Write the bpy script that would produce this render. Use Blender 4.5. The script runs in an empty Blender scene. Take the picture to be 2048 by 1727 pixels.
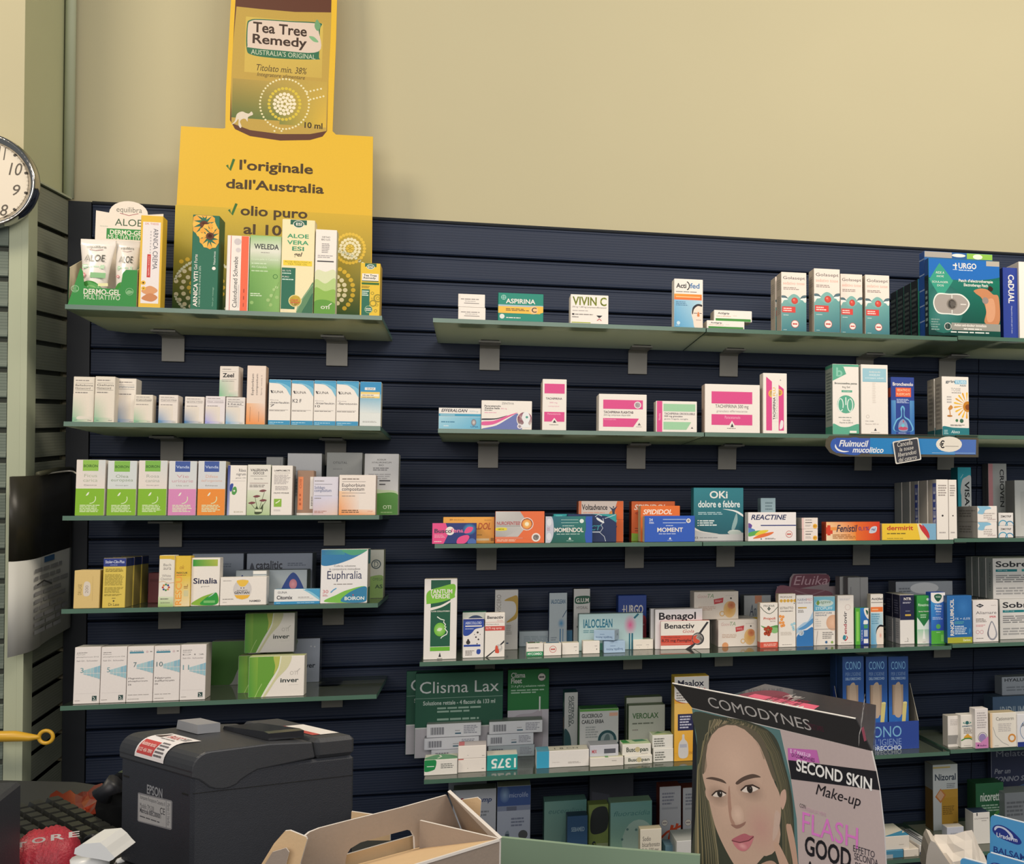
import bpy, bmesh, math, random
from mathutils import Vector, Matrix
from math import sin, cos, tan, pi, radians
random.seed(7)
SC = bpy.context.scene
COL = SC.collection

# ------------------------------------------------------------------ camera
F, PX, PY = 2376.26, 1556.34, 863.5          # focal length and principal point of the (cropped) photograph, pixels
CAM = Vector((0.0, -2.6, 1.5))
def _rot(rx, ry, rz):
    B = Matrix(((1,0,0),(0,0,-1),(0,1,0)))
    yaw = Matrix(((cos(ry),-sin(ry),0),(sin(ry),cos(ry),0),(0,0,1)))
    pit = Matrix(((1,0,0),(0,cos(rx),-sin(rx)),(0,sin(rx),cos(rx))))
    rol = Matrix(((cos(rz),-sin(rz),0),(sin(rz),cos(rz),0),(0,0,1)))
    return rol @ pit @ B @ yaw
RC = _rot(0.00831107, 0.24606568, 0.01717905)
RCT = RC.transposed()
cd = bpy.data.cameras.new('camera'); cam = bpy.data.objects.new('camera', cd); COL.objects.link(cam)
cd.sensor_fit = 'HORIZONTAL'; cd.sensor_width = 36.0; cd.lens = F/2048*36.0
cd.shift_x = -(PX-1024)/2048; cd.shift_y = (PY-863.5)/2048
M = Matrix((RC[0], -RC[1], -RC[2])).transposed().to_4x4(); M.translation = CAM
cam.matrix_world = M
cd.clip_start = 0.05
SC.camera = cam

# ------------------------------------------------------------------ world, lights, exposure
SC.view_settings.view_transform = 'Standard'; SC.view_settings.look = 'None'
SC.view_settings.exposure = -0.68; SC.view_settings.gamma = 1.0; SC.view_settings.use_curve_mapping = False
w = bpy.data.worlds.new('room_light'); SC.world = w; w.use_nodes = True
w.node_tree.nodes['Background'].inputs[0].default_value = (0.86, 0.93, 1.0, 1)
w.node_tree.nodes['Background'].inputs[1].default_value = 0.30
def area(name, loc, tgt, sx, sy, power, colr):
    l = bpy.data.lights.new(name, 'AREA'); l.shape = 'RECTANGLE'; l.size = sx; l.size_y = sy; l.energy = power; l.color = colr
    o = bpy.data.objects.new(name, l); COL.objects.link(o); o.location = loc
    o.rotation_euler = (Vector(tgt)-Vector(loc)).to_track_quat('-Z', 'Y').to_euler()
    return o
area('ceiling_or_fill_lamp', (-1.45, -1.45, 2.95), (-0.8, -0.3, 1.3), 0.6, 0.6, 36, (1.0, 0.86, 0.66))
area('ceiling_or_fill_lamp', (1.20, -1.40, 2.95), (1.0, -0.3, 1.1), 1.8, 0.5, 56, (1.0, 0.88, 0.72))
area('ceiling_or_fill_lamp', (-0.3, -4.1, 2.35), (0.15, -0.2, 1.05), 3.0, 1.0, 88, (1.0, 0.93, 0.87))  # added fill panel behind the camera, brightens fronts and brackets under the shelves

# ------------------------------------------------------------------ measuring helpers
def ray(x, y): return RCT @ Vector(((x-PX)/F, (y-PY)/F, 1.0))
def at(x, y, Y):                      # point of pixel x, y on the plane y = Y
    d = ray(x, y); return CAM + d*((Y-CAM.y)/d.y)
def atz(x, y, Z):                     # ... on the level plane z = Z
    d = ray(x, y); return CAM + d*((Z-CAM.z)/d.z)
def atx(x, y, X):
    d = ray(x, y); return CAM + d*((X-CAM.x)/d.x)
def on_plane(x, y, P, N):
    d = ray(x, y); return CAM + d*((P-CAM).dot(N)/d.dot(N))
TAU = 0.082                            # the glass shelves tip up at the front
EY = Vector((0, cos(TAU), -sin(TAU))); EZ = Vector((0, sin(TAU), cos(TAU))); EX = Vector((1,0,0))
DEP = 0.28
ZROW = dict(L1=1.6845, L2=1.4796, L3=1.3145, L4=1.151, L5=0.981, R1=1.684, R2=1.477, R3=1.260, R4=1.0385, R5=0.8165, R6=0.597)

# ------------------------------------------------------------------ materials
def lin(h):
    v = [int(h[i:i+2], 16)/255 for i in (0, 2, 4)]
    return tuple(c/12.92 if c <= .04045 else ((c+.055)/1.055)**2.4 for c in v) + (1.0,)
def pm(name, colr, rough=.5, metal=0.0, nscale=40.0, namt=.06, bump=0.0, bscale=200.0, spec=.5, coat=0.0, trans=0.0, stretch=None):
    m = bpy.data.materials.new(name); m.use_nodes = True; nt = m.node_tree; N = nt.nodes; L = nt.links
    b = N['Principled BSDF']; b.inputs['Roughness'].default_value = rough; b.inputs['Metallic'].default_value = metal
    b.inputs['Specular IOR Level'].default_value = spec; b.inputs['Coat Weight'].default_value = coat
    b.inputs['Transmission Weight'].default_value = trans
    tc = N.new('ShaderNodeTexCoord'); mp = N.new('ShaderNodeMapping'); L.new(tc.outputs['Object'], mp.inputs[0])
    if stretch: mp.inputs['Scale'].default_value = stretch
    nz = N.new('ShaderNodeTexNoise'); nz.inputs['Scale'].default_value = nscale; nz.inputs['Detail'].default_value = 4
    L.new(mp.outputs[0], nz.inputs['Vector'])
    mx = N.new('ShaderNodeMix'); mx.data_type = 'RGBA'; c = lin(colr)
    mx.inputs[6].default_value = tuple(x*(1-namt) for x in c[:3])+(1,); mx.inputs[7].default_value = tuple(min(1, x*(1+namt)) for x in c[:3])+(1,)
    L.new(nz.outputs['Fac'], mx.inputs[0]); L.new(mx.outputs[2], b.inputs['Base Color'])
    if bump:
        n2 = N.new('ShaderNodeTexNoise'); n2.inputs['Scale'].default_value = bscale; L.new(mp.outputs[0], n2.inputs['Vector'])
        bp = N.new('ShaderNodeBump'); bp.inputs['Strength'].default_value = bump; bp.inputs['Distance'].default_value = .001
        L.new(n2.outputs['Fac'], bp.inputs['Height']); L.new(bp.outputs[0], b.inputs['Normal'])
    return m
def print_mat(name, rough, coat=0.0):           # printed carton: ink colours are stored on the faces
    m = bpy.data.materials.new(name); m.use_nodes = True; nt = m.node_tree; N = nt.nodes; L = nt.links
    b = N['Principled BSDF']; b.inputs['Roughness'].default_value = rough; b.inputs['Specular IOR Level'].default_value = .35
    b.inputs['Coat Weight'].default_value = coat
    a = N.new('ShaderNodeAttribute'); a.attribute_name = 'Col'
    nz = N.new('ShaderNodeTexNoise'); nz.inputs['Scale'].default_value = 300
    tc = N.new('ShaderNodeTexCoord'); L.new(tc.outputs['Object'], nz.inputs['Vector'])
    mr = N.new('ShaderNodeMapRange'); mr.inputs[3].default_value = .96; mr.inputs[4].default_value = 1.03
    L.new(nz.outputs['Fac'], mr.inputs[0])
    mx = N.new('ShaderNodeVectorMath'); mx.operation = 'SCALE'; L.new(a.outputs['Color'], mx.inputs[0]); L.new(mr.outputs[0], mx.inputs[3])
    L.new(mx.outputs[0], b.inputs['Base Color'])
    return m
MP = print_mat('printed_carton', .45)
MPG = print_mat('glossy_printed_carton', .22, .3)

def ribbed(name, colr, rough, amt):             # slat board with fine horizontal ribs
    m = pm(name, colr, rough, 0, 12, .10, stretch=(.4, 1, 6)); nt = m.node_tree; N = nt.nodes; L = nt.links; b = N['Principled BSDF']
    tc = N.new('ShaderNodeTexCoord'); wv = N.new('ShaderNodeTexWave'); wv.bands_direction = 'Z'; wv.inputs['Scale'].default_value = 58; wv.inputs['Distortion'].default_value = .15
    L.new(tc.outputs['Object'], wv.inputs['Vector'])
    bp = N.new('ShaderNodeBump'); bp.inputs['Strength'].default_value = amt; bp.inputs['Distance'].default_value = .002
    L.new(wv.outputs['Fac'], bp.inputs['Height']); L.new(bp.outputs[0], b.inputs['Normal'])
    return m
M_SLAT = ribbed('navy_slat_board', '1a2842', .6, .10)
M_NAVY = pm('navy_board', '1b2027', .5, 0, 20, .08)
M_GROOVE = pm('groove_backing_board', '1a2232', .7)  # plain board behind the slats, close to their own navy
M_GSLAT = ribbed('grey_green_slat_board', '85897a', .6, .12)
M_GSLAT2 = ribbed('teal_grey_slat_board', '6b766c', .6, .14)
M_GBACK = pm('grey_green_groove', '4a4e44', .7)
M_CREAM = pm('cream_plaster', 'bdb697', .85, 0, 3, .03, .15, 90)
M_GREENW = pm('sage_plaster', 'bcbe99', .8, 0, 4, .04, .15, 90)
M_TRIM = pm('sage_painted_trim', 'b0b79e', .6, 0, 8, .04)
M_STEEL = pm('satin_grey_metal', '96938c', .42, .1, 60, .05)
M_DARK = pm('dark_gap', '0b0c0c', .8)

def glass_mat():
    m = bpy.data.materials.new('green_float_glass'); m.use_nodes = True; nt = m.node_tree; N = nt.nodes; L = nt.links
    N.remove(N['Principled BSDF']); out = N['Material Output']
    tr = N.new('ShaderNodeBsdfTransparent'); tr.inputs[0].default_value = (.62, .78, .66, 1)
    nz = N.new('ShaderNodeTexNoise'); nz.inputs['Scale'].default_value = 5
    cr = N.new('ShaderNodeMix'); cr.data_type = 'RGBA'; cr.inputs[6].default_value = (.84, .92, .72, 1); cr.inputs[7].default_value = (.90, .96, .80, 1)
    L.new(nz.outputs['Fac'], cr.inputs[0])
    tl = N.new('ShaderNodeBsdfTranslucent'); L.new(cr.outputs[2], tl.inputs[0])
    df = N.new('ShaderNodeBsdfDiffuse'); df.inputs[0].default_value = (.22, .28, .22, 1)
    gl = N.new('ShaderNodeBsdfGlossy'); gl.inputs['Roughness'].default_value = .08
    a = N.new('ShaderNodeMixShader'); a.inputs[0].default_value = .08; L.new(tl.outputs[0], a.inputs[1]); L.new(df.outputs[0], a.inputs[2])
    b = N.new('ShaderNodeMixShader'); b.inputs[0].default_value = .84; L.new(tr.outputs[0], b.inputs[1]); L.new(a.outputs[0], b.inputs[2])
    c = N.new('ShaderNodeMixShader'); c.inputs[0].default_value = .07; L.new(b.outputs[0], c.inputs[1]); L.new(gl.outputs[0], c.inputs[2])
    L.new(c.outputs[0], out.inputs[0])
    return m
M_GLASS = glass_mat()
def glass_top():
    m = bpy.data.materials.new('clear_glass_surface'); m.use_nodes = True; nt = m.node_tree; N = nt.nodes; L = nt.links
    N.remove(N['Principled BSDF']); tr = N.new('ShaderNodeBsdfTransparent'); tr.inputs[0].default_value = (.96, .99, .95, 1)
    gl = N.new('ShaderNodeBsdfGlossy'); gl.inputs['Roughness'].default_value = .06
    nz = N.new('ShaderNodeTexNoise'); nz.inputs['Scale'].default_value = 40; mr = N.new('ShaderNodeMapRange'); mr.inputs[3].default_value = .04; mr.inputs[4].default_value = .1; L.new(nz.outputs['Fac'], mr.inputs[0]); L.new(mr.outputs[0], gl.inputs['Roughness'])
    fr = N.new('ShaderNodeFresnel'); fr.inputs[0].default_value = 1.5; c = N.new('ShaderNodeMixShader')
    L.new(fr.outputs[0], c.inputs[0]); L.new(tr.outputs[0], c.inputs[1]); L.new(gl.outputs[0], c.inputs[2]); L.new(c.outputs[0], N['Material Output'].inputs[0])
    return m
M_GTOP = glass_top()
M_GEDGE = pm('green_glass_edge', '4f6f60', .25, 0, 15, .12)

# ------------------------------------------------------------------ mesh helpers
def tag(o, label=None, cat=None, group=None, kind=None):
    if label: o['label'] = label
    if cat: o['category'] = cat
    if group: o['group'] = group
    if kind: o['kind'] = kind
    return o
def empty(name, loc, rot=None):
    o = bpy.data.objects.new(name, None); COL.objects.link(o); o.empty_display_size = .02; o.location = loc
    if rot is not None: o.rotation_euler = rot
    return o
def adopt(q, o):                                   # make the world-built mesh q a part of the thing o
    q.data.transform(Matrix.LocRotScale(o.location, o.rotation_euler, None).inverted()); q.parent = o; return q
class MB:
    def __init__(s): s.v = []; s.f = []; s.c = []; s.m = []; s.smooth = []
    def face(s, pts, c=None, m=0, sm=False):
        i = len(s.v); s.v += [tuple(p) for p in pts]; s.f.append(tuple(range(i, i+len(pts))))
        s.c.append(c); s.m.append(m); s.smooth.append(sm)
    def mesh(s, pts, faces, c=None, m=0, sm=False):
        i = len(s.v); s.v += [tuple(p) for p in pts]
        for f in faces: s.f.append(tuple(i+k for k in f)); s.c.append(c); s.m.append(m); s.smooth.append(sm)
    def box(s, x0, x1, y0, y1, z0, z1, c=None, m=0):
        p = [(x0,y0,z0),(x1,y0,z0),(x1,y1,z0),(x0,y1,z0),(x0,y0,z1),(x1,y0,z1),(x1,y1,z1),(x0,y1,z1)]
        s.mesh(p, [(0,1,5,4),(1,2,6,5),(2,3,7,6),(3,0,4,7),(4,5,6,7),(3,2,1,0)], c, m)
    def extrude(s, prof, x0, x1, c=None, m=0, closed=True, sm=False):   # profile of (y, z) pulled along x
        n = len(prof); p = [(x0, y, z) for y, z in prof]+[(x1, y, z) for y, z in prof]
        fs = [(i, (i+1) % n, n+(i+1) % n, n+i) for i in range(n if closed else n-1)]
        if closed: fs += [tuple(range(n-1, -1, -1)), tuple(range(n, 2*n))]
        s.mesh(p, fs, c, m, sm)
    def tube(s, pts, r, n=8, c=None, m=0, cap=True):
        pts = [Vector(p) for p in pts]; k = len(pts); rings = []
        rr = r if isinstance(r, (list, tuple)) else [r]*k
        up = Vector((0, 0, 1))
        for i, p in enumerate(pts):
            t = (pts[min(i+1, k-1)]-pts[max(i-1, 0)]).normalized()
            a = t.cross(up); a = a.normalized() if a.length > 1e-4 else Vector((1, 0, 0))
            b = t.cross(a).normalized()
            rings.append([p+a*(cos(2*pi*j/n)*rr[i])+b*(sin(2*pi*j/n)*rr[i]) for j in range(n)])
        v = [q for R_ in rings for q in R_]; fs = []
        for i in range(k-1):
            for j in range(n): fs.append((i*n+j, i*n+(j+1) % n, (i+1)*n+(j+1) % n, (i+1)*n+j))
        if cap: fs += [tuple(range(n-1, -1, -1)), tuple(range((k-1)*n, k*n))]
        s.mesh(v, fs, c, m, True)
    def build(s, name, mats, parent=None, smooth=False):
        me = bpy.data.meshes.new(name); me.from_pydata(s.v, [], s.f)
        for mt in (mats if isinstance(mats, (list, tuple)) else [mats]): me.materials.append(mt)
        if any(c is not None for c in s.c):
            at_ = me.color_attributes.new('Col', 'FLOAT_COLOR', 'CORNER'); data = []
            for f, c in zip(s.f, s.c):
                if c is None: c = (.8, .8, .8, 1)
                if isinstance(c[0], (tuple, list)):
                    for q in c: data.extend(q)
                else:
                    data.extend(c*len(f))
            at_.data.foreach_set('color', data)
        me.polygons.foreach_set('material_index', s.m)
        me.polygons.foreach_set('use_smooth', [smooth or k for k in s.smooth])
        me.update()
        o = bpy.data.objects.new(name, me); COL.objects.link(o)
        if parent is not None: o.parent = parent
        return o

# ------------------------------------------------------------------ print language
def Rr(u0, v0, u1, v1, c): return ('R', u0, v0, u1, v1, c)
def G(u0, v0, u1, v1, a, b, c, d): return ('G', u0, v0, u1, v1, a, b, c, d)       # corner colours bl, br, tr, tl
def Pg(c, *pts): return ('P', c, pts)
def Qg(c, *pts): return ('Q', c, pts)                                            # smooth closed outline
def E(cu, cv, ru, rv, c): return ('E', cu, cv, ru, rv, c)
def D(cu, cv, r, c): return ('D', cu, cv, r, c)                                  # round disc, radius in widths
def Og(cu, cv, r, t, c): return ('O', cu, cv, r, t, c)
def EG(cu, cv, ru, rv, c0, c1): return ('EG', cu, cv, ru, rv, c0, c1)
def T(s, u0, v0, u1, v1, c='222222', fl=''): return ('T', s, u0, v0, u1, v1, c, fl)
def Ln(u0, v0, u1, v1, n, c='8a8480'): return ('L', u0, v0, u1, v1, n, c)
def St(c, wd, *pts): return ('S', c, wd, pts)
def crom(pts, n=6, closed=True):
    out = []; k = len(pts)
    for i in range(k if closed else k-1):
        g = lambda j: Vector(pts[j % k] if closed else pts[max(0, min(k-1, j))])
        p0, p1, p2, p3 = g(i-1), g(i), g(i+1), g(i+2)
        for j in range(n):
            t = j/n
            out.append(tuple(.5*((2*p1)+(p2-p0)*t+(2*p0-5*p1+4*p2-p3)*t*t+(3*p1-p0-3*p2+p3)*t**3)))
    if not closed: out.append(tuple(pts[-1]))
    return out
TEXTS = {}
def collect(arts):
    for el in arts:
        if el[0] == 'T': TEXTS[(el[1], 'b' in el[7], 'i' in el[7])] = None
def make_texts():
    tmp = []
    for key in TEXTS:
        if TEXTS[key] is not None: continue
        s, bo, it = key
        cu = bpy.data.curves.new('t', 'FONT'); cu.body = s; cu.size = 1; cu.resolution_u = 3; cu.fill_mode = 'FRONT'
        if bo: cu.offset = .022
        if it: cu.shear = .25
        o = bpy.data.objects.new('t', cu); COL.objects.link(o); tmp.append((key, o, cu))
    if not tmp: return
    dg = bpy.context.evaluated_depsgraph_get()
    for key, o, cu in tmp:
        ev = o.evaluated_get(dg); me = ev.to_mesh()
        vs = [(v.co.x, v.co.y) for v in me.vertices]; fs = [tuple(p.vertices) for p in me.polygons]; ev.to_mesh_clear()
        if not vs: vs = [(0, 0), (1, 1)]
        x0 = min(v[0] for v in vs); x1 = max(v[0] for v in vs); y0 = min(v[1] for v in vs); y1 = max(v[1] for v in vs)
        sx = 1/max(1e-6, x1-x0); sy = 1/max(1e-6, y1-y0)
        TEXTS[key] = ([((a-x0)*sx, (b-y0)*sy) for a, b in vs], fs)
    for key, o, cu in tmp: bpy.data.objects.remove(o); bpy.data.curves.remove(cu)
def draw(mb, art, fr, w, h, seed=0, step=.000015, start=.0001, clamp=True):
    """put the print of ART on the face whose frame is FR(u_metres, v_metres, lift) -> point"""
    rnd = random.Random(seed); lay = start; prev = ''
    for el in art:
        k = el[0]
        if k == 'S' and prev == 'S': lay += step*.15
        elif not (k == prev and k in 'DLT'): lay += step
        prev = k
        pt = (lambda u, v: fr(min(max(u, .004), .996)*w, min(max(v, .004), .996)*h, lay)) if clamp else (lambda u, v: fr(u*w, v*h, lay))
        if k == 'R':
            _, a, b, c, d, col = el; mb.face([pt(a, b), pt(c, b), pt(c, d), pt(a, d)], lin(col))
        elif k == 'G':
            _, a, b, c, d, c0, c1, c2, c3 = el; n = 5; C4 = [Vector(lin(q)) for q in (c0, c1, c2, c3)]
            cc = lambda s, t: tuple((C4[0]*(1-s)+C4[1]*s)*(1-t)+(C4[3]*(1-s)+C4[2]*s)*t)
            for i in range(n):
                for j in range(n):
                    q = [(i/n, j/n), ((i+1)/n, j/n), ((i+1)/n, (j+1)/n), (i/n, (j+1)/n)]
                    mb.face([pt(a+(c-a)*s, b+(d-b)*t) for s, t in q], [cc(s, t) for s, t in q])
        elif k == 'P': mb.face([pt(*q) for q in el[2]], lin(el[1]))
        elif k == 'Q': mb.face([pt(*q) for q in crom(el[2])], lin(el[1]))
        elif k in 'ED':
            if k == 'E': _, cu, cv, ru, rv, col = el
            else: _, cu, cv, ru, col = el; rv = ru*w/h
            n = 20; mb.face([pt(cu+ru*cos(2*pi*i/n), cv+rv*sin(2*pi*i/n)) for i in range(n)], lin(col))
        elif k == 'EG':
            _, cu, cv, ru, rv, c0, c1 = el; n = 20; a = lin(c0); b = lin(c1)
            for i in range(n):
                t0, t1 = 2*pi*i/n, 2*pi*(i+1)/n
                mb.face([pt(cu, cv), pt(cu+ru*cos(t0), cv+rv*sin(t0)), pt(cu+ru*cos(t1), cv+rv*sin(t1))], [a, b, b])
        elif k == 'O':
            _, cu, cv, r, t, col = el; n = 24; rv = w/h
            for i in range(n):
                a0, a1 = 2*pi*i/n, 2*pi*(i+1)/n
                mb.face([pt(cu+q*cos(x), cv+q*sin(x)*rv) for q, x in ((r-t, a0), (r, a0), (r, a1), (r-t, a1))], lin(col))
        elif k == 'S':
            _, col, wd, pts = el; q = [Vector((a*w, b*h)) for a, b in pts]; ww = wd*w/2; Lp, Rp = [], []
            for i, p in enumerate(q):
                t = (q[min(i+1, len(q)-1)]-q[max(i-1, 0)]).normalized(); nn = Vector((-t.y, t.x))*ww
                Lp.append(p+nn); Rp.append(p-nn)
            for i in range(len(q)-1): mb.face([fr(*z, lay) for z in (Lp[i], Rp[i], Rp[i+1], Lp[i+1])], lin(col))
        elif k == 'L':
            _, a, b, c, d, n, col = el; n = max(1, n); vert = False; hh = (d-b)/(n*1.9)
            for i in range(n):
                y = d-(i+.5)*(d-b)/n; x = a; end = a+(c-a)*rnd.uniform(.72, 1)
                while x < end-.02*(c-a):
                    e = min(end, x+rnd.uniform(.10, .30)*(c-a)); mb.face([pt(x, y-hh/2), pt(e, y-hh/2), pt(e, y+hh/2), pt(x, y+hh/2)], lin(col)); x = e+.03*(c-a)
        elif k == 'T':
            _, s, a, b, c, d, col, fl = el; vs, fs = TEXTS[(s, 'b' in fl, 'i' in fl)]
            if 'r' in fl: mpf = lambda x, y: (1-y, x)
            elif 'd' in fl: mpf = lambda x, y: (y, 1-x)
            elif 'f' in fl: mpf = lambda x, y: (1-x, 1-y)
            else: mpf = lambda x, y: (x, y)
            P3 = []
            for x, y in vs:
                X, Y = mpf(x, y); P3.append(pt(a+(c-a)*X, b+(d-b)*Y))
            mb.mesh(P3, fs, lin(col))

# ------------------------------------------------------------------ the setting
PITCH = 0.0538; G0 = 1.838; ZTOP = 1.905; ZBOT = 0.40
XL = -0.787; XR = 2.3
def slat_profile(z0, z1, y=0.0, dpt=.013):   # board between two grooves, bead lips at both edges
    return [(y+.016, z0-.002), (y+.0005, z0-.002), (y-.0022, z0+.0005), (y-.0022, z0+.0035), (y, z0+.005), (y, z1-.006), (y-.0012, z1-.0045), (y-.0012, z1-.001), (y+.001, z1), (y+.016, z1)]
def groove_list(top, bot):
    gs = []; k = 0
    while G0-k*PITCH > bot: gs.append(G0-k*PITCH); k += 1
    return gs
GR = groove_list(ZTOP, ZBOT)
# plastered wall above and behind the boards
mb = MB(); mb.box(XL-.05, XR, .020, .12, 0, 2.75); wb = mb.build('wall_back', M_CREAM); tag(wb, 'cream plastered back wall rising above the navy slats', kind='structure')
mb = MB(); mb.box(XL+.042, XR, .0162, .0198, ZBOT-.02, ZTOP); pb = mb.build('backing_board', M_GROOVE, wb)
XJ = 1.137                                    # joint between two boards
bounds = [ZTOP]+GR
def slat(x0, x1, zt, zb, parent, mat):
    m_ = MB(); m_.extrude(slat_profile(zb+.0030, zt-.0030 if zt < ZTOP-.001 else zt), x0, x1)
    return m_.build('slat', mat, parent)
for i in range(len(bounds)-1):
    for x0, x1 in ((XL+.0425, XJ-.001), (XJ+.001, XR)):
        slat(x0, x1, bounds[i], bounds[i+1], wb, M_SLAT)
mb = MB(); mb.box(XL+.001, XL+.041, -.004, .0198, ZBOT, ZTOP+.004); mb.build('corner_board', M_NAVY, wb)
mb = MB(); mb.extrude([(.0198, ZTOP+.0002), (-.003, ZTOP+.0002), (-.004, ZTOP+.003), (-.002, ZTOP+.006), (.0198, ZTOP+.006)], XL+.042, XR); mb.build('top_rail', M_NAVY, wb)
# left return wall (sage) with its own slats, and the face towards the room
mb = MB(); mb.box(-1.5, XL-.013, -.20, .119, 0, 2.75); wl = mb.build('wall_left', [M_CREAM, M_GREENW]); tag(wl, 'cream and sage plastered pier at the corner', kind='structure')
for p in wl.data.polygons: p.material_index = 1 if p.normal.x > .5 else 0
mb = MB(); mb.tube([(XL-.002, .006, ZTOP+.01), (XL-.002, .006, 2.74)], .0095, 12); mb.build('corner_bead', M_TRIM, wl)
mb = MB(); mb.box(XL-.0128, XL-.0102, -.199, -.002, ZBOT, ZTOP+.004); mb.build('groove_backing', M_GBACK, wl)
mb = MB(); mb.box(-1.5, XL-.030, -.2035, -.2005, ZBOT, ZTOP+.004); mb.build('groove_backing', M_GBACK, wl)
for i in range(len(bounds)-1):
    zt, zb = bounds[i], bounds[i+1]
    z1 = zt-.0046 if i else ZTOP+.004; z0 = zb+.0046
    m_ = MB(); m_.box(XL-.0101, XL, -.168, -.0005, z0, z1); m_.box(XL-.0101, XL-.001, -.1675, -.0005, z1-.003, z1); m_.build('slat', M_GSLAT, wl)
    m_ = MB(); m_.extrude([(y-.2035, z) for y, z in ((0, z0), (-.008, z0), (-.010, z0+.002), (-.009, z0+.010), (-.0085, z0+.011), (-.009, z1-.012), (-.0095, z1-.002), (-.008, z1), (0, z1))], -1.5, XL-.031); m_.build('slat', M_GSLAT2, wl)
m_ = MB(); m_.box(XL-.0101, XL+.0005, -.2125, -.1685, ZBOT, ZTOP+.006); m_.box(XL-.030, XL-.0102, -.2125, -.2005, ZBOT, ZTOP+.006); m_.build('corner_trim', M_TRIM, wl)
m_ = MB(); m_.box(XL-.0095, XL+.006, -.2, -.001, ZTOP+.0065, ZTOP+.010); m_.build('top_trim', M_TRIM, wl)
mb = MB(); mb.box(-1.5, XR, -4.2, .02, -.05, 0); fl = mb.build('floor', pm('grey_floor_tiles', '6f6d68', .5, 0, 6, .15)); tag(fl, 'grey shop floor behind the counter', kind='structure')

# ------------------------------------------------------------------ glass shelves and brackets
ROT_S = (-TAU, 0, 0)
ROWTXT = dict(L1='carrying the yellow standee', L2='with the slim blue and white drop cartons', L3='with the lime green lower-half cartons', L4='with the mixed yellow and white cartons', L5='carrying the numbered white cartons',
    R1='nearest the top of the navy boards', R2='with the magenta banded cartons', R3='with the orange and blue painkiller cartons', R4='crowded with nasal spray cartons', R5='with the dark green enema cartons', R6='lowest on the navy boards')
def glass(row, x0, x1, part, dz=0.0, cut=0.0):
    o = empty('glass_shelf', (0, 0, 0)); z = ZROW[row]+dz
    o.location = Vector(((x0+x1)/2, -DEP, z)); o.rotation_euler = ROT_S
    hw = (x1-x0)/2; L_ = (DEP-.006)/cos(TAU); t = .008
    pl = [(-hw, 0), (hw, 0), (hw, L_), (-hw+cut, L_)] + ([(-hw, L_-cut)] if cut else [])
    m_ = MB(); n = len(pl)
    m_.face([(x, y, 0) for x, y in pl], m=2); m_.face([(x, y, -t) for x, y in reversed(pl)], m=0)
    for i in range(n):
        a, b = pl[i], pl[(i+1) % n]; m_.face([(a[0], a[1], -t), (b[0], b[1], -t), (b[0], b[1], 0), (a[0], a[1], 0)], m=1)
    m_.build('pane', [M_GLASS, M_GEDGE, M_GTOP], o)
    tag(o, ('green glass shelf ' + ROWTXT[row] + (', ' + part if part else ''))[:110], 'shelf', 'green glass shelves')
UNDER = dict(L1=('yellow narrow cream carton', 'cream aloe carton'), L2=('deep blue cornered tablet carton', 'blue drop cartons'), L3=('pink based carton', 'lilac washed carton'), L4=('floral oil carton', 'eye-drop carton'), L5=('figure ten carton', 'empty shelf end'),
    R1=('plain white pair', 'gap before the tall blue carton', 'low green striped pair', 'red ball syrup cartons', 'therapy patch carton'), R2=('swoosh carton', 'round tablet carton', 'large magenta block carton', 'pale blue panel syrup carton', 'half sunflower carton'), R3=('silver and orange target carton', 'orange italic cartons', 'steaming cup carton', 'red gel carton', 'beauty carton queue'), R4=('navy capped carton', 'askew blue carton', 'honey pastille stack', 'narrow drop-mark carton', 'wide blue olive-based carton'), R5=('barcoded stack', 'beige ring carton', 'make-up display', 'ear-cone tray', 'eye-drop cartons'), R6=('thermometer cartons', 'teal pill carton', 'portrait display', 'amber shampoo carton', 'gum carton'))
def bracket(row, x, dz=0.0, k=0):
    zb = ZROW[row]+dz-DEP*tan(TAU)-.012
    o = empty('shelf_bracket', (x, -.001, zb-.05))
    hw = .0205
    m_ = MB(); m_.extrude([(-.0045, 0), (-.0075, .001), (-.0075, .046), (-.012, .050), (-.060, .050+.0025), (-.060, .0555), (-.004, .0515), (-.0045, .046)], -hw, hw); m_.build('plate', M_STEEL, o)
    m_ = MB(); m_.extrude([(-.086, .0545), (-.086, .0582), (-.050, .0553), (-.050, .0532)], -hw-.002, hw+.001); lp = m_.build('lip', M_STEEL, o)
    m_ = MB(); m_.extrude([(-.080, .0584), (-.080, .0600), (-.052, .0572), (-.052, .0556)], -hw+.002, hw-.002); m_.build('rubber_pad', M_DARK, lp)
    tag(o, 'grey metal shelf bracket under the ' + UNDER[row][k], 'bracket', 'shelf brackets')
for row in ('L1', 'L2', 'L3', 'L4', 'L5'):
    glass(row, -.706, -.179, '', cut=.028)
    for k, x in enumerate((-.595, -.287)): bracket(row, x, 0, k)
for row in ('R1', 'R2', 'R3', 'R4', 'R5', 'R6'):
    xa = dict(R1=-.088, R2=-.076, R3=-.079, R4=-.103, R5=-.092, R6=-.09)[row]
    glass(row, xa, .431, 'pane beside the left shelf unit'); glass(row, .433, .965, 'middle pane'); glass(row, .967, 1.60, 'pane past the board joint', .003)
    for k, (x, d_) in enumerate(((.018, 0), (.332, 0), (.535, 0), (.853, 0), (1.055, .003))): bracket(row, x, d_, k)
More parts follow.
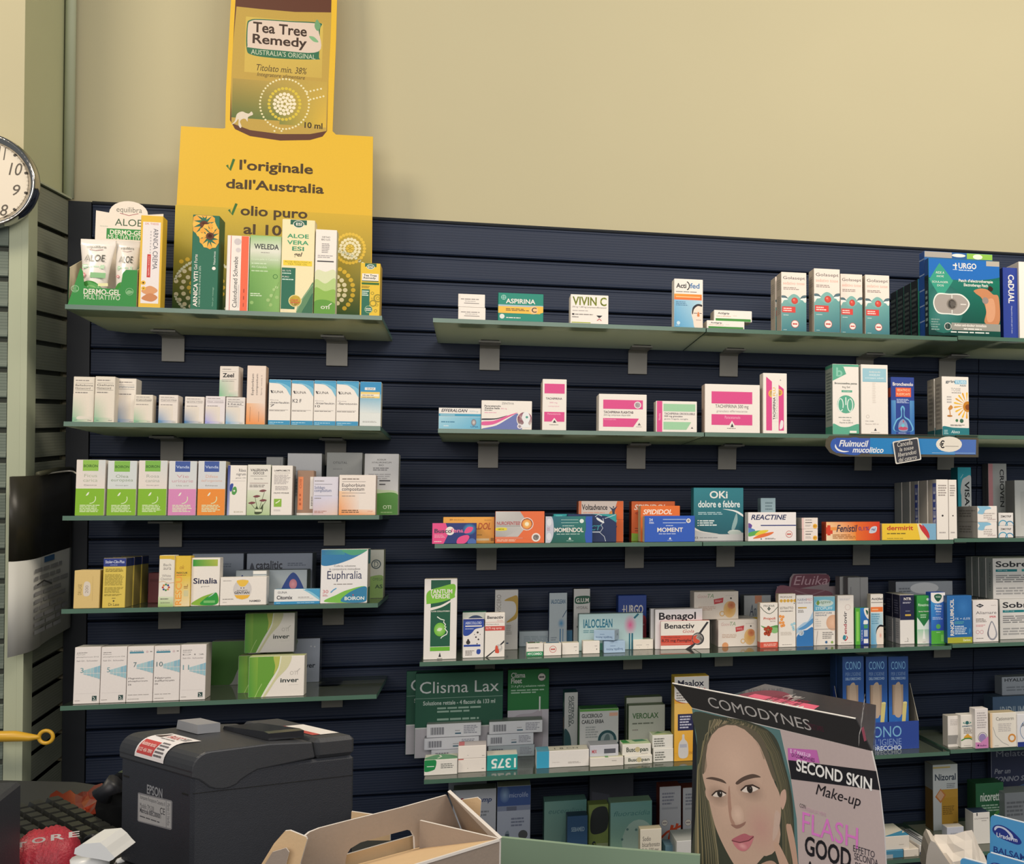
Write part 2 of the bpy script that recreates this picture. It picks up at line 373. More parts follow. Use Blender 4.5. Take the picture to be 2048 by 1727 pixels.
# ------------------------------------------------------------------ cartons
W = 'efe9e2'; K = '23232a'; GY = '8d8a88'; NV = '26336b'
ITEMS = []; HT = {}
def cbox(mb, x0, x1, y0, y1, z0, z1, b, col):
    """carton with softly folded edges; col: dict of face colours f(ront) k(back) l r t b"""
    X, Y, Z = (x0, x1), (y0, y1), (z0, z1); s = (1, -1)
    def q(i, j, k, ax):
        p = [X[i]+(s[i]*b if ax != 0 else 0), Y[j]+(s[j]*b if ax != 1 else 0), Z[k]+(s[k]*b if ax != 2 else 0)]
        return tuple(p)
    mb.face([q(0,0,0,1), q(1,0,0,1), q(1,0,1,1), q(0,0,1,1)], col['f'])
    mb.face([q(1,1,0,1), q(0,1,0,1), q(0,1,1,1), q(1,1,1,1)], col['k'])
    mb.face([q(0,1,0,0), q(0,0,0,0), q(0,0,1,0), q(0,1,1,0)], col['l'])
    mb.face([q(1,0,0,0), q(1,1,0,0), q(1,1,1,0), q(1,0,1,0)], col['r'])
    mb.face([q(0,0,1,2), q(1,0,1,2), q(1,1,1,2), q(0,1,1,2)], col['t'])
    mb.face([q(0,1,0,2), q(1,1,0,2), q(1,0,0,2), q(0,0,0,2)], col['b'])
    for i in (0, 1):
        for j in (0, 1):
            c_ = [q(i,j,0,0), q(i,j,0,1), q(i,j,1,1), q(i,j,1,0)]; mb.face(c_ if i != j else c_[::-1], col['f' if j == 0 else 'k'])
        for k in (0, 1):
            c_ = [q(i,0,k,0), q(i,0,k,2), q(i,1,k,2), q(i,1,k,0)]; mb.face(c_ if i == k else c_[::-1], col['l' if i == 0 else 'r'])
            for j in (0, 1): mb.face([q(i,j,k,0), q(i,j,k,1), q(i,j,k,2)], col['f' if j == 0 else 'k'])
    for j in (0, 1):
        for k in (0, 1):
            c_ = [q(0,j,k,1), q(1,j,k,1), q(1,j,k,2), q(0,j,k,2)]; mb.face(c_ if j == k else c_[::-1], col['f' if j == 0 else 'k'])
def B(row, xl, xr, yt, s, d, c, lab, art=(), name='medicine_box', cat='box', yb=None, k=None, on=None, yaw=0, sc=None, tc=None, al=(), ar=(), atp=(), grp=None, gl=False, raw=False):
    z = ZROW[row]; P0 = Vector((0, -DEP, z+.0002)); v0 = HT[on][1] if on else 0.0
    xm = (xl+xr)/2
    if at(xm, 900, -DEP).x > .967: P0.z += .003
    base = P0+EZ*v0
    if on: s += HT[on][0]                       # set back from the front of the carton below
    if yb is not None: s = (on_plane(xm, yb, base, EZ)-P0).dot(EY)
    P1 = P0+EY*s
    top = on_plane(xm, yt, P1, EY); h = (top-P1).dot(EZ)-v0
    mid = P1+EZ*(v0+h/2)
    ym = yt+ (60 if h > .08 else 25)
    a = on_plane(xl, ym, P1, EY).x; b_ = on_plane(xr, ym, P1, EY).x
    wd = b_-a-.0004
    loc = Vector(((a+b_)/2, 0, 0))+EY*s+EZ*v0+Vector((0, P0.y, P0.z))
    if k: HT[k] = (s, v0+h+.0002)
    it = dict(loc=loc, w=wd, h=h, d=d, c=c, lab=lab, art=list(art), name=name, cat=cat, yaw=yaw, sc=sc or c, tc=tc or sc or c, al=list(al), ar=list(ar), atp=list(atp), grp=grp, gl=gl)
    ITEMS.append(it); collect(it['art']); collect(it['al']); collect(it['ar']); collect(it['atp'])
    return it
def queue(it, step, labels, **kw):              # further cartons standing one behind the other
    for i, lb in enumerate(labels):
        q = dict(it); q.update(kw); q['loc'] = it['loc']+EY*(step*(i+1)); q['lab'] = lb; ITEMS.append(q); collect(q['al']); collect(q['ar']); collect(q['art'])
def build_items():
    make_texts()
    for n, it in enumerate(ITEMS):
        w_, h, d = it['w'], it['h'], it['d']; hw = w_/2
        R_ = (Matrix.Rotation(-TAU, 3, 'X') @ Matrix.Rotation(radians(it['yaw']), 3, 'Z')).to_euler()
        o = empty(it['name'], it['loc'], R_)
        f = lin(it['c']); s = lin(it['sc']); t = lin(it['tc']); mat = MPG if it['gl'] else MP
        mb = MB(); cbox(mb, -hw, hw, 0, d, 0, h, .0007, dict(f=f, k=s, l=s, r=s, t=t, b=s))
        # tuck flap: the slit along the top front edge and the thumb notch
        mb.face([(-hw+.002, d-.0022, h+.0001), (hw-.002, d-.0022, h+.0001), (hw-.002, d-.0017, h+.0001), (-hw+.002, d-.0017, h+.0001)], tuple(x*.5 for x in t[:3])+(1,))
        few = 0 < len(it['art']) <= 2
        if few: draw(mb, it['art'], lambda u, v, l: (-hw+u, -l, v), w_, h, n)
        mb.build('carton', mat, o)
        if it['art'] and not few:
            mb = MB(); draw(mb, it['art'], lambda u, v, l: (-hw+u, -l, v), w_, h, n); mb.build('front_print', mat, o)
        if it['al']:
            mb = MB(); draw(mb, it['al'], lambda u, v, l: (-hw-l, d-u, v), d, h, n); mb.build('side_print', mat, o)
        if it['ar']:
            mb = MB(); draw(mb, it['ar'], lambda u, v, l: (hw+l, u, v), d, h, n); mb.build('side_print', mat, o)
        if it['atp']:
            mb = MB(); draw(mb, it['atp'], lambda u, v, l: (-hw+u, v, h+l), w_, d, n); mb.build('top_print', mat, o)
        tag(o, it['lab'], it['cat'], it['grp'])
    ITEMS.clear()
LOGO = lambda u, v, r, c='c8413c': [D(u, v, r, 'e9e4de'), Og(u, v, r, r*.12, c), D(u-.4*r, v, r*.22, c), D(u+.4*r, v, r*.22, c), D(u, v, r*.2, c)]
ANG = lambda u, v, r: [Pg('2b2b30', (u-r, v-r*.6), (u+r, v-r*.6), (u, v+r*.8)), Ln(u-2*r, v-r*1.3, u+2*r, v-r*.9, 1)]
def heel(c1, n1, n2='', nc=K, lite='e6dccf'):   # slim homeopathic carton: fade from the lower corner
    v = [G(0, 0, .75, .62, c1, lite, lite, lite), G(0, 0, 1, .10, c1, lite, lite, c1), Ln(.1, .90, .92, .935, 1), Rr(.1, .855, .92, .86, '6b6865'), Rr(.1, .70 if n2 else .76, .92, .706 if n2 else .766, '6b6865')]
    v += [T(n1, .1, .785, .92, .835, nc)] if not n2 else [T(n1, .1, .79, .92, .835, nc), T(n2, .1, .725, .8, .77, nc)]
    return v+[Ln(.1, .63, .8, .67, 1), Ln(.1, .03, .28, .05, 1, '5a7a80'), T('-Heel', .7, .03, .9, .055, '3c4a55')]
# ---- top left shelf
B('L1', 280, 325, 431, .010, .030, 'e3b93a', 'narrow yellow cream carton with white panel beside the green gel tray', [Rr(.1, .05, .9, .93, 'e9e2e2'), T('DR. THEISS', .2, .90, .8, .92, 'c65a3a'), T('ARNICA CREMA', .58, .42, .80, .86, '3b3f52', 'd'), Ln(.44, .55, .5, .84, 9, 'b9b3b6'), Rr(.34, .33, .5, .58, 'c8403a'), T('azione rapida', .38, .35, .46, .56, 'f0d0c8', 'd'), Qg('d89a6a', (.12, .18), (.5, .24), (.86, .19), (.5, .14)), Qg('c98455', (.14, .10), (.5, .16), (.86, .12), (.6, .07)), D(.2, .27, .11, 'e8b93c'), D(.2, .27, .045, '6b3a1c'), D(.22, .21, .1, 'e8b93c'), D(.22, .21, .04, '6b3a1c')])
SUN = lambda u, v, r: [x for i in range(12) for x in [Pg('e9a83c' if i % 2 else 'f0bb4e', (u+r*.3*cos(i*.524-.2), v+r*.55*.3*sin(i*.524-.2)), (u+r*cos(i*.524-.27), v+r*.32*sin(i*.524-.27)), (u+r*1.1*cos(i*.524), v+r*.35*sin(i*.524)), (u+r*cos(i*.524+.27), v+r*.32*sin(i*.524+.27)))]]+[D(u, v, r*.38, '5a2c18'), D(u, v, r*.2, '7a4220')]
B('L1', 384, 438, 430, .008, .048, '1f6a52', 'deep green gel carton with large sunflowers on its upper half', SUN(.42, .90, .42)+SUN(.66, .78, .40)+[T('ARNICA VITI', .10, .03, .26, .40, W, 'rb'), T('Gel Forte', .10, .42, .22, .58, W, 'r'), T('a base di tintura di arnica al 20%', .28, .03, .36, .46, 'bcd8c8', 'r'), D(.84, .44, .07, W), T('Naturincas', .81, .48, .89, .62, 'dfeee6', 'r'), T('Gelo per massaggi', .80, .04, .87, .24, '8fc0a8', 'r')], sc='1c5a46')
B('L1', 453, 498, 471, .010, .030, W, 'white ointment carton with red stripe and orange right edge', [Rr(.16, 0, .185, 1, 'd2483a'), Rr(.64, 0, .97, 1, 'ee6a48'), T('Calendumed Schwabe', .30, .05, .50, .72, '37373c', 'r'), D(.47, .92, .16, 'cfc7c9'), D(.5, .81, .11, 'd5cdcf'), Ln(.78, .04, .83, .32, 3, 'b2452c'), Rr(.55, .05, .58, .35, 'c9c1c2')])
B('L1', 499, 562, 471, .010, .038, '7fae5a', 'soft green calendula carton with white brand band on top', [G(0, 0, 1, .55, '4f8a3c', '86b564', '8fbc6c', '74a856'), G(0, .55, 1, .8, '74a856', '8fbc6c', 'e4e4da', 'dde0cf'), G(0, .8, 1, 1, 'dde0cf', 'e4e4da', 'a4c98c', '93bf78'), T('WELEDA', .13, .82, .92, .89, '2e3236', 'b'), Ln(.35, .77, .7, .785, 1), T('Crema pelle in Calendula', .06, .67, .92, .70, 'dff0d4'), Ln(.06, .62, .7, .645, 1, 'cfe3c2'), T('Alla Calendula', .06, .575, .55, .60, 'dff0d4'), Ln(.06, .52, .6, .55, 1, 'bcd6aa'), Og(.83, .47, .08, .02, '3f7a36'), D(.62, .16, .06, '9fc07a'), D(.72, .22, .06, 'a6c784'), D(.80, .30, .05, 'a6c784'), D(.9, .2, .06, '9fc07a'), D(.88, .33, .05, 'b2cf92'), D(.7, .10, .06, '9cbf74'), St('7fa85c', .02, (.6, .05), (.75, .2), (.95, .4)), Ln(.05, .2, .45, .25, 2, 'cfe3c2'), D(.1, .12, .06, '8fb96c')])
B('L1', 563, 629, 439, .006, .030, 'f0e4b8', 'tall cream aloe gel carton with green leaf art and yellow badge', [Rr(.25, .945, .75, 1, '20604a'), E(.5, .95, .17, .04, W), E(.5, .95, .15, .034, '20604a'), T('ESI', .42, .935, .60, .967, W, 'b'), T('ALOE', .16, .80, .82, .845, '3c9a6c', 'b'), T('VERA', .16, .73, .82, .775, '3f9f70', 'b'), T('ESI', .32, .665, .68, .71, '3a8f66', 'b'), T('gel', .36, .59, .64, .65, '5a4a3a', 'bi'), Rr(.06, .505, .94, .56, 'efd23c'), T('ALOE BIOLOGICA', .1, .537, .9, .553, '8c7a22'), T('TEA TREE OIL', .2, .513, .8, .529, '8c7a22'), Rr(.02, .04, .44, .48, '1f6a52'), T('GEL CUTE', .04, .44, .3, .455, W), Ln(.04, .41, .38, .43, 1, 'cfe6d8'), T('PURO', .04, .375, .25, .39, W), Ln(.04, .345, .4, .365, 1, 'cfe6d8'), Qg('5d8a62', (.5, .0), (.6, .12), (.85, .26), (1, .33), (1, .10), (.8, .0)), Qg('2f6a4c', (.66, .0), (.8, .10), (1, .22), (1, .02), (.9, 0)), St('93b48e', .02, (.5, .02), (.7, .17), (.98, .31)), D(.45, .13, .2, 'f3e3a0'), D(.45, .13, .18, 'f2cf3a'), Ln(.32, .1, .6, .15, 2, 'c8663a'), T('200 ml', .04, .02, .22, .035, W)], sc='ece0bd', ar=[Rr(0, 0, 1, .4, 'c6bd96')])
B('L1', 630, 673, 459, .006, .026, W, 'slim white carton fading to layered green waves at its base', [T('ORTHO', .3, .90, .68, .92), T('BIO S.O.', .28, .87, .7, .89), Ln(.3, .72, .7, .84, 6, 'a29c9c'), Ln(.12, .66, .85, .70, 2, 'b0aaaa'), Rr(.1, .615, .88, .63, '4a464a'), Qg('dbe0b8', (0, .48), (.5, .50), (1, .49), (1, 0), (0, 0)), Qg('b5cf84', (0, .39), (.5, .36), (1, .41), (1, 0), (0, 0)), Qg('8db850', (0, .30), (.5, .27), (1, .28), (1, 0), (0, 0)), Qg('5f9a38', (0, .14), (.5, .17), (1, .12), (1, 0), (0, 0)), T('OTI', .32, .06, .72, .095, W, 'b'), St(W, .04, (.68, .1), (.82, .13))], sc='cfcfb4')
B('L1', 720, 760, 526, .006, .045, 'e6c235', 'small yellow remedy carton with green crest and circle pattern', [Rr(.22, .93, .8, 1, '1f604a'), E(.5, .93, .2, .05, 'dfe8dc'), E(.5, .93, .17, .04, '1f604a'), T('ESI', .38, .905, .62, .95, W, 'b'), Rr(.08, .66, .92, .80, 'ece6da'), T('Tea Tree', .16, .745, .82, .785, K, 'b'), T('Remedy', .16, .69, .78, .735, K, 'b'), Rr(.08, .65, .92, .665, '33583c'), Rr(.07, .59, .95, .63, '2f6a2c'), Ln(.07, .52, .5, .57, 2, '8a7322'), Rr(.08, 0, .48, .5, '1f6a52'), Ln(.1, .37, .45, .48, 3, 'dcebdd')]+[Og(u, v, r, r*.3, '9a8a24') for u, v, r in ((.62, .43, .08), (.9, .34, .22), (.6, .33, .04), (.66, .24, .18), (.86, .21, .07), (.8, .1, .08), (.9, .34, .09))]+[D(.44, .12, .2, '1f6a52'), Og(.44, .12, .2, .03, '8fb48c'), Ln(.3, .09, .58, .15, 2, W)], sc='c9a94e')
# ---- second left shelf: slim drop cartons
HG, HB, HL = '7fb894', '4f8ec4', '9a9ee6'
B('L2', 145, 188, 753, .010, .040, 'e4dccf', 'tall slim white carton with green fade and a white smear at its foot', heel(HG, 'Belladonna', 'Homaccord', '6a6663')+[Qg('ded8cc', (.25, .06), (.9, .08), (.92, .12), (.3, .13))])
B('L2', 188.5, 229, 752.5, .006, .040, 'e4dccf', 'tall slim white carton with green fade between two drop cartons', heel(HG, 'Galium', 'Homaccord', '55524f'))
B('L2', 230, 271, 756.5, .030, .036, 'e6dfd6', 'tall slim white carton with broad blue fade', heel('5f9ad0', 'Lymphomyosot', '', '4f6a80'))
B('L2', 268, 305.5, 789, .004, .024, 'e4dccf', 'short white carton with green fade standing before the blue one', heel(HG, 'Calcoheel'))
B('L2', 317, 356, 789.5, .006, .036, 'e8dfd8', 'short white tablet carton with deep blue corner and dark gap beside', heel('3f86c0', 'Cuprum-Heel'))
B('L2', 369, 408, 793, .008, .03, 'e8e0da', 'short white tablet carton with steel blue corner', heel('3576ae', 'Ignatia-Heel', '', '5a5754'))
B('L2', 410.5, 450, 792, .008, .03, 'e6dfe2', 'short white tablet carton with lilac corner', heel(HL, 'Nux vomica', '', 'a59aa0'), k='nux')
B('L2', 451.5, 490, 794, .008, .03, 'e6e0dc', 'short white tablet carton with pale blue corner under the green one', heel('78b0dc', 'Phytolacca', 'Heel'), k='phy')
HT['nux'] = (HT['nux'][0], max(HT['nux'][1], HT['phy'][1]))
B('L2', 438.5, 477.5, 732, .002, .028, 'e8dfd6', 'green cornered carton standing on top of two short ones', [G(0, 0, .8, .55, '73b88e', 'dcd6c8', 'e4dbd0', 'c4d4c2'), G(.5, 0, 1, .2, '9cc6a8', 'cfd6c8', 'e4dbd0', 'dcd6c8'), Ln(.14, .88, .6, .92, 1), Rr(.12, .82, .85, .825, '6b6865'), T('Zeel', .16, .63, .76, .77, '1e1e22', 'b'), Rr(.12, .56, .9, .565, '6b6865'), Ln(.12, .49, .8, .52, 1)], on='nux', yaw=-6)
B('L2', 493, 531, 731, .006, .028, 'ead9cc', 'tall white nasal spray carton with orange fade at the foot', [G(0, 0, 1, .36, 'f09040', 'e89a58', 'ead6c8', 'ecb88a'), T('Euphorbium', .24, .50, .40, .86, '3f3a3c', 'r'), T('compositum', .48, .50, .62, .86, '4a4446', 'r'), T('Spray nasale S', .74, .5, .83, .84, '9a8c88', 'r'), Rr(.2, .05, .215, .3, '6b5040'), Rr(.66, .05, .675, .22, '6b5040')], sc='c9ad98')
def guna(t1, t2=''):
    return [Qg('4aa2cc', (0, .93), (.5, .90), (1, .74), (1.0, 1.0), (.5, 1.0), (0, 1.0)), G(0, .955, 1, 1, '4aa2cc', '3a94c4', '3a94c4', '4aa2cc'), Qg('7fc0dc', (.3, .935), (.7, .85), (1, .64), (1, .80), (.7, .90)), T('GUNA', .14, .70, .66, .755, '37343a'), St('37343a', .06, (.1, .76), (.16, .70)), Rr(.04, .33, .9, .335, '77726f'), Ln(.04, .30, .85, .325, 1), Rr(0, 0, 1, .10, '3794c2'), Ln(.06, .04, .75, .07, 1, 'a9d4e8'), Ln(.06, .01, .35, .03, 1, 'a9d4e8')] + ([T('Guna', .06, .535, .45, .56, 'b5aeb0'), T(t1, .06, .47, .93, .515, '44414a'), T(t2, .06, .40, .28, .45, '3a383e')] if t2 else [T(t1, .06, .5, .46, .58, '2e2c32')])
B('L2', 536.5, 581, 758.5, .006, .036, W, 'blue and white drop carton numbered 7 beside the orange spray carton', guna('-Interleukin', '7'))
B('L2', 582, 626.5, 760, .006, .036, W, 'blue and white drop carton with two-line mark K2 F', guna('K2 F'))
B('L2', 627, 671.5, 760.5, .006, .036, W, 'blue and white drop carton numbered 10', guna('-Interleukin', '10'))
B('L2', 672, 717, 761.5, .006, .036, W, 'blue and white drop carton with a single long word on its middle', guna('-Serotonin', ' '))
B('L2', 719, 762, 763, .006, .030, 'dfe4e2', 'blue topped drop carton with cream yellow label band', [G(0, .3, 1, .72, 'dfe4e2', 'd4e0e2', '6ab0d0', '5aa6ca'), Rr(0, .72, 1, 1, '2f8fc4'), Rr(.22, .81, .72, .87, 'e4e6e6'), T('GUNA', .32, .82, .66, .86, '55525a'), Rr(.03, .63, .93, .77, 'eccf7c'), Rr(.05, .67, .9, .72, 'f2ead6'), Ln(.1, .68, .85, .71, 1), Ln(.1, .64, .85, .66, 1), Ln(.15, .08, .85, .12, 2, 'b5b5b2')], sc='b9b39c')
B('L2', 700, 757, 783, .060, .050, 'b9cbd8', 'pale blue spray carton hidden behind the yellow labelled one', [Rr(.0, .5, 1, 1, '5a9cc8')], sc='a9bfd0', ar=[Rr(.5, 0, .75, 1, '3b86bc')])
# ---- third left shelf: lime cartons
def boiron(c1, t1, t2, band, c3, t3, wl='e6ddd6'):
    return [G(0, .5, 1, 1, wl, wl, 'cfd6d8', wl), Rr(.22, .80, .76, 1, band), T('BOIRON' if band[0] != '3' else 'Vanda', .25, .865, .73, .915, '39631f' if band[0] != '3' else 'b9c8e8', 'b'), T(t1, .28, .69, .72, .745, c3), T(t2, .12 if len(t2) > 7 else .25, .605, .88 if len(t2) > 7 else .74, .66, c3), T(t3, .28, .535, .72, .56, '6a6664'), Rr(0, 0, 1, .485, c1), Qg('e9efdc', (.36, .36), (.42, .41), (.47, .42), (.43, .37)), St('d9ecc0', .03, *[(.52+.18*cos(a*.3-1.7), .31+.09*sin(a*.3-1.7)) for a in range(8)]), Ln(.16, .06, .86, .2, 5, 'dcebc4')]
LG = '84b929'
B('L3', 151, 209.5, 919, .005, .045, W, 'lime based drop carton nearest the hanging calendar', boiron(LG, 'Ficus', 'carica', '8fbf4e', 'a9b39a', 'Gemme')[:])
B('L3', 214, 272.5, 921, .005, .045, 'e2e0dc', 'lime based drop carton with pale blue tint on its white half', boiron(LG, 'Olea', 'europaea', '7fb84a', '8fa088', 'Giovani getti', 'd6dcdc'))
B('L3', 276, 333.5, 920.5, .005, .045, W, 'lime based drop carton beside the pink based one', boiron(LG, 'Rosa', 'canina', '7ab548', 'a5aaa0', 'Giovani getti'))
B('L3', 336.5, 392.5, 921.5, .005, .045, 'e4dde0', 'pink based drop carton with blue square at the top', boiron('d98cbd', 'Vie', 'urinarie', '3a56a0', 'c99aa8', 'Uva ursi', 'd9dadc'))
B('L3', 395, 450.5, 921.5, .005, .040, 'e4ddd8', 'orange based drop carton with blue square at the top', boiron('ec8f33', 'Difese', "dell'organismo", '3a56a0', 'd8a898', 'Echinacea', 'd6d8dc'), sc='b9b199')
B('L3', 454, 493, 930, .004, .032, W, 'white drop carton with navy left edge and blue green leaf sign', [G(0, 0, .14, 1, '6a7cb8', 'c8cce0', '2b3f90', '2b3f90'), T('Ribes', .58, .87, .94, .93, '55565e'), T('nigrum', .45, .78, .94, .85, '55565e'), T('gemme 1 DH', .42, .73, .94, .76, '6a6a70'), Rr(.2, .685, .92, .69, 'b9b4b2'), Qg('2c49a0', (.12, .52), (.16, .62), (.3, .63), (.28, .55), (.2, .47)), Qg('4f9a4a', (.24, .44), (.30, .55), (.44, .57), (.50, .48), (.38, .41)), D(.36, .49, .05, W), T('BOIRON', .38, .055, .84, .085, 'b5ad8c')])
B('L3', 493.8, 540.5, 929, .004, .034, 'dbe2c8', 'white and sage carton printed with a dried flower drawing', [Rr(0, .5, 1, 1, 'e6e2da'), G(0, 0, 1, .5, 'a9c48c', 'b5cc9a', 'e2e2d4', 'd9dfc8'), T('VALERIANA', .12, .87, .88, .92, '4a4648', 'b'), T('GOCCE', .24, .81, .72, .86, '4a4648', 'b'), Rr(.12, .775, .84, .782, '6b6663'), T('Gocce Bio', .28, .71, .68, .735), Rr(.1, .63, .9, .638, '7a4a44'), Ln(.1, .55, .85, .61, 2)]+[St('4a5a38', .02, (.5, .05), (u, v)) for u, v in ((.2, .22), (.35, .36), (.75, .46), (.85, .3))]+[Qg('7a3f44', (u-.16, v), (u, v+.03), (u+.16, v+.01), (u, v-.02)) for u, v in ((.68, .48), (.42, .37), (.7, .29), (.22, .24))]+[Qg('3d4a2c', (.35, .03), (.42, .18), (.55, .12), (.7, .22), (.66, .05)), Rr(.36, .07, .66, .12, 'd2ddb8')])
B('L3', 542, 584.5, 930.5, .004, .040, W, 'white herbal carton with small green square near its foot', [T('LAMPROMICTI', .12, .88, .86, .915, '55504e', 'b'), Rr(.14, .845, .88, .85, '77726f'), Ln(.12, .62, .9, .82, 8, 'b5aead'), Ln(.18, .50, .82, .59, 4, 'b0a9a8'), T('OLIVO FOGLIE', .12, .435, .84, .46, '45403e', 'b'), Rr(.14, .17, .50, .33, '8ab83c'), St('e9f2cf', .05, (.22, .24), (.34, .27), (.42, .3)), Ln(.14, .08, .5, .12, 2, 'c9c2c0')], sc='a9a19a')
B('L3', 593.5, 627, 940.5, .018, .030, '9c7d68', 'brown carton with orange tab and white sticker beside the herbal box', [Rr(0, 0, 1, .05, 'e9e2da'), Rr(.06, .12, .36, .86, 'e88a58'), T('BIO', .14, .6, .27, .8, 'b9562c', 'd'), Ln(.14, .2, .28, .5, 3, 'b9562c'), Rr(.78, .14, 1, .86, 'e6e0da'), Ln(.86, .2, .96, .42, 6, '55504e'), Rr(.98, .0, 1, 1, '8a6d5a')])
B('L3', 626.5, 677, 953, .010, .030, 'dcd9e6', 'square white carton with lilac wash overlapped by an orange cornered one', [G(0, 0, 1, .5, 'd8c0c4', 'e6c9b8', 'dcd9ea', 'd2d2ea'), Ln(.05, .87, .55, .91, 1), Rr(.05, .8, .75, .81, '6a6a72'), T('Solidago', .05, .66, .46, .76, '4a5c8c'), T('compositum', .05, .58, .72, .68, '4a5c8c'), Rr(.05, .5, .75, .51, '6a6a72'), Ln(.05, .42, .35, .46, 1), Ln(.05, .05, .55, .12, 2, 'b07a6a')])
B('L3', 678, 752, 949.5, .006, .030, 'ece2da', 'square white carton with orange corner fade and dark lettering', [G(0, 0, .55, .6, 'f0954a', 'ecd9cc', 'ece2da', 'f0c8a0'), G(0, 0, 1, .14, 'f0954a', 'f0b88c', 'ecdcd0', 'f0a868'), Ln(.08, .88, .6, .92, 1, '6b5a50'), Rr(.08, .83, .72, .837, '55504e'), T('Euphorbium', .08, .68, .70, .79, '3a3438'), T('compositum', .08, .58, .68, .69, '3a3438'), Rr(.08, .55, .72, .557, '55504e'), Ln(.08, .46, .45, .49, 1), Ln(.08, .05, .6, .14, 2, '7a5a40'), T('-Heel', .78, .08, .92, .11, 'd87a48')], sc='b9a294')
B('L3', 531, 565, 913.5, .10, .055, 'a9aaab', 'small plain grey carton behind the flower printed one', [Rr(.84, .1, .87, .95, '85868a')], sc='84868a')
B('L3', 573.5, 643, 906, .12, .05, 'b9bbc0', 'glossy silver carton behind the brown carton', [T('REAL', .12, .70, .28, .74, '55565c'), Ln(.3, .68, .9, .73, 1, '8a8c94'), Ln(.12, .3, .8, .6, 6, '9a9ca4')], gl=True, sc='a0a2a6')
B('L3', 652, 724, 904.5, .125, .05, 'b3b5b4', 'plain silver carton with one small heading behind the lilac washed box', [T('OTILITAL', .18, .82, .58, .855, '5a5c60'), Ln(.18, .72, .5, .75, 1, '9a9c9e')], sc='92948f')
B('L3', 728, 797, 907, .075, .045, 'c9cacc', 'silver carton with green wave foot at the open end of its shelf', [T('ACIDUM', .36, .89, .62, .915), T('HYALURONICUM', .22, .845, .78, .87), T('BIO', .42, .80, .56, .825), Ln(.25, .72, .75, .78, 2, '77777a'), Ln(.12, .58, .85, .68, 3, 'a2a2a6'), Rr(.44, .55, .76, .57, '3c3c40'), Rr(.44, .49, .62, .51, '4c4c50'), Qg('b9c9a8', (0, .42), (.5, .41), (1, .36), (1, 0), (0, 0)), Qg('4f8a38', (0, .28), (.5, .36), (1, .33), (1, 0), (0, 0)), T('OTI', .56, .1, .8, .16, 'cfe0bc', 'b'), Ln(.5, .03, .85, .06, 1, '9cc080')], sc='a5a8a2')
# ---- fourth left shelf
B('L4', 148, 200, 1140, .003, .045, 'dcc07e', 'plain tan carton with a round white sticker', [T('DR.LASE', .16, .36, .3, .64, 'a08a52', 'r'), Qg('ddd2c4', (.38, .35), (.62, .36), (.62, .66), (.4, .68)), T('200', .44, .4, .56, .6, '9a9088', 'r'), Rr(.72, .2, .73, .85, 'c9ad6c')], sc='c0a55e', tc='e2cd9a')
it = B('L4', 205, 251, 1115.5, .004, .045, 'dfc65a', 'dense-text yellow carton with navy lid band, first of a row of three', [Rr(0, .83, 1, 1, '2a3a86'), T('Stoler-Clin-Plus', .08, .895, .92, .955, 'c8cfe8', 'b'), Ln(.3, .85, .7, .87, 1, 'a9b2d8'), Ln(.1, .72, .9, .79, 3, '8a7a2c'), Ln(.08, .45, .92, .68, 9, 'a08f3a'), Ln(.08, .3, .92, .42, 5, 'a08f3a'), Ln(.08, .24, .92, .28, 2, '8a7a2c'), Rr(.42, .19, .58, .2, '5a5030'), T('Dr.Lase', .28, .04, .75, .10, '6a5f30'), D(.5, .14, .04, '55502c')], sc='a39554', tc='31406e', ar=[Rr(0, .83, 1, 1, '24305e')])
queue(it, .052, ['yellow carton with navy lid band, middle of its queue', 'yellow carton with navy lid band, last of its queue by the board'])
B('L4', 296, 330, 1145, .12, .04, '7a3a3e', 'dark red carton tucked behind the floral oil carton', [Rr(.1, .7, .9, .8, '6a2e33')], sc='6a3036')
B('L4', 317, 348, 1110, .002, .03, 'ece6da', 'slim white flower remedy carton with yellow cap band', [Rr(0, .93, 1, 1, 'dcb83a'), Qg('dcb83a', (0, .95), (.5, .945), (1, .91), (1, .97), (0, .97)), T('Bach', .28, .79, .78, .84, '8f8a88'), T('aura', .28, .72, .78, .765, '8f8a88'), T('White', .2, .58, .78, .63, 'a09a98'), T('Chestnut', .12, .52, .85, .57, 'a09a98'), St('dca06a', .03, (0, .48), (.3, .5), (.6, .46), (1, .47))]+[D(.48+.2*cos(i*.785), .38+.055*sin(i*.785), .07, ['c0453c', '3c4a8c', '4a8a4c', 'dc8a3a'][i % 4]) for i in range(8)]+[G(0, 0, 1, .2, '9cc070', 'a9c87c', 'dfe4cc', 'd9e2c4'), Ln(.14, .14, .85, .17, 1, '55504e'), Ln(.16, .07, .8, .09, 1, '55504e')])
B('L4', 348.5, 380.5, 1111.5, .006, .028, 'e4c040', 'slim golden yellow rescue carton with large upward lettering', [G(0, 0, 1, .6, 'efd9a0', 'f0e0b8', 'e8c84a', 'e4c040'), T('RESCUE', .08, .03, .48, .70, 'f0a448', 'rb'), T('ok', .3, .74, .6, .82, 'b8862a', 'i'), Rr(.1, .645, .85, .69, 'e4c040'), T('RESCUE', .12, .65, .8, .685, '3a3226', 'b'), Ln(.12, .61, .85, .63, 1, '8a6a2a'), Rr(.6, .2, .9, .32, 'd6cfa0'), T('IL', .6, .36, .85, .44, '8a5a2a', 'r')])
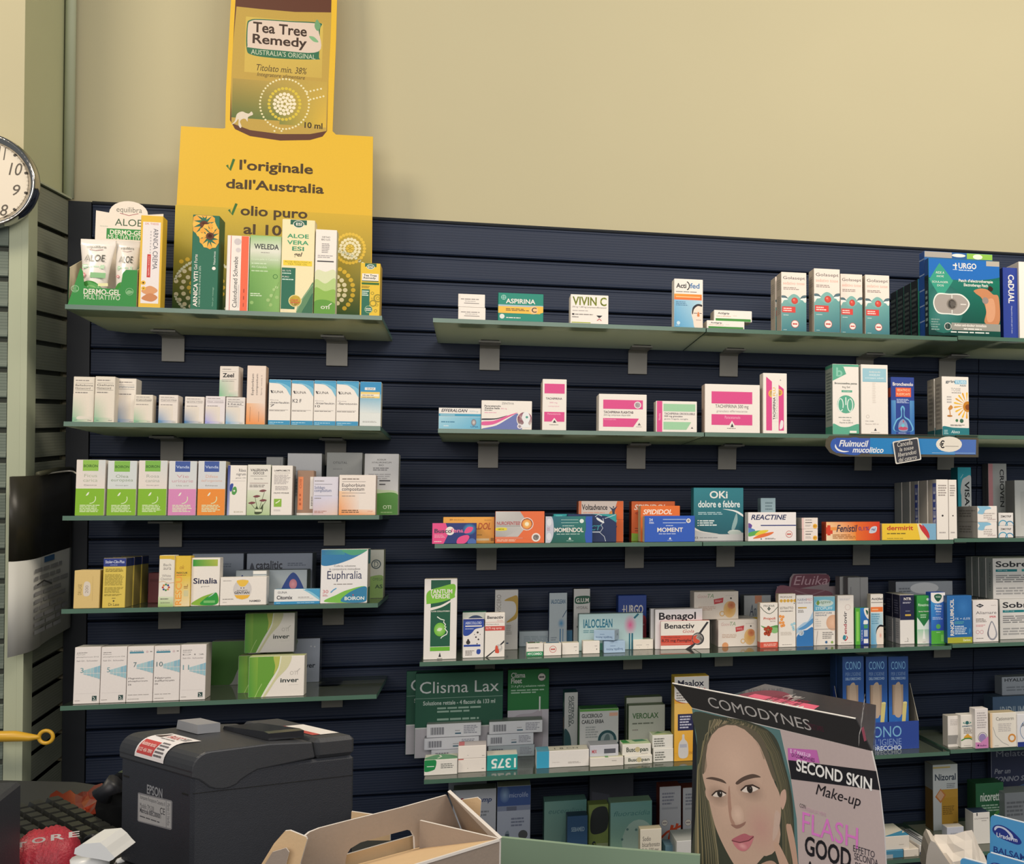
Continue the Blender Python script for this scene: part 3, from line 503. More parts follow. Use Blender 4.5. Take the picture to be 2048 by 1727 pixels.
B('L4', 381.5, 439, 1115, .012, .028, W, 'white granule carton with green bar on top and green leaf hill', [G(.05, .825, .92, .965, '2a9a3c', 'a9b84a', 'b5c24e', '2a9a3c'), T('Sinalia', .08, .46, .92, .58, '23264a', 'b'), T('granuli', .35, .385, .64, .42, GY), Qg('8ab83c', (.05, .03), (.3, .16), (.65, .24), (.92, .26), (.92, .03)), Qg('2a9a3c', (.35, .03), (.5, .15), (.75, .24), (.92, .26), (.92, .03)), Rr(.46, .06, .86, .11, '7cc070'), Qg('c8d4da', (.62, .18), (.8, .26), (.88, .29), (.76, .22))])
B('L4', 440, 533, 1153.5, .012, .028, W, 'wide white carton with a grey and yellow disc in its middle', [EG(.48, .56, .2, .36, 'd9d4d2', 'd3cecc'), Qg('efc34a', (.36, .88), (.6, .88), (.55, .70), (.48, .66), (.41, .70)), Pg('f0b93c', (.31, .36), (.65, .36), (.6, .25), (.48, .2), (.36, .25)), T('GENTIAN', .31, .40, .63, .49, K, 'b'), Ln(.36, .51, .6, .545, 1, '55504e'), D(.45, .61, .012, K), D(.51, .61, .012, K), T('NAMED', .64, .11, .88, .18, '4a464a', 'b'), Ln(.06, .86, .26, .89, 1), Ln(.06, .2, .3, .24, 1), Ln(.06, .1, .15, .12, 1)])
B('L4', 547.5, 640, 1177.5, .014, .022, 'e9e9e8', 'low wide white carton with blue swoosh and blue base stripe', [Qg('4aa0cc', (.66, .95), (.8, .7), (1, .3), (1, 1), (.8, 1)), Qg('8cc8e0', (.62, .97), (.76, .72), (1, .22), (1, .35), (.8, .8)), Rr(0, 0, 1, .18, '3390c4'), T('GUNA', .08, .72, .28, .86, '55505a'), T('Citomix', .06, .32, .40, .58, '35323c', 'b'), Rr(.52, .36, .85, .375, '9a9694'), Ln(.52, .42, .82, .48, 1), Ln(.05, .05, .16, .11, 1, 'c8e0ee'), Ln(.5, .06, .88, .11, 1, 'c8e0ee')], sc='5aa6cc')
B('L4', 641, 735, 1098, .012, .060, 'eceaea', 'large white eye-drop carton with blue green corner sweeps', [Qg('2f7cae', (0, 1), (0, .72), (.3, .72), (.7, .84), (.98, 1), (.5, 1)), G(0, .9, .5, 1, '2f78a8', '3f92a0', '4a9a8a', '2a70a4'), Qg('4fa07c', (.45, 1), (.6, .9), (.8, .9), (.98, 1)), Qg('7cc04c', (.10, .03), (.35, .16), (.6, .25), (.98, .30), (.98, .03)), Qg('2f80aa', (.45, .03), (.62, .20), (.98, .30), (.98, .03)), T('Collirio, soluzione', .28, .67, .74, .71, '6a6668'), T('in contenitore monodose', .18, .615, .84, .655, '6a6668'), T('Euphralia', .14, .40, .88, .60, '2a3058'), Ln(.28, .34, .74, .365, 1), T('30', .05, .19, .17, .25, 'd2707a'), Ln(.05, .13, .17, .17, 2, 'd2909a'), St('5aa0d0', .025, (.22, .2), (.28, .25), (.34, .28)), T('BOIRON', .52, .055, .94, .12, 'eef2ec', 'b'), D(.7, .15, .015, 'd2484c')], sc='b9b4a4', ar=[Rr(.2, .0, .9, .28, '3f6a4c'), Rr(.2, .72, .9, 1, '2f6a70')], tc='d6d4cc')
B('L4', 383, 486, 1106.5, .150, .05, '8b95a6', 'plain slate blue carton behind the granule carton', [Ln(.5, .7, .85, .8, 2, '6c7688')], sc='6f7684')
B('L4', 492, 624, 1106, .150, .06, '8e98a9', 'slate blue carton with dark drop mark and bold heading', [Qg('3c4352', (.05, .66), (.08, .8), (.12, .66), (.085, .62)), T('catalitic', .14, .66, .54, .84, '242a38', 'b'), Ln(.62, .72, .9, .8, 2, '5f6a7c'), Ln(.3, .58, .55, .6, 1, '6c7688')], sc='6f7684')
B('L4', 471, 614, 1139.5, .085, .05, 'b3bec6', 'silver blue carton with a navy teardrop holding pink spheres', [Qg('2c4a96', (.62, .04), (.64, .40), (.80, .92), (.95, .45), (.96, .04)), EG(.805, .55, .055, .16, 'e0a0ac', 'c77c8c'), EG(.80, .25, .05, .12, 'e0a0ac', 'c77c8c'), Qg('2c3f80', (.05, .68), (.09, .86), (.12, .68), (.085, .62)), Ln(.14, .68, .24, .78, 1, '6a7684')], sc='8d979e')
B('L4', 505, 533, 1141, .045, .03, 'e2e2df', 'small white banded carton peeking over the disc printed one', [Rr(0, .86, 1, .9, '9aa6ac'), Rr(0, .75, 1, .79, '9aa6ac')], sc='c8c8c4')
B('L4', 690, 767, 1099, .14, .045, 'b9bcb4', 'silver and green carton behind the eye-drop carton', [Og(.80, .70, .13, .03, '4a5a60'), T('D', .75, .64, .86, .76, '4a5a60'), Qg('7fa05c', (0, .35), (.5, .42), (1, .45), (1, 0), (0, 0)), T('AS', .78, .2, .98, .28, '2f4a34', 'b'), T('OMEGA', .72, .36, .98, .42, '4a6a44')], sc='8a927c')
# ---- fifth left shelf: numbered white cartons
def schus(n, hd, m_):
    a = [Ln(.08, .89, .5, .91, 1, '8a8684')]
    if hd: a = [Rr(.08, .875, .62, .905, '4f90a8'), T('DR. SCHUSSLER', .1, .905, .6, .93, '6a8a98'), D(.75, .9, .05, 'd8c4c8'), Rr(.86, .895, .94, .91, '8a8684'), T(m_[0], .06, .405, .66, .44, '4a4446'), T(m_[1], .06, .355, .8, .39, '4a4446'), T(m_[2], .06, .30, .18, .33, '4a4446'), Ln(.06, .12, .9, .135, 1), Ln(.06, .045, .5, .06, 1)]
    else: a += [T(m_[0], .08, .86, .4, .88, GY), T(m_[1], .08, .81, .92, .835, GY), T('Sali Dr. Schussler', .08, .745, .9, .77, '8a8486'), Rr(.06, .18, .92, .182, 'd2cbcb'), Rr(.72, .045, .90, .135, '2f4a48'), St('d9dcd9', .03, (.75, .12), (.83, .09), (.76, .06), (.88, .06)), Ln(.06, .05, .3, .065, 1)]
    y = .70 if hd else .62
    for i in range(5):
        u = .36+i*.135
        a += [Pg('a9cdd6' if i < 3 else '8fbdd0', (u, y-.08), (u+.12, y-.08), (u+.12, y-.015+i*.016), (u, y-.03+i*.016)), Pg('9cc6d2', (u, y-.09), (u+.12, y-.09), (u+.12, y-.11-i*.02), (u, y-.10-i*.018))]
    return a+[T(n, .24 if len(n) == 1 else .1, y-.07, .36 if len(n) == 1 else .34, y+.015, '7fa8b0' if not hd else '5a7a80')]
for xl_, xr_, yt_, n_, hd_, m__ in ((147.5, 200.2, 1293.5, '3', 0, ('Ferrum', 'phosphoricum D12')), (200.8, 252.8, 1293, '5', 0, ('Kalium', 'phosphoricum D6')), (253.4, 306.2, 1292, '7', 1, ('Magnesium', 'phosphoricum', 'D6')), (306.8, 359.4, 1291, '10', 1, ('Natrum', 'sulfuricum', 'D6')), (360, 411.5, 1288.5, '11', 0, ('Silicea', 'D12'))):
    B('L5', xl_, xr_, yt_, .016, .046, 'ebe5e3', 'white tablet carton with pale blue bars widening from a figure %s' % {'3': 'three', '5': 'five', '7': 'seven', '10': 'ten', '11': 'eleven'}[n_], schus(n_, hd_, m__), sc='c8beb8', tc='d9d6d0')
def inver(dim=0):
    return [Qg('6aa238', (0, 0), (0, 1), (.35, 1), (.56, 1), (.52, .7), (.36, .3), (.22, 0)), G(0, 0, .16, 1, '4f9a3c', '74a83c', '86b040', '5f9a38'), Qg('b9c05a', (.44, 1), (.56, 1), (.52, .72), (.45, .55), (.47, .75)), Qg('d6d4a8', (.58, 1), (.76, 1), (.70, .72), (.5, .42), (.3, 0), (.26, 0), (.44, .4), (.55, .7)), Qg('e9ecd9', (.56, 1), (.58, 1), (.54, .70), (.38, .33), (.26, 0), (.23, 0), (.36, .33), (.52, .7)), St('a9cc78', .012, (.12, 0), (.18, .18), (.24, .33)), T('OTI', .74, .53, .88, .62, 'c4bfb8'), St('c4bfb8', .015, (.86, .6), (.92, .68)), T('inver', .57, .345, .90, .45, '3c4644', 'b'), Rr(.72, .28, .9, .285, 'd5d0ca')]
B('L5', 497.5, 609, 1311.5, 0, .034, W, 'green and white curved-field carton at the front of its little stack', inver(), yb=1392.5, k='inv', sc='d6d2c9', tc='cdd39a')
B('L5', 476.5, 585, 1309.5, 0, .033, W, 'green and white curved-field carton standing just behind its front twin', inver(), yb=1384, k='inv2', sc='d0ccc2', tc='c2cc8a')
HT['inv2'] = (HT['inv2'][0], max(HT['inv2'][1], HT['inv'][1]))
B('L5', 490, 589.5, 1225.5, .003, .034, W, 'green and white curved-field carton lying on top of the stack', inver(), on='inv2', sc='b9bab0', tc='9cb068')
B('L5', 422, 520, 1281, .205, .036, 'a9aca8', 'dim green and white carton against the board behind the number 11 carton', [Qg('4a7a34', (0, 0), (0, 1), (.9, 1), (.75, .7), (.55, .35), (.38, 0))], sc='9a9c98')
B('L5', 533, 639, 1277, .205, .036, 'b4bccc', 'bluish silver carton at the back beside the green stack', [T('inver', .63, .33, .92, .44, '3a4050', 'b'), Qg('6f8a5c', (0, 0), (0, 1), (.56, 1), (.4, .5), (.25, 0)), D(.83, .82, .015, 'e4e8ee'), D(.9, .81, .015, 'e4e8ee')], sc='70757c', gl=True)
# ---- top right shelf
wht = [Ln(.1, .55, .9, .68, 1, '9a9492'), Ln(.25, .42, .7, .5, 1, 'aaa4a2'), Rr(.22, .28, .78, .33, '8a8482'), Rr(.06, .55, .065, .9, 'b5aeac')]
B('R1', 916, 971, 614.5, .006, .05, W, 'plain white carton under its twin on the top shelf', wht, k='wa')
B('R1', 916, 970, 588, .0, .05, W, 'plain white carton lying on its twin', wht, on='wa')
B('R1', 996, 1087, 586.5, .004, .045, '1c8a78', 'emerald green tablet carton with yellow band and round C', [Og(.12, .84, .055, .012, 'a9d8cc'), St('a9d8cc', .012, (.07, .84), (.17, .84)), St('a9d8cc', .012, (.12, .76), (.12, .92)), T('ASPIRINA', .17, .63, .82, .80, W, 'b'), Rr(0, .52, 1, .58, 'a9c0cc'), Rr(0, .28, .93, .52, 'f0bf4c'), Qg('f0bf4c', (.7, .28), (1, .34), (1, .54), (.7, .52)), Ln(.17, .36, .7, .46, 2, '5a4a2a'), D(.79, .41, .09, 'f0c48a'), T('C', .74, .33, .85, .51, '3a3a34', 'b'), D(.09, .16, .055, 'dde4e0'), Ln(.18, .09, .55, .15, 1, W)], sc='d6cfb4', al=[Rr(0, 0, 1, 1, '1a7a6a')])
B('R1', 1141, 1217, 589.5, .004, .045, W, 'white effervescent carton with outlined lime lettering', [T('VIVIN C', .05, .63, .95, .93, '7c8a30', 'b'), T('VIVIN C', .06, .64, .94, .92, 'b9c44a'), T('330 mg + 200 mg compresse effervescenti', .04, .53, .95, .60, '55504e', 'i'), Ln(.05, .42, .6, .47, 1, 'b0aaa8'), Rr(.04, .29, .1, .35, '3a3638'), Ln(.12, .29, .6, .35, 1), Ln(.04, .2, .26, .25, 1, '55504e'), Pg('2a282c', (.68, .3), (.84, .3), (.76, .2)), Rr(.69, .12, .83, .22, 'e9e4de'), Pg('c2303a', (.69, .12), (.83, .12), (.76, .2)), Pg(W, (.72, .12), (.8, .12), (.76, .17)), Rr(.03, .025, .53, .055, 'a9b83c')])
AF = [T('Acti', .07, .81, .42, .91, '26262c', 'b'), T('fed', .55, .81, .88, .92, '4a7cb0', 'b'), St('26262c', .035, *[(.40+.13*cos(a*.35-1.2), .86+.09*sin(a*.35-1.2)) for a in range(8)]), Ln(.06, .72, .88, .75, 1), G(0, .57, .96, .69, 'ee6a30', 'ee6a30', 'f4902e', 'f0a43c'), Rr(.06, .62, .9, .64, 'f6c890'), G(0, 0, .96, .57, '4a9ccc', '8cc4e0', 'b9d6e2', '7fbadc'), Ln(.06, .44, .5, .54, 3, '5a86a8'), Qg('f0ded0', (.72, 0), (.66, .15), (.60, .3), (.68, .43), (.85, .47), (.96, .46), (.96, 0)), Qg('22222a', (.62, .3), (.65, .42), (.8, .49), (.96, .48), (.96, .44), (.82, .45), (.69, .38), (.65, .28)), St('3a3a44', .02, (.68, .30), (.8, .30)), St('3a3a44', .02, (.88, .30), (.96, .30)), Qg('d8834a', (.82, .32), (.86, .32), (.88, .24), (.80, .24)), St('5a4a4a', .012, (.76, .16), (.94, .16)), D(.15, .09, .06, 'c8e0ee'), Ln(.06, .03, .22, .05, 1, 'cfe2ee')]
B('R1', 1348, 1406, 558, .004, .03, W, 'tall white and blue carton with orange bar and drawn man', AF)
AG = [T('Acti)grip', .1, .60, .4, .82, '33343a', 'b'), T('tosse e raffreddore', .06, .42, .44, .54, 'c98a7a'), Rr(.04, .04, .97, .27, '3f8a3c'), Rr(.5, .5, .6, .56, 'dcd2ca')]
B('R1', 1413.5, 1489, 641.5, .004, .05, W, 'low white carton with green base stripe, lower of two', AG, k='ag', sc='c9c0b4')
B('R1', 1428, 1504, 620.8, .008, .04, W, 'low white carton with green base stripe set on its twin', AG, on='ag', sc='c9c0b4')
GOL = [G(0, 0, 1, .55, '3f7f8a', '3a7480', '6aa6a4', '7fb4ae'), Qg('efe6dc', (0, .50), (.1, .52), (.22, .56), (.3, .62), (.5, .655), (.7, .62), (.8, .56), (1, .52), (1, 1), (0, 1)), Rr(0, .6, 1, 1, 'f0e2d8'), Qg('7fb4ae', (.22, .52), (.34, .6), (.5, .635), (.68, .6), (.78, .52), (.5, .45)), Qg('55707a', (0, .6), (.16, .6), (.26, .555), (.14, .55), (0, .57)), Qg('55707a', (1, .62), (.84, .61), (.75, .56), (.86, .56), (1, .585)), E(.1, .545, .16, .018, 'eef0ee'), E(.93, .55, .17, .02, 'eef0ee'), T('Golasept', .07, .865, .95, .93, '45434a'), T('sedativo tosse', .07, .79, .93, .84, 'e8a898'), Ln(.08, .70, .7, .75, 2, '9a8c88'), EG(.53, .52, .13, .055, 'e05a4c', 'c23a30'), EG(.50, .535, .05, .02, 'f0a090', 'dc5446'), Rr(.03, .32, .56, .42, 'd8443e'), Ln(.08, .335, .48, .405, 2, 'f6d8d0'), Ln(.08, .265, .32, .285, 1, 'cfe0dc')]+LOGO(.54, .13, .15)+[Ln(.08, .02, .25, .035, 1, 'bcd4d0')]
gl_ = [Ln(.15, .72, .85, .9, 5, 'a39a92'), Ln(.15, .3, .85, .62, 10, 'a39a92')]
for q, (xa, xb, yt_, so, lb) in enumerate(((1562.5, 1613, 544.5, .008, 'hiding a twin behind it'), (1628, 1680, 537.5, .001, 'standing proud of the row'), (1681, 1725, 548, .012, 'in the middle of the row'), (1730.5, 1779, 550, .012, 'next to the stacked patch cartons'))):
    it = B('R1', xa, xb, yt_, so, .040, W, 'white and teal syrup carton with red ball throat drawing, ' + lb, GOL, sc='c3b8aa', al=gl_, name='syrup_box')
    if q == 0: queue(it, .050, ['white and teal syrup carton half hidden behind its twin'])
UR = [Qg('1f6f60', (0, .80), (.3, .78), (.6, .79), (1, .83), (1, 0), (0, 0)), G(0, 0, 1, .74, '1a3a38', '164a40', '1d7862', '2f7a70'), EG(.2, .35, .28, .32, '4f8a86', '2a6c62'), Rr(0, .82, 1, 1, '2a6fc0'), Qg('2a6fc0', (0, .83), (0, .75), (.3, .73), (.7, .74), (1, .79), (1, .85)), Rr(.81, .93, 1, 1, 'b9b2a6'), T('URGO', .42, .88, .67, .955, W, 'b'), St(W, .016, (.34, .92), (.40, .92)), St(W, .016, (.38, .87), (.38, .95)), Ln(.42, .85, .66, .87, 1, 'cfe0f4'), Rr(.34, .86, .40, .867, 'cfe0f4'), Qg('3fa088', (.17, .92), (.32, .74), (.33, .70), (.19, .51), (.15, .51), (.02, .71), (.03, .75), (.14, .92)), T('AIDE A', .10, .80, .22, .83, W), T('SOULAGER', .05, .68, .27, .705, W), T('DOS', .12, .635, .21, .66, W), T('ANCHE', .11, .755, .21, .78, W), T("Patch d'electrotherapie", .42, .695, .90, .745, W, 'b'), T('Electrotherapy Patch', .49, .64, .83, .69, W, 'b'), Qg('e9ede6', (.06, .42), (.12, .54), (.28, .545), (.46, .54), (.57, .42), (.46, .28), (.28, .275), (.12, .29)), Qg('a9a29c', (.075, .42), (.13, .525), (.28, .53), (.45, .525), (.55, .42), (.45, .295), (.28, .29), (.13, .305)), Rr(.315, .29, .327, .53, 'e4e4de'), D(.32, .41, .075, '8f8880'), D(.32, .41, .06, 'a9a29c'), D(.32, .41, .03, 'c9c4be'), Rr(.44, .405, .52, .42, 'dcd8d2'), Qg('c98a62', (.66, .56), (.63, .60), (.72, .63), (.82, .62), (.9, .56), (.98, .52), (.98, .18), (.78, .18), (.80, .34), (.74, .50)), Qg('d9a07c', (.80, .47), (.9, .5), (.93, .35), (.9, .22), (.82, .2), (.80, .33)), Qg('3a2a20', (.83, .62), (.85, .67), (.90, .64), (.88, .60)), D(.79, .475, .045, '9a8c86'), D(.26, .12, .05, 'c9cac4'), D(.26, .12, .04, '1c4a44'), Rr(.31, .075, 1, .17, '9a9a92'), T('Action anti-douleur immediate', .35, .125, .80, .16, W, 'b'), Ln(.48, .08, .8, .11, 1, 'e4e4de'), Ln(.3, .035, .86, .065, 1, 'dfe6e2'), Ln(.03, .06, .16, .22, 5, '7fa09a')]
ul = [Rr(0, 0, 1, 1, '1b2a2c'), Ln(.2, .1, .8, .6, 7, '8aa09c'), Rr(0, .78, 1, 1, '1f4a8c')]
it = B('R1', 1857, 2000, 519, .004, .022, '1d7862', 'green and blue therapy patch carton with shoulder picture', UR, name='patch_box', sc='17282a', gl=True, al=ul)
B('R1', 1849, 1986, 505, .030, .03, '1f5c9c', 'tall blue therapy patch carton with green tab rising behind the picture carton', [Rr(0, .93, .4, 1, 'a9a49c'), Rr(.62, .93, 1, 1, '8cc04a'), E(.78, .96, .07, .03, 'e9efdc'), E(.5, .965, .1, .02, W)], name='patch_box', sc='1c4a94', al=[Rr(0, 0, 1, .85, '1c4a94')]+[Rr(0, i*.18, 1, i*.18+.014, '8aa0c8') for i in range(1, 6)])
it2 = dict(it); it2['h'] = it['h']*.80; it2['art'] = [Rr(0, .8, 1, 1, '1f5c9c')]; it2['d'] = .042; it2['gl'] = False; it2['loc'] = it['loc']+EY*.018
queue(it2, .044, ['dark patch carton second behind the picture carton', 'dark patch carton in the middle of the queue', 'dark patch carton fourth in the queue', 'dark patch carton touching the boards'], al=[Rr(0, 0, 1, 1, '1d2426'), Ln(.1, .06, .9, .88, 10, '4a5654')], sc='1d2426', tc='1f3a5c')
B('R1', 2006, 2036, 535, .02, .09, '28409a', 'narrow navy carton with vertical white lettering beside the patches', [T('CeDUAL', .35, .50, .75, .90, W, 'db'), T('Dispositivo pronto per il naso', .5, .08, .62, .46, 'c8d0ec', 'd')], sc='1f2f70', al=[Ln(.2, .2, .8, .8, 12, '55639c')])
B('R1', 2038, 2085, 524, .012, .09, W, 'tall white carton past the navy one on the top shelf', [T('URTIC', .25, .35, .6, .6, '55504e', 'd')], sc='c9c2ba')
# ---- magenta shelf
MG = 'dc4c8c'
B('R2', 877, 962, 815.5, .006, .03, 'd9e4e8', 'low pale blue tablet carton with dark italic heading', [G(0, 0, 1, .58, '8cc4dc', '5fb0d4', '6ab4d4', 'a9d6e6'), Rr(0, .74, 1, 1, 'ece8e4'), Rr(0, .6, 1, .72, '3f9cc0'), Rr(.04, .62, .38, .7, '8cc0d4'), T('EFFERALGAN', .06, .80, .68, .95, '3a3844', 'bi'), T('500mg', .72, .80, .94, .88, '9cc0cc', 'i'), Ln(.06, .28, .42, .38, 1, '4a88a8'), EG(.83, .32, .06, .16, 'dcd4d0', '6a6a78'), T('UPSA', .76, .08, .94, .15, '2a6a9c', 'b'), Ln(.12, .1, .26, .18, 1, 'dceaf0')])
B('R2', 962.5, 1064, 801, .003, .034, W, 'white tablet carton with pink swoosh, blue hill and head icon', [T('ZENTIVA', .4, .87, .64, .94, '6a6668'), T('Paracetamolo', .06, .78, .38, .84, '3a383c', 'b'), T('Zentiva Italia', .06, .70, .36, .765, '3a383c', 'b'), T('500 mg', .38, .69, .5, .745, 'dc7a9c'), Ln(.06, .64, .26, .68, 1, '55504e'), Ln(.06, .56, .35, .60, 1, 'e49ab4'), Qg('6a78b4', (.02, 0), (.3, .14), (.55, .40), (.72, .56), (.74, .2), (.76, 0)), Qg('3a3844', (.02, .32), (.3, .35), (.52, .5), (.3, .39), (.02, .37)), Qg('e0609c', (.02, .14), (.25, .18), (.5, .40), (.72, .6), (.48, .46), (.25, .30), (.02, .26)), D(.86, .36, .165, W), D(.86, .36, .15, 'd86c9c'), Qg('e9ecee', (.78, .1), (.84, .24), (.80, .42), (.84, .6), (.92, .6), (.97, .42), (.93, .22), (.98, .1)), D(.90, .44, .025, '55a090'), D(.76, .12, .05, 'ece4ea'), D(.76, .12, .03, 'd9ccd8')])
TQ = [Rr(.08, .72, .92, .91, MG), T('TACHIPIRINA', .14, .60, .82, .64, '5a4a52', 'b'), T('500 mg', .3, .52, .62, .555, 'e090b0'), T('compresse', .24, .45, .70, .48, 'eaa8c0'), Rr(.08, .17, .92, .36, MG), T('Paracetamolo', .22, .305, .76, .34, 'f4c0d4'), Pg(W, (.38, .17), (.62, .17), (.5, .245)), Pg('33323a', (.44, .15), (.58, .15), (.51, .205)), Ln(.3, .1, .7, .12, 1)]
tqr = [Ln(.2, .1, .8, .9, 14, 'a39c98')]
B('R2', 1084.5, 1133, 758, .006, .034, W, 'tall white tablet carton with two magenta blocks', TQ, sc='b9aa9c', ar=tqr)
queue(ITEMS[-1], .039, ['tall white carton hidden behind the one with two magenta blocks'], h=ITEMS[-1]['h']*.985)
B('R2', 1197.5, 1293.5, 788, .006, .05, W, 'white carton with magenta bars and a round tablet picture', [Rr(.09, .60, .92, .845, MG), D(.81, .715, .075, 'e9dfe2'), D(.81, .715, .055, 'cfc6ca'), T('TACHIPIRINA FLASHTAB', .1, .48, .72, .545, '55464c', 'b'), T('250 mg compresse dispersibili', .1, .40, .66, .46, '7a6e72'), Pg(MG, (.09, .12), (.72, .12), (.84, .35), (.09, .35)), T('Paracetamolo', .11, .30, .36, .335, 'f2b8d0'), Pg('6a6668', (.81, .17), (.88, .17), (.845, .235)), Ln(.78, .12, .92, .14, 1)])
B('R2', 1312, 1394, 802, .006, .034, W, 'white carton with magenta spine and pale green fields', [Rr(.02, 0, .15, 1, MG), T('Novita', .06, .38, .11, .6, 'f4c8d8', 'r'), Rr(.18, .67, .96, .91, '9fd0a8'), T('TACHIPIRINA OROSOLUBILE', .2, .56, .95, .63, '7a7078', 'b'), T('500 mg granulato', .2, .47, .65, .54, '6a5e66', 'b'), T('gusto fragola vaniglia', .2, .39, .78, .45, '6a5e66'), Pg('9fd0a8', (.18, .08), (.74, .08), (.86, .33), (.18, .33)), Pg('6a6668', (.85, .12), (.91, .12), (.88, .18))], sc='d9d0c6')
B('R2', 1409.5, 1520, 768.5, .004, .036, W, 'large white carton with magenta blocks and a small dark triangle', [Rr(.12, .60, .86, .85, MG), T('TACHIPIRINA 500 mg', .19, .49, .79, .58, '55464c'), T('granulato effervescente', .21, .41, .77, .47, 'a8949c'), Rr(.12, .16, .86, .38, MG), T('Paracetamolo', .36, .29, .64, .35, 'f2b8d0'), Pg(W, (.44, .16), (.54, .16), (.49, .25)), Pg('33323a', (.465, .12), (.52, .12), (.4925, .20)), Ln(.4, .08, .6, .105, 1)], sc='cdb9ab')
B('R2', 1526, 1574, 746, .004, .03, W, 'tall narrow white carton with slanted magenta bars and lemon slices', [Pg(MG, (.13, .05), (.37, .05), (.37, .86), (.13, .94)), Pg(MG, (.65, .05), (.87, .05), (.87, .74), (.65, .81)), D(.38, .66, .16, 'f0b24a'), D(.38, .66, .12, 'f4d890'), D(.68, .68, .14, 'f0b24a'), D(.68, .68, .10, 'f4d890'), Rr(.37, .2, .65, .8, W), T('TACHIPIRINA', .41, .23, .52, .60, '33303a', 'rb'), T('FLU', .41, .62, .52, .76, 'e8b84a', 'rb'), T('ADULTI Paracetamolo', .55, .24, .6, .66, '8a7e84', 'r'), Qg('ece4e8', (.70, .07), (.82, .1), (.84, .2), (.76, .22), (.70, .15)), Pg('8a8486', (.7, .88), (.76, .88), (.73, .9))])
PA = '5cac90'
B('R2', 1665, 1718, 728, .004, .052, W, 'tall white and green syrup carton with lung emblem', [Pg(PA, (0, .76), (.52, .86), (.42, .96), (0, 1)), Rr(0, .965, 1, 1, PA), T('b', .14, .82, .38, .95, '8ccab4', 'b'), T('Broncosedina pensa', .08, .705, .93, .74, '3a4844', 'b'), T('4mg /5ml', .36, .65, .66, .69, '4a5452'), Rr(.34, .60, .74, .63, PA), T('sciroppo', .4, .607, .68, .624, W), D(.5, .43, .33, PA), Qg('5cac90', (.3, .35), (.34, .48), (.44, .5), (.46, .38), (.4, .34)), St('e2f0ea', .035, *[(.30+.1*cos(a*.5), .42+.09*sin(a*.5)) for a in range(-1, 12)]), St('e2f0ea', .035, *[(.66+.1*cos(a*.5), .42+.09*sin(a*.5)) for a in range(4, 17)]), St('e2f0ea', .04, (.5, .53), (.5, .42)), Ln(.22, .235, .8, .25, 1, '6a7a74'), T('Uso orale', .38, .195, .66, .215, '55605c'), T('Flacone da 200 ml', .26, .16, .76, .18, '55605c'), Qg(PA, (0, .15), (.3, .11), (.6, .11), (1, .15), (1, 0), (0, 0)), Rr(.64, .025, .90, .055, W)], sc='9aa49c', al=[Rr(0, 0, 1, .12, '4a9078'), Ln(.15, .2, .85, .9, 16, '6f7c78'), Rr(0, .95, 1, 1, '4a9078')], name='syrup_box')
B('R2', 1722, 1776, 729, .004, .04, W, 'tall white syrup carton with a pale blue panel at the top', [Rr(.06, .76, .94, .945, '9cc8d8'), Rr(.06, .755, .94, .762, '6ab0c8'), T('Ambroxolo', .3, .885, .72, .91, W), T('ANGELINI', .3, .84, .7, .865, 'eef6f8'), T('sciroppo adulti', .15, .795, .85, .82, 'eef6f8'), Ln(.42, .45, .55, .75, 12, 'e0d8d0'), Og(.24, .26, .06, .01, 'b9b0aa'), T('Uso orale', .15, .19, .46, .205, '6a6462'), T('flacone 200 ml', .15, .145, .64, .165, 'b5aca8'), Pg('44424a', (.47, .06), (.57, .06), (.52, .1)), Ln(.35, .03, .7, .04, 1)], name='syrup_box')
B('R2', 1782, 1829, 754, .004, .035, '2c4494', 'royal blue syrup carton with orange panel and glowing torso', [G(0, 0, .2, .6, '2a5ca8', '2f6ab4', '5f9ccc', '3f7cbc'), G(.8, 0, 1, .6, '2f6ab4', '2a5ca8', '3f7cbc', '5f9ccc'), T('Bronchenolo', .08, .85, .95, .91, W, 'b'), Rr(.2, .66, .86, .82, 'e8603a'), T('SEDATIVO E', .26, .755, .8, .80, 'f8c8a0', 'b'), T('FLUIDIFICANTE', .24, .685, .82, .73, 'f8c8a0', 'b'), Ln(.24, .55, .8, .63, 4, 'b9c8ec'), Qg('6fb4dc', (.12, .08), (.2, .26), (.4, .32), (.42, .40), (.40, .46), (.48, .51), (.58, .47), (.57, .38), (.6, .32), (.8, .26), (.92, .08)), Qg('2c4c94', (.17, .08), (.24, .24), (.44, .31), (.46, .42), (.48, .48), (.54, .43), (.56, .31), (.76, .24), (.86, .08)), Qg('8a9cc0', (.34, .08), (.32, .2), (.5, .28), (.68, .2), (.68, .08)), E(.5, .12, .2, .03, 'c0506a'), D(.5, .17, .07, '6fc4d8'), EG(.52, .24, .03, .02, 'e05a4a', '9a5a7a'), Ln(.3, .03, .75, .05, 1, 'b9c8ec')], sc='22356c', al=[Rr(0, .66, 1, .82, 'b04a34')], name='syrup_box')
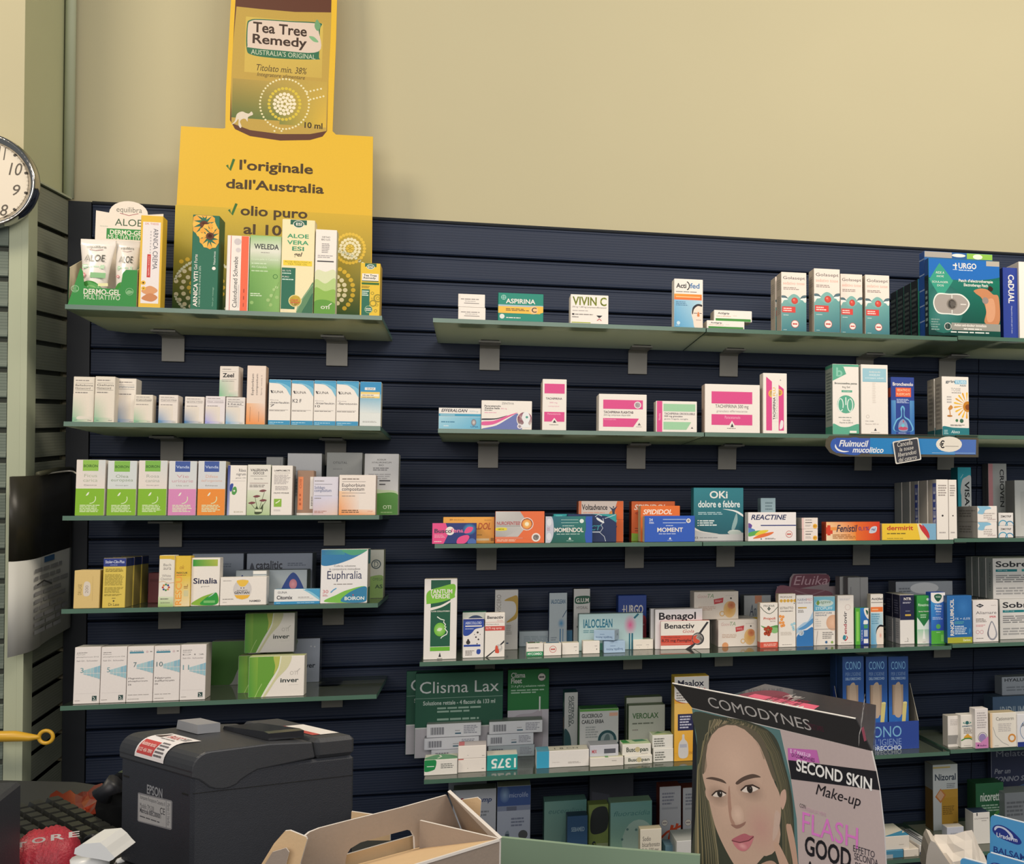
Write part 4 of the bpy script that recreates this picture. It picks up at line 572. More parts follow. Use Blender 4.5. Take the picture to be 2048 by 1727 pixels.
GT = [T('grin', .14, .88, .48, .94, '45545c', 'b'), Rr(.48, .875, .92, .945, '8cc0dc'), T('TUSS', .5, .885, .9, .935, 'd4eaf4', 'b'), T('Adulti', .66, .84, .90, .865, '55788a', 'b'), T('TOSSE', .34, .755, .7, .81, 'a8a4a4'), Ln(.36, .72, .74, .74, 1), Ln(.18, .55, .4, .68, 3, 'b5b0ae')]+[Pg('f0be34' if i % 2 else 'e8a92c', (.92+.1*cos(i*.35+1.2), .52+.05*sin(i*.35+1.2)), (.92+.46*cos(i*.35+1.13), .52+.21*sin(i*.35+1.13)), (.92+.5*cos(i*.35+1.2), .52+.225*sin(i*.35+1.2)), (.92+.46*cos(i*.35+1.27), .52+.21*sin(i*.35+1.27))) for i in range(11)]+[E(.95, .50, .17, .09, 'c98424'), E(.96, .49, .1, .05, '8a4c1c'), Qg('c98a44', (.22, .46), (.32, .52), (.4, .48), (.30, .44)), St('c98a44', .03, (.28, .44), (.3, .36)), E(.28, .34, .1, .015, 'b9772f'), D(.54, .265, .05, '4a7c58'), D(.72, .26, .07, '3f6a54'), Ln(.3, .17, .85, .2, 2), Qg('2a7c86', (0, .16), (.4, .145), (.9, .14), (1, .13), (1, 0), (0, 0)), T('Aboca', .32, .05, .64, .10, 'e4f0f0', 'i'), Ln(.06, .03, .22, .11, 3, 'a9ccd0')]
B('R2', 1884, 1938, 753, .006, .04, W, 'white cough syrup carton with half a sunflower and teal foot', GT, sc='a9a298', al=[Ln(.2, .2, .8, .9, 10, '8a847e'), Rr(0, 0, 1, .12, '2f6a70')], name='syrup_box')
queue(ITEMS[-1], .044, ['cough syrup carton queued behind the half sunflower one'])
# ---- painkiller shelf
B('R3', 864, 953, 1045.5, .002, .022, '26377a', 'low pink and navy carton with splashes of bright pink', [Pg('e8508c', (0, 0), (.26, 0), (.38, .55), (.3, 1), (0, 1)), D(.40, .62, .10, W), T('Busco', .05, .52, .44, .72, '3a3a50', 'b'), T('fenact', .42, .54, .86, .74, 'ec7aa4', 'b'), EG(.84, .70, .16, .30, '4fb0dc', '26377a'), Qg('e8508c', (.72, .55), (.80, .80), (.92, .78), (.88, .58), (.78, .5)), Qg('e8508c', (.56, .02), (.6, .3), (.78, .42), (.84, .3), (.74, .02)), D(.9, .05, .1, '4a6cb0'), Ln(.05, .28, .3, .45, 3, 'f0a0bc'), Ln(.05, .08, .26, .14, 1, W)], sc='4a2a50')
B('R3', 886, 989, 1033.5, .032, .03, 'eaa94c', 'amber yellow carton with brown red lettering behind the pink one', [T('20', .12, .87, .18, .93, '8a5a20', 'b'), Ln(.2, .87, .45, .91, 1, 'a87a30'), Ln(.8, .86, .95, .9, 1, 'a87a30'), T('SOLDOL', .45, .52, .93, .78, 'b8562a', 'bi'), Rr(.64, .1, .9, .18, 'f2ddb0'), Rr(.93, .08, .99, .2, 'a0702a'), Rr(.66, .3, .76, .33, 'a87a30')])
B('R3', 990.5, 1089, 1022, .004, .032, 'e8713f', 'silver and orange carton with a glowing target disc', [G(0, .2, .62, 1, 'a9a6a4', 'c9c6c4', 'b5b2b0', 'd2d0ce'), Pg('e8713f', (.50, 1), (.62, .72), (.62, .5), (.46, .2), (1, 0), (1, 1)), Pg('c2bfbd', (.46, .2), (.62, .5), (.6, .5), (.2, .2)), T('NUROFENTEEN', .03, .57, .54, .68, 'b04a4c', 'b'), Rr(.02, .53, .56, .545, '8a8684'), Qg('e8d83c', (.02, .40), (.2, .40), (.24, .44), (.2, .49), (.02, .48)), T('LIMONE', .05, .42, .18, .46, '5a5a2a', 'b'), D(.64, .6, .135, 'f2e2d8'), D(.64, .6, .12, 'd8542a'), EG(.64, .6, .10, .155, 'f8e08a', 'ec8a34'), D(.64, .6, .04, 'fbf0d0'), Ln(.03, .05, .5, .13, 2, 'f4c8b0'), Rr(0, .14, .56, .18, 'e4876a'), D(.83, .18, .09, 'f0e4dc'), D(.83, .18, .06, '8a8684'), D(.84, .18, .045, 'ece6e0')])
B('R3', 1107, 1150, 1027.5, .075, .03, '2a9ca4', 'teal carton showing only its tab behind the green tablet carton', [Rr(.1, .9, .4, .96, '55b8bc')])
B('R3', 1090.5, 1185, 1032, .004, .03, '1c6f62', 'dark green tablet carton with white left blister panel and blue edge', [G(.1, 0, .85, 1, '175a50', '1a6a56', '2f7c78', '2a6c80'), Qg('c6c9d8', (0, 1), (.12, 1), (.17, .75), (.17, .3), (.1, 0), (0, 0)), E(.08, .78, .05, .14, 'dcdfe8'), E(.08, .24, .05, .14, 'dcdfe8'), T('BS', .04, .46, .1, .58, 'b48a9c'), Rr(.86, 0, 1, 1, '2c58b8'), Qg('2c58b8', (.84, .3), (.87, .6), (.85, .9), (.92, 1), (.95, 0), (.87, 0)), T('MOMENDOL', .19, .40, .81, .57, W, 'b'), Ln(.36, .62, .64, .66, 1, 'cfe4de'), Ln(.24, .31, .78, .35, 1, 'cfe4de'), Rr(.33, .86, .7, .875, 'b9dcd4'), Rr(.33, .75, .7, .765, 'b9dcd4'), D(.77, .82, .045, 'e4ece8'), Pg('e4ece8', (.49, .12), (.55, .12), (.52, .22)), Ln(.45, .06, .6, .09, 1, 'b9dcd4')])
VO = [Pg('d8652c', (.86, 1), (1, 1), (1, 0), (.70, 0), (.80, .5)), T('Voltadvance', .07, .52, .64, .82, '3a3438', 'b'), Ln(.1, .34, .58, .42, 1, 'd89a84'), EG(.76, .3, .08, .2, 'e8a04a', 'c97a3c'), Qg('2f3c58', (.76, .2), (.74, .5), (.68, .7), (.77, .6), (.86, .72), (.81, .5), (.80, .2)), D(.775, .68, .018, '2f3c58'), Rr(0, 0, .06, 1, 'c9714c')]
B('R3', 1157, 1247, 1039, .085, .05, 'cbb9b2', 'orange and silver carton beneath its identical mate behind the diver box', VO, k='vo', sc='b0542c')
B('R3', 1157, 1247, 1001.5, .0, .05, 'cfc2bc', 'orange and silver carton with leaping figure on top of its mate', VO, on='vo', sc='b0542c')
B('R3', 1135, 1233, 1027.5, .045, .028, '1c2f5c', 'navy carton with a line drawn face taking a capsule', [Pg('2f9ca0', (.5, 1), (1, 1), (1, .7), (.8, .92)), T('ACT', .36, .42, .68, .6, '3fa0b0', 'bi'), Rr(.5, .34, .66, .38, 'c8d4e4'), St('cdd6e2', .012, (.78, .03), (.75, .2), (.66, .34), (.72, .5), (.68, .62), (.74, .7), (.72, .85)), St('cdd6e2', .012, (.56, .9), (.62, .98), (.7, .93)), Qg('e4e8ee', (.60, .88), (.74, .72), (.72, .68), (.6, .80)), St('cdd6e2', .012, (.76, .84), (.86, .9), (.98, .98))])
SP = [T('SPIDIDOL', .06, .78, .80, .92, 'f0e0d4', 'bi'), T('400', .08, .66, .22, .74, 'b8482a', 'b'), Rr(.08, .25, .2, .27, '8a3a24'), Rr(.08, .31, .2, .33, '8a3a24'), Pg('8ab83c', (0, 0), (.5, 0), (.3, .18), (0, .2))]
B('R3', 1262.5, 1350, 1002, .105, .04, 'd8662f', 'orange carton with white italics standing behind its near copy', SP, sc='a84c26')
B('R3', 1281, 1360, 1011, .055, .04, 'e0702f', 'orange carton with white italics between the bright blue box and its copy', [T('SPIDIDOL', .06, .76, .80, .90, 'f4e8de', 'bi'), T('400', .08, .60, .24, .70, 'b8482a', 'b')], sc='d8c8a0')
B('R3', 1289, 1390, 1031, .004, .03, '2d5cc0', 'bright blue tablet carton with bold white heading', [T('MOMENT', .25, .38, .76, .55, W, 'b'), T('24', .09, .80, .16, .9, 'dfe6f6', 'b'), Ln(.09, .70, .2, .77, 2, 'dfe6f6'), Rr(.36, .85, .82, .875, 'b9cbec'), Rr(.36, .72, .82, .745, 'b9cbec'), D(.87, .81, .045, 'e9e6e6'), D(.87, .81, .025, 'cfcaca'), Ln(.42, .6, .6, .65, 1, 'cfdcf4'), Ln(.28, .29, .7, .335, 1, 'cfdcf4'), Pg('e4ecf8', (.48, .1), (.53, .1), (.505, .19)), Ln(.45, .05, .56, .08, 1, 'b9cbec')], sc='d6cdb0')
B('R3', 1387, 1487, 975, .055, .03, '226c7c', 'large petrol blue sachet carton with a steaming cup', [G(0, .1, 1, 1, '1c5462', '1f6070', '2c7c8a', '2f8492'), T('OKi', .32, .80, .68, .94, 'e9e9e6', 'b'), T('dolore e febbre', .09, .63, .93, .76, 'dfe8ea', 'b'), Ln(.09, .49, .7, .55, 2, 'a9c8d0'), Ln(.12, .28, .5, .40, 3, 'dfe8ea'), D(.09, .385, .012, W), D(.09, .34, .012, W), D(.09, .295, .012, W), Qg('e9ecee', (.58, .60), (.82, .55), (1, .45), (1, .49), (.84, .575)), Qg('c9cacc', (0, 0), (0, .24), (.2, .17), (.5, .13), (.8, .13), (1, .15), (1, 0)), Qg(W, (0, .27), (.15, .19), (.5, .135), (.2, .165), (0, .22)), Qg('8fb0b4', (.76, .22), (.80, .38), (.86, .52), (.88, .38), (.82, .22)), E(.82, .18, .12, .03, 'cfd8d4'), Qg('bccac6', (.72, .13), (.7, .18), (.94, .18), (.92, .13)), T('12', .03, .05, .09, .085, '55504e', 'b'), Ln(.12, .05, .5, .08, 1, '9a9ca0')])
B('R3', 1496, 1592.5, 1024, .004, .03, 'efeaea', 'white allergy carton with rainbow brush stroke', [T('REACTINE', .06, .74, .80, .92, '2a3560', 'bi'), Rr(.26, .53, 1, .565, '2f3c7c'), Qg('6a4a9c', (0, .62), (.08, .56), (.05, .42), (0, .40)), Qg('5a8cc8', (0, .46), (.14, .40), (.1, .3), (0, .3)), Qg('5fae5a', (.0, .28), (.16, .36), (.3, .36), (.2, .24), (.02, .17)), Qg('e8d040', (.14, .2), (.24, .36), (.42, .38), (.32, .26)), Qg('e8743c', (.1, .1), (.26, .24), (.52, .32), (.46, .22), (.26, .12)), Ln(.35, .06, .58, .12, 2), D(.27, .08, .012, K)]+LOGO(.85, .24, .07), sc='d6cdc8')
B('R3', 1521.5, 1551.5, 995.5, .10, .03, 'a9c4d0', 'pale blue carton peeking above the rainbow carton', [Ln(.3, .7, .8, .92, 3, '7a94a0'), T('0', .5, .2, .8, .45, '4a5a66', 'b')], sc='8aa4b0')
SB = [Rr(.0, 0, .12, 1, 'ecc8c4'), Ln(.22, .74, .7, .86, 1), Ln(.22, .5, .66, .64, 1, '4a4448'), Ln(.22, .2, .6, .4, 2, 'b5aeac'), D(.82, .25, .14, 'f0b23a'), T('5+', .74, .2, .9, .32, '55402a', 'b')]
B('R3', 1604, 1636, 1057.5, .004, .05, 'efe4dc', 'tiny white carton with yellow dot carrying its twin', SB, k='sb', sc='b5ada4')
B('R3', 1603.5, 1636, 1035, .0, .05, 'efe4dc', 'tiny white carton with yellow dot on top of its twin', SB, on='sb', sc='b5ada4')
B('R3', 1652, 1760, 1043, .004, .034, 'e2562c', 'long red and yellow gel carton with cross emblem', [G(0, 0, .55, 1, 'f2e6c8', 'ee9a3c', 'e8702c', 'f4c890'), G(.55, 0, 1, 1, 'e8702c', 'd83a22', 'd83a22', 'e8702c'), Rr(0, .36, .12, .72, 'd8442c'), Rr(.02, .28, .08, .82, 'd8442c'), Rr(.08, .55, .2, .72, 'ee9a4c'), T('Fenistil', .19, .46, .58, .84, '3a2c44', 'bi'), T('0,1%', .6, .5, .8, .74, '7a3a6c', 'b'), Qg('c9d0dc', (.80, .4), (.84, .7), (.94, .74), (.92, .44)), T('gel', .83, .46, .92, .68, '5a6a9c', 'bi'), Ln(.12, .1, .6, .34, 3, 'a86a34')], sc='b04428')
B('R3', 1764, 1873, 1046.5, .004, .030, 'eec83c', 'long yellow cream carton with red leaves on blue end', [T('dermirit', .09, .60, .57, .88, 'c03a30', 'b'), Ln(.09, .34, .52, .46, 1, '7a6a2a'), Ln(.09, .08, .48, .14, 1, '8a7a2a'), Pg('7fb0d0', (.72, 1), (1, 1), (1, 0), (.84, 0)), Pg('f0e2b0', (.64, 1), (.72, 1), (.84, 0), (.70, 0)), Qg('c8383c', (.68, .95), (.72, .6), (.84, .1), (.86, .05), (.82, .5), (.74, .85)), Qg('c8383c', (.74, .92), (.80, .75), (.86, .4), (.87, .1), (.80, .5))], sc='e4dccc')
EB = [Ln(.15, .72, .85, .92, 5, 'a59c98'), D(.5, .4, .08, '3a3638'), Ln(.2, .1, .8, .14, 1, 'b5aeac')]
ebl = [Rr(.55, 0, 1, 1, 'b5b3b2'), Rr(.55, 0, .98, .94, '4a5aa8'), T('EBELLE', .62, .08, .92, .88, 'c9cbe0', 'rb')]
it = B('R3', 1873, 1897, 958.5, .004, .048, W, 'white beauty carton with blue spine, first of the queue beside the yellow tube box', EB, al=ebl, sc='b9b1aa')
queue(it, .053, ['white beauty carton, second in its queue', 'white beauty carton with blue spine, third in its queue', 'white beauty carton, fourth in its queue', 'white beauty carton, last in its queue by the board'])
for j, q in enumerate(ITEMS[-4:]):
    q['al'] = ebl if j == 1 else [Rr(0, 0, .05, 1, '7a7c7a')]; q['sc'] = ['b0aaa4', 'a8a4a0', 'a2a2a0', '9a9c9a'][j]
B('R3', 1897.5, 1914, 959, .004, .05, W, 'thin white beauty carton squeezed against the first of the queue', EB, sc='c0b8b0')
B('R3', 1916, 1943, 934, .12, .04, '2fa0b4', 'teal carton with downward black lettering on a pale arch', [Rr(.25, 0, 1, .74, 'c6ccce'), Qg('c6ccce', (.25, .6), (.3, .8), (.6, .86), (1, .86), (1, .5)), T('VISAV', .5, .34, .86, .80, '22282c', 'db'), St('9cd4dc', .04, (.2, .84), (.4, .9))], sc='1c6a78', name='cream_box')
B('R3', 1977, 2014, 926.5, .225, .035, 'b9bcbc', 'tall grey carton with pink stripe and downward heading', [Rr(.0, 0, .24, 1, 'd89aa0'), T('CRIOVEN', .62, .40, .85, .92, '3a3c40', 'db'), T('GEL', .66, .26, .84, .36, '9a9c9e', 'd'), E(.26, .18, .14, .06, 'd0d2d2')], sc='5a5c5c', al=[T('CRIOVEN', .4, .4, .6, .8, '33353a', 'd')], name='cream_box')
ZB = [Qg('8cc0dc', (0, .55), (.1, .8), (.0, 1), (.5, 1), (.7, .85), (.4, .75), (.3, .5)), Ln(.3, .2, .9, .6, 3, 'c0b8b4'), T('sinfluen', .5, .12, .92, .24, 'a58c90', 'i')]
B('R3', 1955.5, 1994.5, 1043.8, .004, .11, 'efe9e4', 'small white carton with blue ink splash under its mate', ZB, k='zb', sc='a9a6a2', al=[Ln(.1, .3, .9, .8, 3, '85827e')])
B('R3', 1955, 1994.5, 1011.5, .0, .11, 'efe9e4', 'small white carton with blue ink splash on top of its mate', ZB, on='zb', sc='a9a6a2', al=[Ln(.1, .3, .9, .8, 3, '85827e')])
ZT = [T('ZIMOTRIP', .14, .64, .86, .80, '4a4648', 'b'), Og(.3, .05, .32, .06, '4aa8c8'), Og(.75, .0, .3, .06, '3a8cb8')]
B('R3', 1997, 2027, 1051, .04, .06, 'ece8e6', 'small white carton with blue rings supporting its twin', ZT, k='zt', sc='b0aeaa')
B('R3', 1997, 2027, 1025, .0, .06, 'ece8e6', 'small white carton with blue rings set on its twin', ZT, on='zt', sc='b0aeaa')
B('R3', 2030, 2085, 960, .115, .05, 'c9cbca', 'tall pale grey carton past the ringed cartons', [Rr(.2, .2, .8, .8, 'bfc1c0')], sc='8c8e8c')
# ---- crowded spray shelf
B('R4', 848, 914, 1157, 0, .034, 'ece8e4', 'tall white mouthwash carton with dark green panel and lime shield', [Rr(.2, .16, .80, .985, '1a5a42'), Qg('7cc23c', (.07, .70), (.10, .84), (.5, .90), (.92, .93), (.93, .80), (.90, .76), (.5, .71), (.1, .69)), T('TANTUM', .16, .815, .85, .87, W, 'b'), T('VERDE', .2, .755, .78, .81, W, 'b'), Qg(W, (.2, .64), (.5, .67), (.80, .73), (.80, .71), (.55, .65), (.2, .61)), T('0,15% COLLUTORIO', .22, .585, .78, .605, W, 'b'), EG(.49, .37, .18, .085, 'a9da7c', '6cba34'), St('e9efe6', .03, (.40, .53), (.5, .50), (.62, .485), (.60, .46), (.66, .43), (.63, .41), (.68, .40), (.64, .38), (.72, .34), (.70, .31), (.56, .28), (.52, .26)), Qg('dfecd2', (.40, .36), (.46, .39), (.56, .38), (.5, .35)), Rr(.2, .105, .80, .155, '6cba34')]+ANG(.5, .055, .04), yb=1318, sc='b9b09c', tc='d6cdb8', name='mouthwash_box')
B('R4', 926, 968, 1237, 0, .026, 'ece8e6', 'small white carton with wavy navy cap and black dots', [Qg('2a4aa4', (0, 1), (0, .62), (.2, .57), (.42, .64), (.6, .74), (1, .80), (1, 1)), Rr(0, .95, 1, 1, '2a3c8c'), T('ABSCOLLOID', .1, .86, .88, .93, 'c8d0ea', 'b'), Rr(.1, .80, .9, .83, W), Ln(.1, .73, .55, .76, 1, 'c8d0ea')]+[D(u, v, r, '3a3434') for u, v, r in ((.7, .65, .05), (.62, .53, .04), (.74, .47, .04), (.55, .6, .02), (.82, .6, .02), (.68, .36, .03), (.25, .40, .10), (.25, .46, .05))]+[Rr(.04, .29, .84, .34, '2a4aa4'), Ln(.12, .06, .55, .2, 4), Qg('2a4aa4', (.66, .12), (.68, .21), (.84, .21), (.84, .12), (.75, .09))], yb=1315)
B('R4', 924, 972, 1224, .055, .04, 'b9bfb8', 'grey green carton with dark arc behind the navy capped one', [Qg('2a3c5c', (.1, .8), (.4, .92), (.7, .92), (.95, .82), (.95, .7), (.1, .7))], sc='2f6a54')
B('R4', 969.5, 1009.5, 1225, 0, .022, W, 'slim white throat spray carton with red band and spoon ball', [T('Benactiv', .1, .865, .92, .935, '3a383c', 'b'), T('Gola', .6, .81, .9, .84, 'd89a94'), Rr(.02, .785, .96, .79, 'c84a44'), T('Flurbiprofene', .06, .725, .7, .755, '5a4a4a'), Rr(.0, .60, 1, .70, 'd05048'), T('8,75 mg spray', .06, .62, .85, .68, 'f0c8c0', 'b'), Pg('2f2e34', (.02, .0), (.14, .0), (.98, .38), (.98, .33)), D(.7, .2, .2, 'cfcac8'), Qg('d8543c', (.52, .12), (.56, .26), (.68, .22), (.72, .1), (.6, .09)), EG(.76, .22, .1, .06, 'f2eeea', 'b9b4b2')], yb=1313.5)
B('R4', 989.5, 1036, 1179, 0, .024, 'd9d6d4', 'tall silver carton with golden crescent', [Qg('c09c44', (.4, .82), (.7, .88), (.98, .88), (.98, .56), (.75, .48), (.5, .46), (.85, .58), (.92, .70), (.8, .80)), T('VISCERO', .07, .62, .26, .92, '9a948c', 'r'), Ln(.5, .25, .75, .42, 6, 'a9a5a2'), Rr(.5, .1, .6, .12, '4a5a7c')], yb=1299)
B('R4', 1038, 1150, 1261, 0, .022, 'bccad2', 'long pale carton with sky blue end lying behind tiny cartons', [Rr(.74, 0, .98, 1, '5a9cc8'), Qg('5a9cc8', (.70, .5), (.76, 1), (.96, 1), (.98, .5)), Ln(.08, .2, .62, .7, 5, '9cadb8')], yb=1291)
B('R4', 1052.5, 1086.5, 1286, 0, .03, W, 'tiny white carton with green base band', [Rr(0, 0, 1, .36, '1f8a58'), T('MYCOIMBO', .08, .08, .92, .28, 'e4f2ea', 'b'), Ln(.1, .58, .85, .7, 1)], yb=1311.5, tc='e0dcd2', atp=[Rr(.1, .2, .55, .9, '2a7a54'), Rr(.6, .3, .8, .8, '3f8a64'), Rr(.2, .6, .5, .95, 'a05a58')])
B('R4', 1087.5, 1122.5, 1286, 0, .03, W, 'tiny white carton with red ring on its end', LOGO(.52, .52, .2), yb=1310.5, tc='ddd6c4', atp=[Rr(.15, .3, .9, .9, '5f86a4')])
B('R4', 1124, 1158, 1285, 0, .03, W, 'tiny plain white carton between the ringed one and its mate', [Rr(.8, .3, .84, .36, '7a7674'), Ln(.7, .6, .9, .7, 1, 'b5aeac')], yb=1308.5, tc='e0dac4', k='t8')
B('R4', 1165.5, 1199.5, 1281.5, 0, .03, W, 'tiny plain white carton under the blue lettered one', [Rr(.8, .3, .85, .4, '7a7674'), Ln(.7, .55, .9, .65, 1, 'b5aeac')], yb=1306.5, tc='e0dac4', k='t9')
B('R4', 1207.5, 1250.5, 1281.5, 0, .03, 'a9c4e0', 'tiny light blue carton with upside-down word at the shelf front', [T('Saugella Attiva', .12, .2, .9, .44, '3f5a8a', 'f'), Ln(.3, .55, .6, .64, 1, '6a84ac')], yb=1305, k='t10')
HT['t9'] = (HT['t9'][0], max(HT['t9'][1], HT['t10'][1]))
B('R4', 1186, 1230, 1259.5, .004, .03, 'a9c4e0', 'tiny light blue carton turned askew on top of two others', [T('Saugella Attiva', .1, .2, .9, .44, '3f5a8a', 'f'), Ln(.3, .55, .6, .64, 1, '6a84ac')], on='t9', yaw=-24, sc='9cb0c0', ar=[Pg('55606a', (.35, .3), (.65, .7), (.7, .4), (.5, .5))])
B('R4', 1266, 1306.5, 1278, 0, .035, 'efe8de', 'tiny ivory carton with pale green lid beside the askew one', [Ln(.15, .4, .45, .5, 1, 'b5aeac'), Ln(.65, .4, .85, .5, 1, 'b5aeac'), Rr(.3, .2, .33, .26, 'b5aeac'), Rr(.72, .2, .75, .26, 'b5aeac')], yb=1298, tc='a9bca4')
B('R4', 1098, 1134, 1185, .185, .04, 'bcc8d0', 'slim silver spray carton with blue puff and nozzle line', [T('IALOCLEAN', .1, .80, .9, .88, '3f6a8c', 'b'), St('3a5a80', .04, (.98, .68), (.75, .55)), EG(.68, .44, .22, .10, '2f8cc0', 'bcc8d0'), Rr(.6, 0, .66, .34, '3f7cac'), Rr(.76, 0, .8, .34, '3f7cac'), Ln(.1, .12, .5, .2, 2, '8c9aa8')], sc='2c4474')
B('R4', 1147, 1180, 1177, .185, .04, 'd2d2d0', 'slim grey carton with green rounded badge and tooth circle', [Qg('1f5a44', (.06, .80), (.2, .87), (.98, .87), (.98, .76), (.2, .74)), T('G.U.M', .14, .765, .92, .84, W, 'b'), T('HYDRAL', .18, .65, .88, .70, '6a6668'), Og(.5, .5, .26, .03, '8a8c90'), Qg('3a5a8c', (.52, .46), (.58, .54), (.64, .47), (.58, .44)), Rr(.2, .33, .3, .36, '55504e')], sc='4a4c50')
B('R4', 1236, 1293, 1190, .215, .04, '2a4a9c', 'blue plaster carton with red panel and white brand line', [T('URGO', .28, .62, .88, .80, W, 'b'), St(W, .03, (.14, .71), (.26, .71)), St(W, .03, (.2, .62), (.2, .8)), Qg('b03a48', (.05, 0), (.05, .5), (.5, .53), (.97, .55), (.97, 0)), Ln(.08, .3, .95, .42, 2, 'd8909a')], name='plaster_box')
B('R4', 1157.5, 1286, 1226.5, .105, .03, 'b4d0d4', 'wide pale teal spray carton with pink puff and dark nozzle', [T('IALOCLEAN', .07, .62, .52, .86, '1f7490', 'b'), Ln(.07, .48, .52, .57, 2, '6a9ca8'), EG(.8, .68, .11, .30, 'd85a94', 'b4d0d4'), St('1f6a80', .03, (.86, .86), (.93, .98)), Rr(.78, 0, .80, .45, '1f6a80'), Rr(.82, 0, .845, .45, '1f6a80'), Rr(.1, 0, .5, .2, '5a9c8c')], sc='8aa4a4')
it = B('R4', 1310, 1405, 1217.5, .095, .020, 'e9e7ea', 'white lozenge carton with large black serif heading half covered', [T('Benagol', .08, .68, .86, .92, '26242a', 'b')], sc='c9c4c0')
queue(it, .024, ['white lozenge carton showing only an edge behind its twin'])
ITEMS[-1]['loc'] = ITEMS[-1]['loc']+EX*-.006
B('R4', 1321.5, 1419, 1241, 0, .018, W, 'white throat carton with red band and dark spoon stroke', [T('Benactiv', .08, .73, .69, .92, '2c2a30', 'b'), T('Gola', .45, .58, .68, .69, 'c8605a', 'i'), Rr(0, .14, .7, .49, 'd2503f'), T('Flurbiprofene', .06, .39, .4, .45, '3a2c2c', 'i'), T('8,75 mg Pastiglie', .02, .24, .62, .36, '5a2622', 'b'), Rr(0, .19, .6, .2, 'ecb0a0'), Pg('2f2e34', (.94, .96), (.98, .94), (.80, .5), (.74, .48)), Pg('2f2e34', (.5, .0), (.62, .0), (.78, .3), (.70, .22)), D(.76, .36, .125, '3a393f'), D(.75, .36, .105, 'f0ebe6'), Qg('d8543c', (.67, .24), (.66, .44), (.74, .48), (.72, .38), (.80, .28), (.76, .2))], yb=1297.5, yaw=-5, sc='c23f36')
GV = [T('Goovi', .08, .78, .3, .90, 'd0a8a4', 'i'), T('TA', .30, .78, .44, .92, '7c9c74', 'i'), Pg('c24448', (.44, .72), (.66, .78), (.65, .6), (.45, .54)), Ln(.47, .62, .63, .7, 2, 'e8b0ae'), Ln(.1, .32, .5, .48, 3, 'c9b0a0'), EG(.8, .35, .14, .3, 'd8a048', 'e0bc84'), EG(.84, .5, .09, .14, 'b9603c', 'd09060'), Og(.63, .2, .06, .02, 'd8b070'), D(.83, .75, .02, '33302c'), Ln(.7, .82, .95, .88, 1, 'd5ccc4')]
it = B('R4', 1436, 1515, 1238.5, .10, .07, 'e6ded6', 'honey pastille carton with red tag, lower of a stack', GV+[D(.18, .05, .08, 'd89a6a')], k='gv')
ITEMS.append(dict(it)); ITEMS[-1].update(loc=it['loc']+EX*-.016+EY*.012, lab='honey pastille carton edge just left behind the lower one', d=.05, art=[])
ITEMS[-1]['loc'] = it['loc']+EX*-(it['w']+.001)*.0+EY*.075; ITEMS[-1]['lab'] = 'honey pastille carton standing behind the lower stack member'; ITEMS[-1]['d'] = .03
B('R4', 1388, 1477, 1182.5, .015, .05, 'e2d8cc', 'honey pastille carton with red tag raised on the stack', GV, on='gv')
B('R4', 1488, 1542, 1190, .205, .04, 'a9adb0', 'grey carton with orange corner and yellow word label', [Rr(.4, .82, .66, 1, 'c98a6c'), T('An', .2, .55, .45, .8, '3f4a5c', 'i'), Rr(.1, 0, .6, .52, 'e0bc3a'), T('COL', .2, .28, .55, .44, '8a3a28', 'b')], sc='7a7e80')
B('R4', 1520, 1556, 1205, 0, .025, 'efe9e2', 'white propolis spray carton with berries and coral base', [St('2a4a3c', .03, (.02, .92), (.2, .83), (.4, .77), (.56, .755), (.75, .80), (.98, .9)), T('PROFAR', .2, .91, .82, .955, '4a5450'), D(.45, .87, .04, '3a4a44'), D(.55, .87, .04, '3a4a44'), D(.5, .895, .04, '3a4a44'), D(.5, .845, .04, '3a4a44'), T('Propoli', .2, .61, .86, .68, 'c8563a', 'b'), T('spray', .56, .575, .88, .60, '8a6a5a', 'i'), Qg('5a9a54', (.04, .5), (.4, .46), (.98, .5), (.98, .38), (.7, .36), (.3, .42)), Qg('8ac07c', (.5, .44), (.98, .44), (.98, .34), (.7, .33))]+[D(u, v, .1, 'b0482c') for u, v in ((.3, .42), (.46, .45), (.6, .42), (.4, .36), (.55, .36), (.3, .32), (.48, .30))]+[Rr(0, 0, 1, .13, 'd85a48'), Ln(.2, .03, .95, .1, 2, 'f2c0b4')], yb=1295, sc='d0c4b4', al=[Rr(0, 0, 1, .13, 'c04e3e')], name='spray_box')
B('R4', 1557, 1591.5, 1187, 0, .025, W, 'white carton with orange honeycomb and blue comb print', [T('PROPOLINE', .1, .925, .8, .955, '5a5048')]+[D(.16+i*.2, .87, .09, 'dcae4a') for i in range(5)]+[D(.92, .82, .03, K), T('ESTRATTO', .1, .71, .86, .755, '5a5450'), Ln(.1, .66, .84, .69, 1)]+[D(u, v, .085, 'f0a058') for u, v in ((.1, .58), (.26, .57), (.18, .52), (.1, .46), (.26, .46), (.18, .40), (.3, .41))]+[D(u, v, .08, 'a9d4e4') for u, v in ((.78, .42), (.92, .44), (.85, .37), (.88, .33))]+[Ln(.12, .22, .8, .29, 3, 'cfc6bc'), Ln(.2, .04, .85, .055, 1)], yb=1293.5, sc='d0c0a8', name='spray_box')
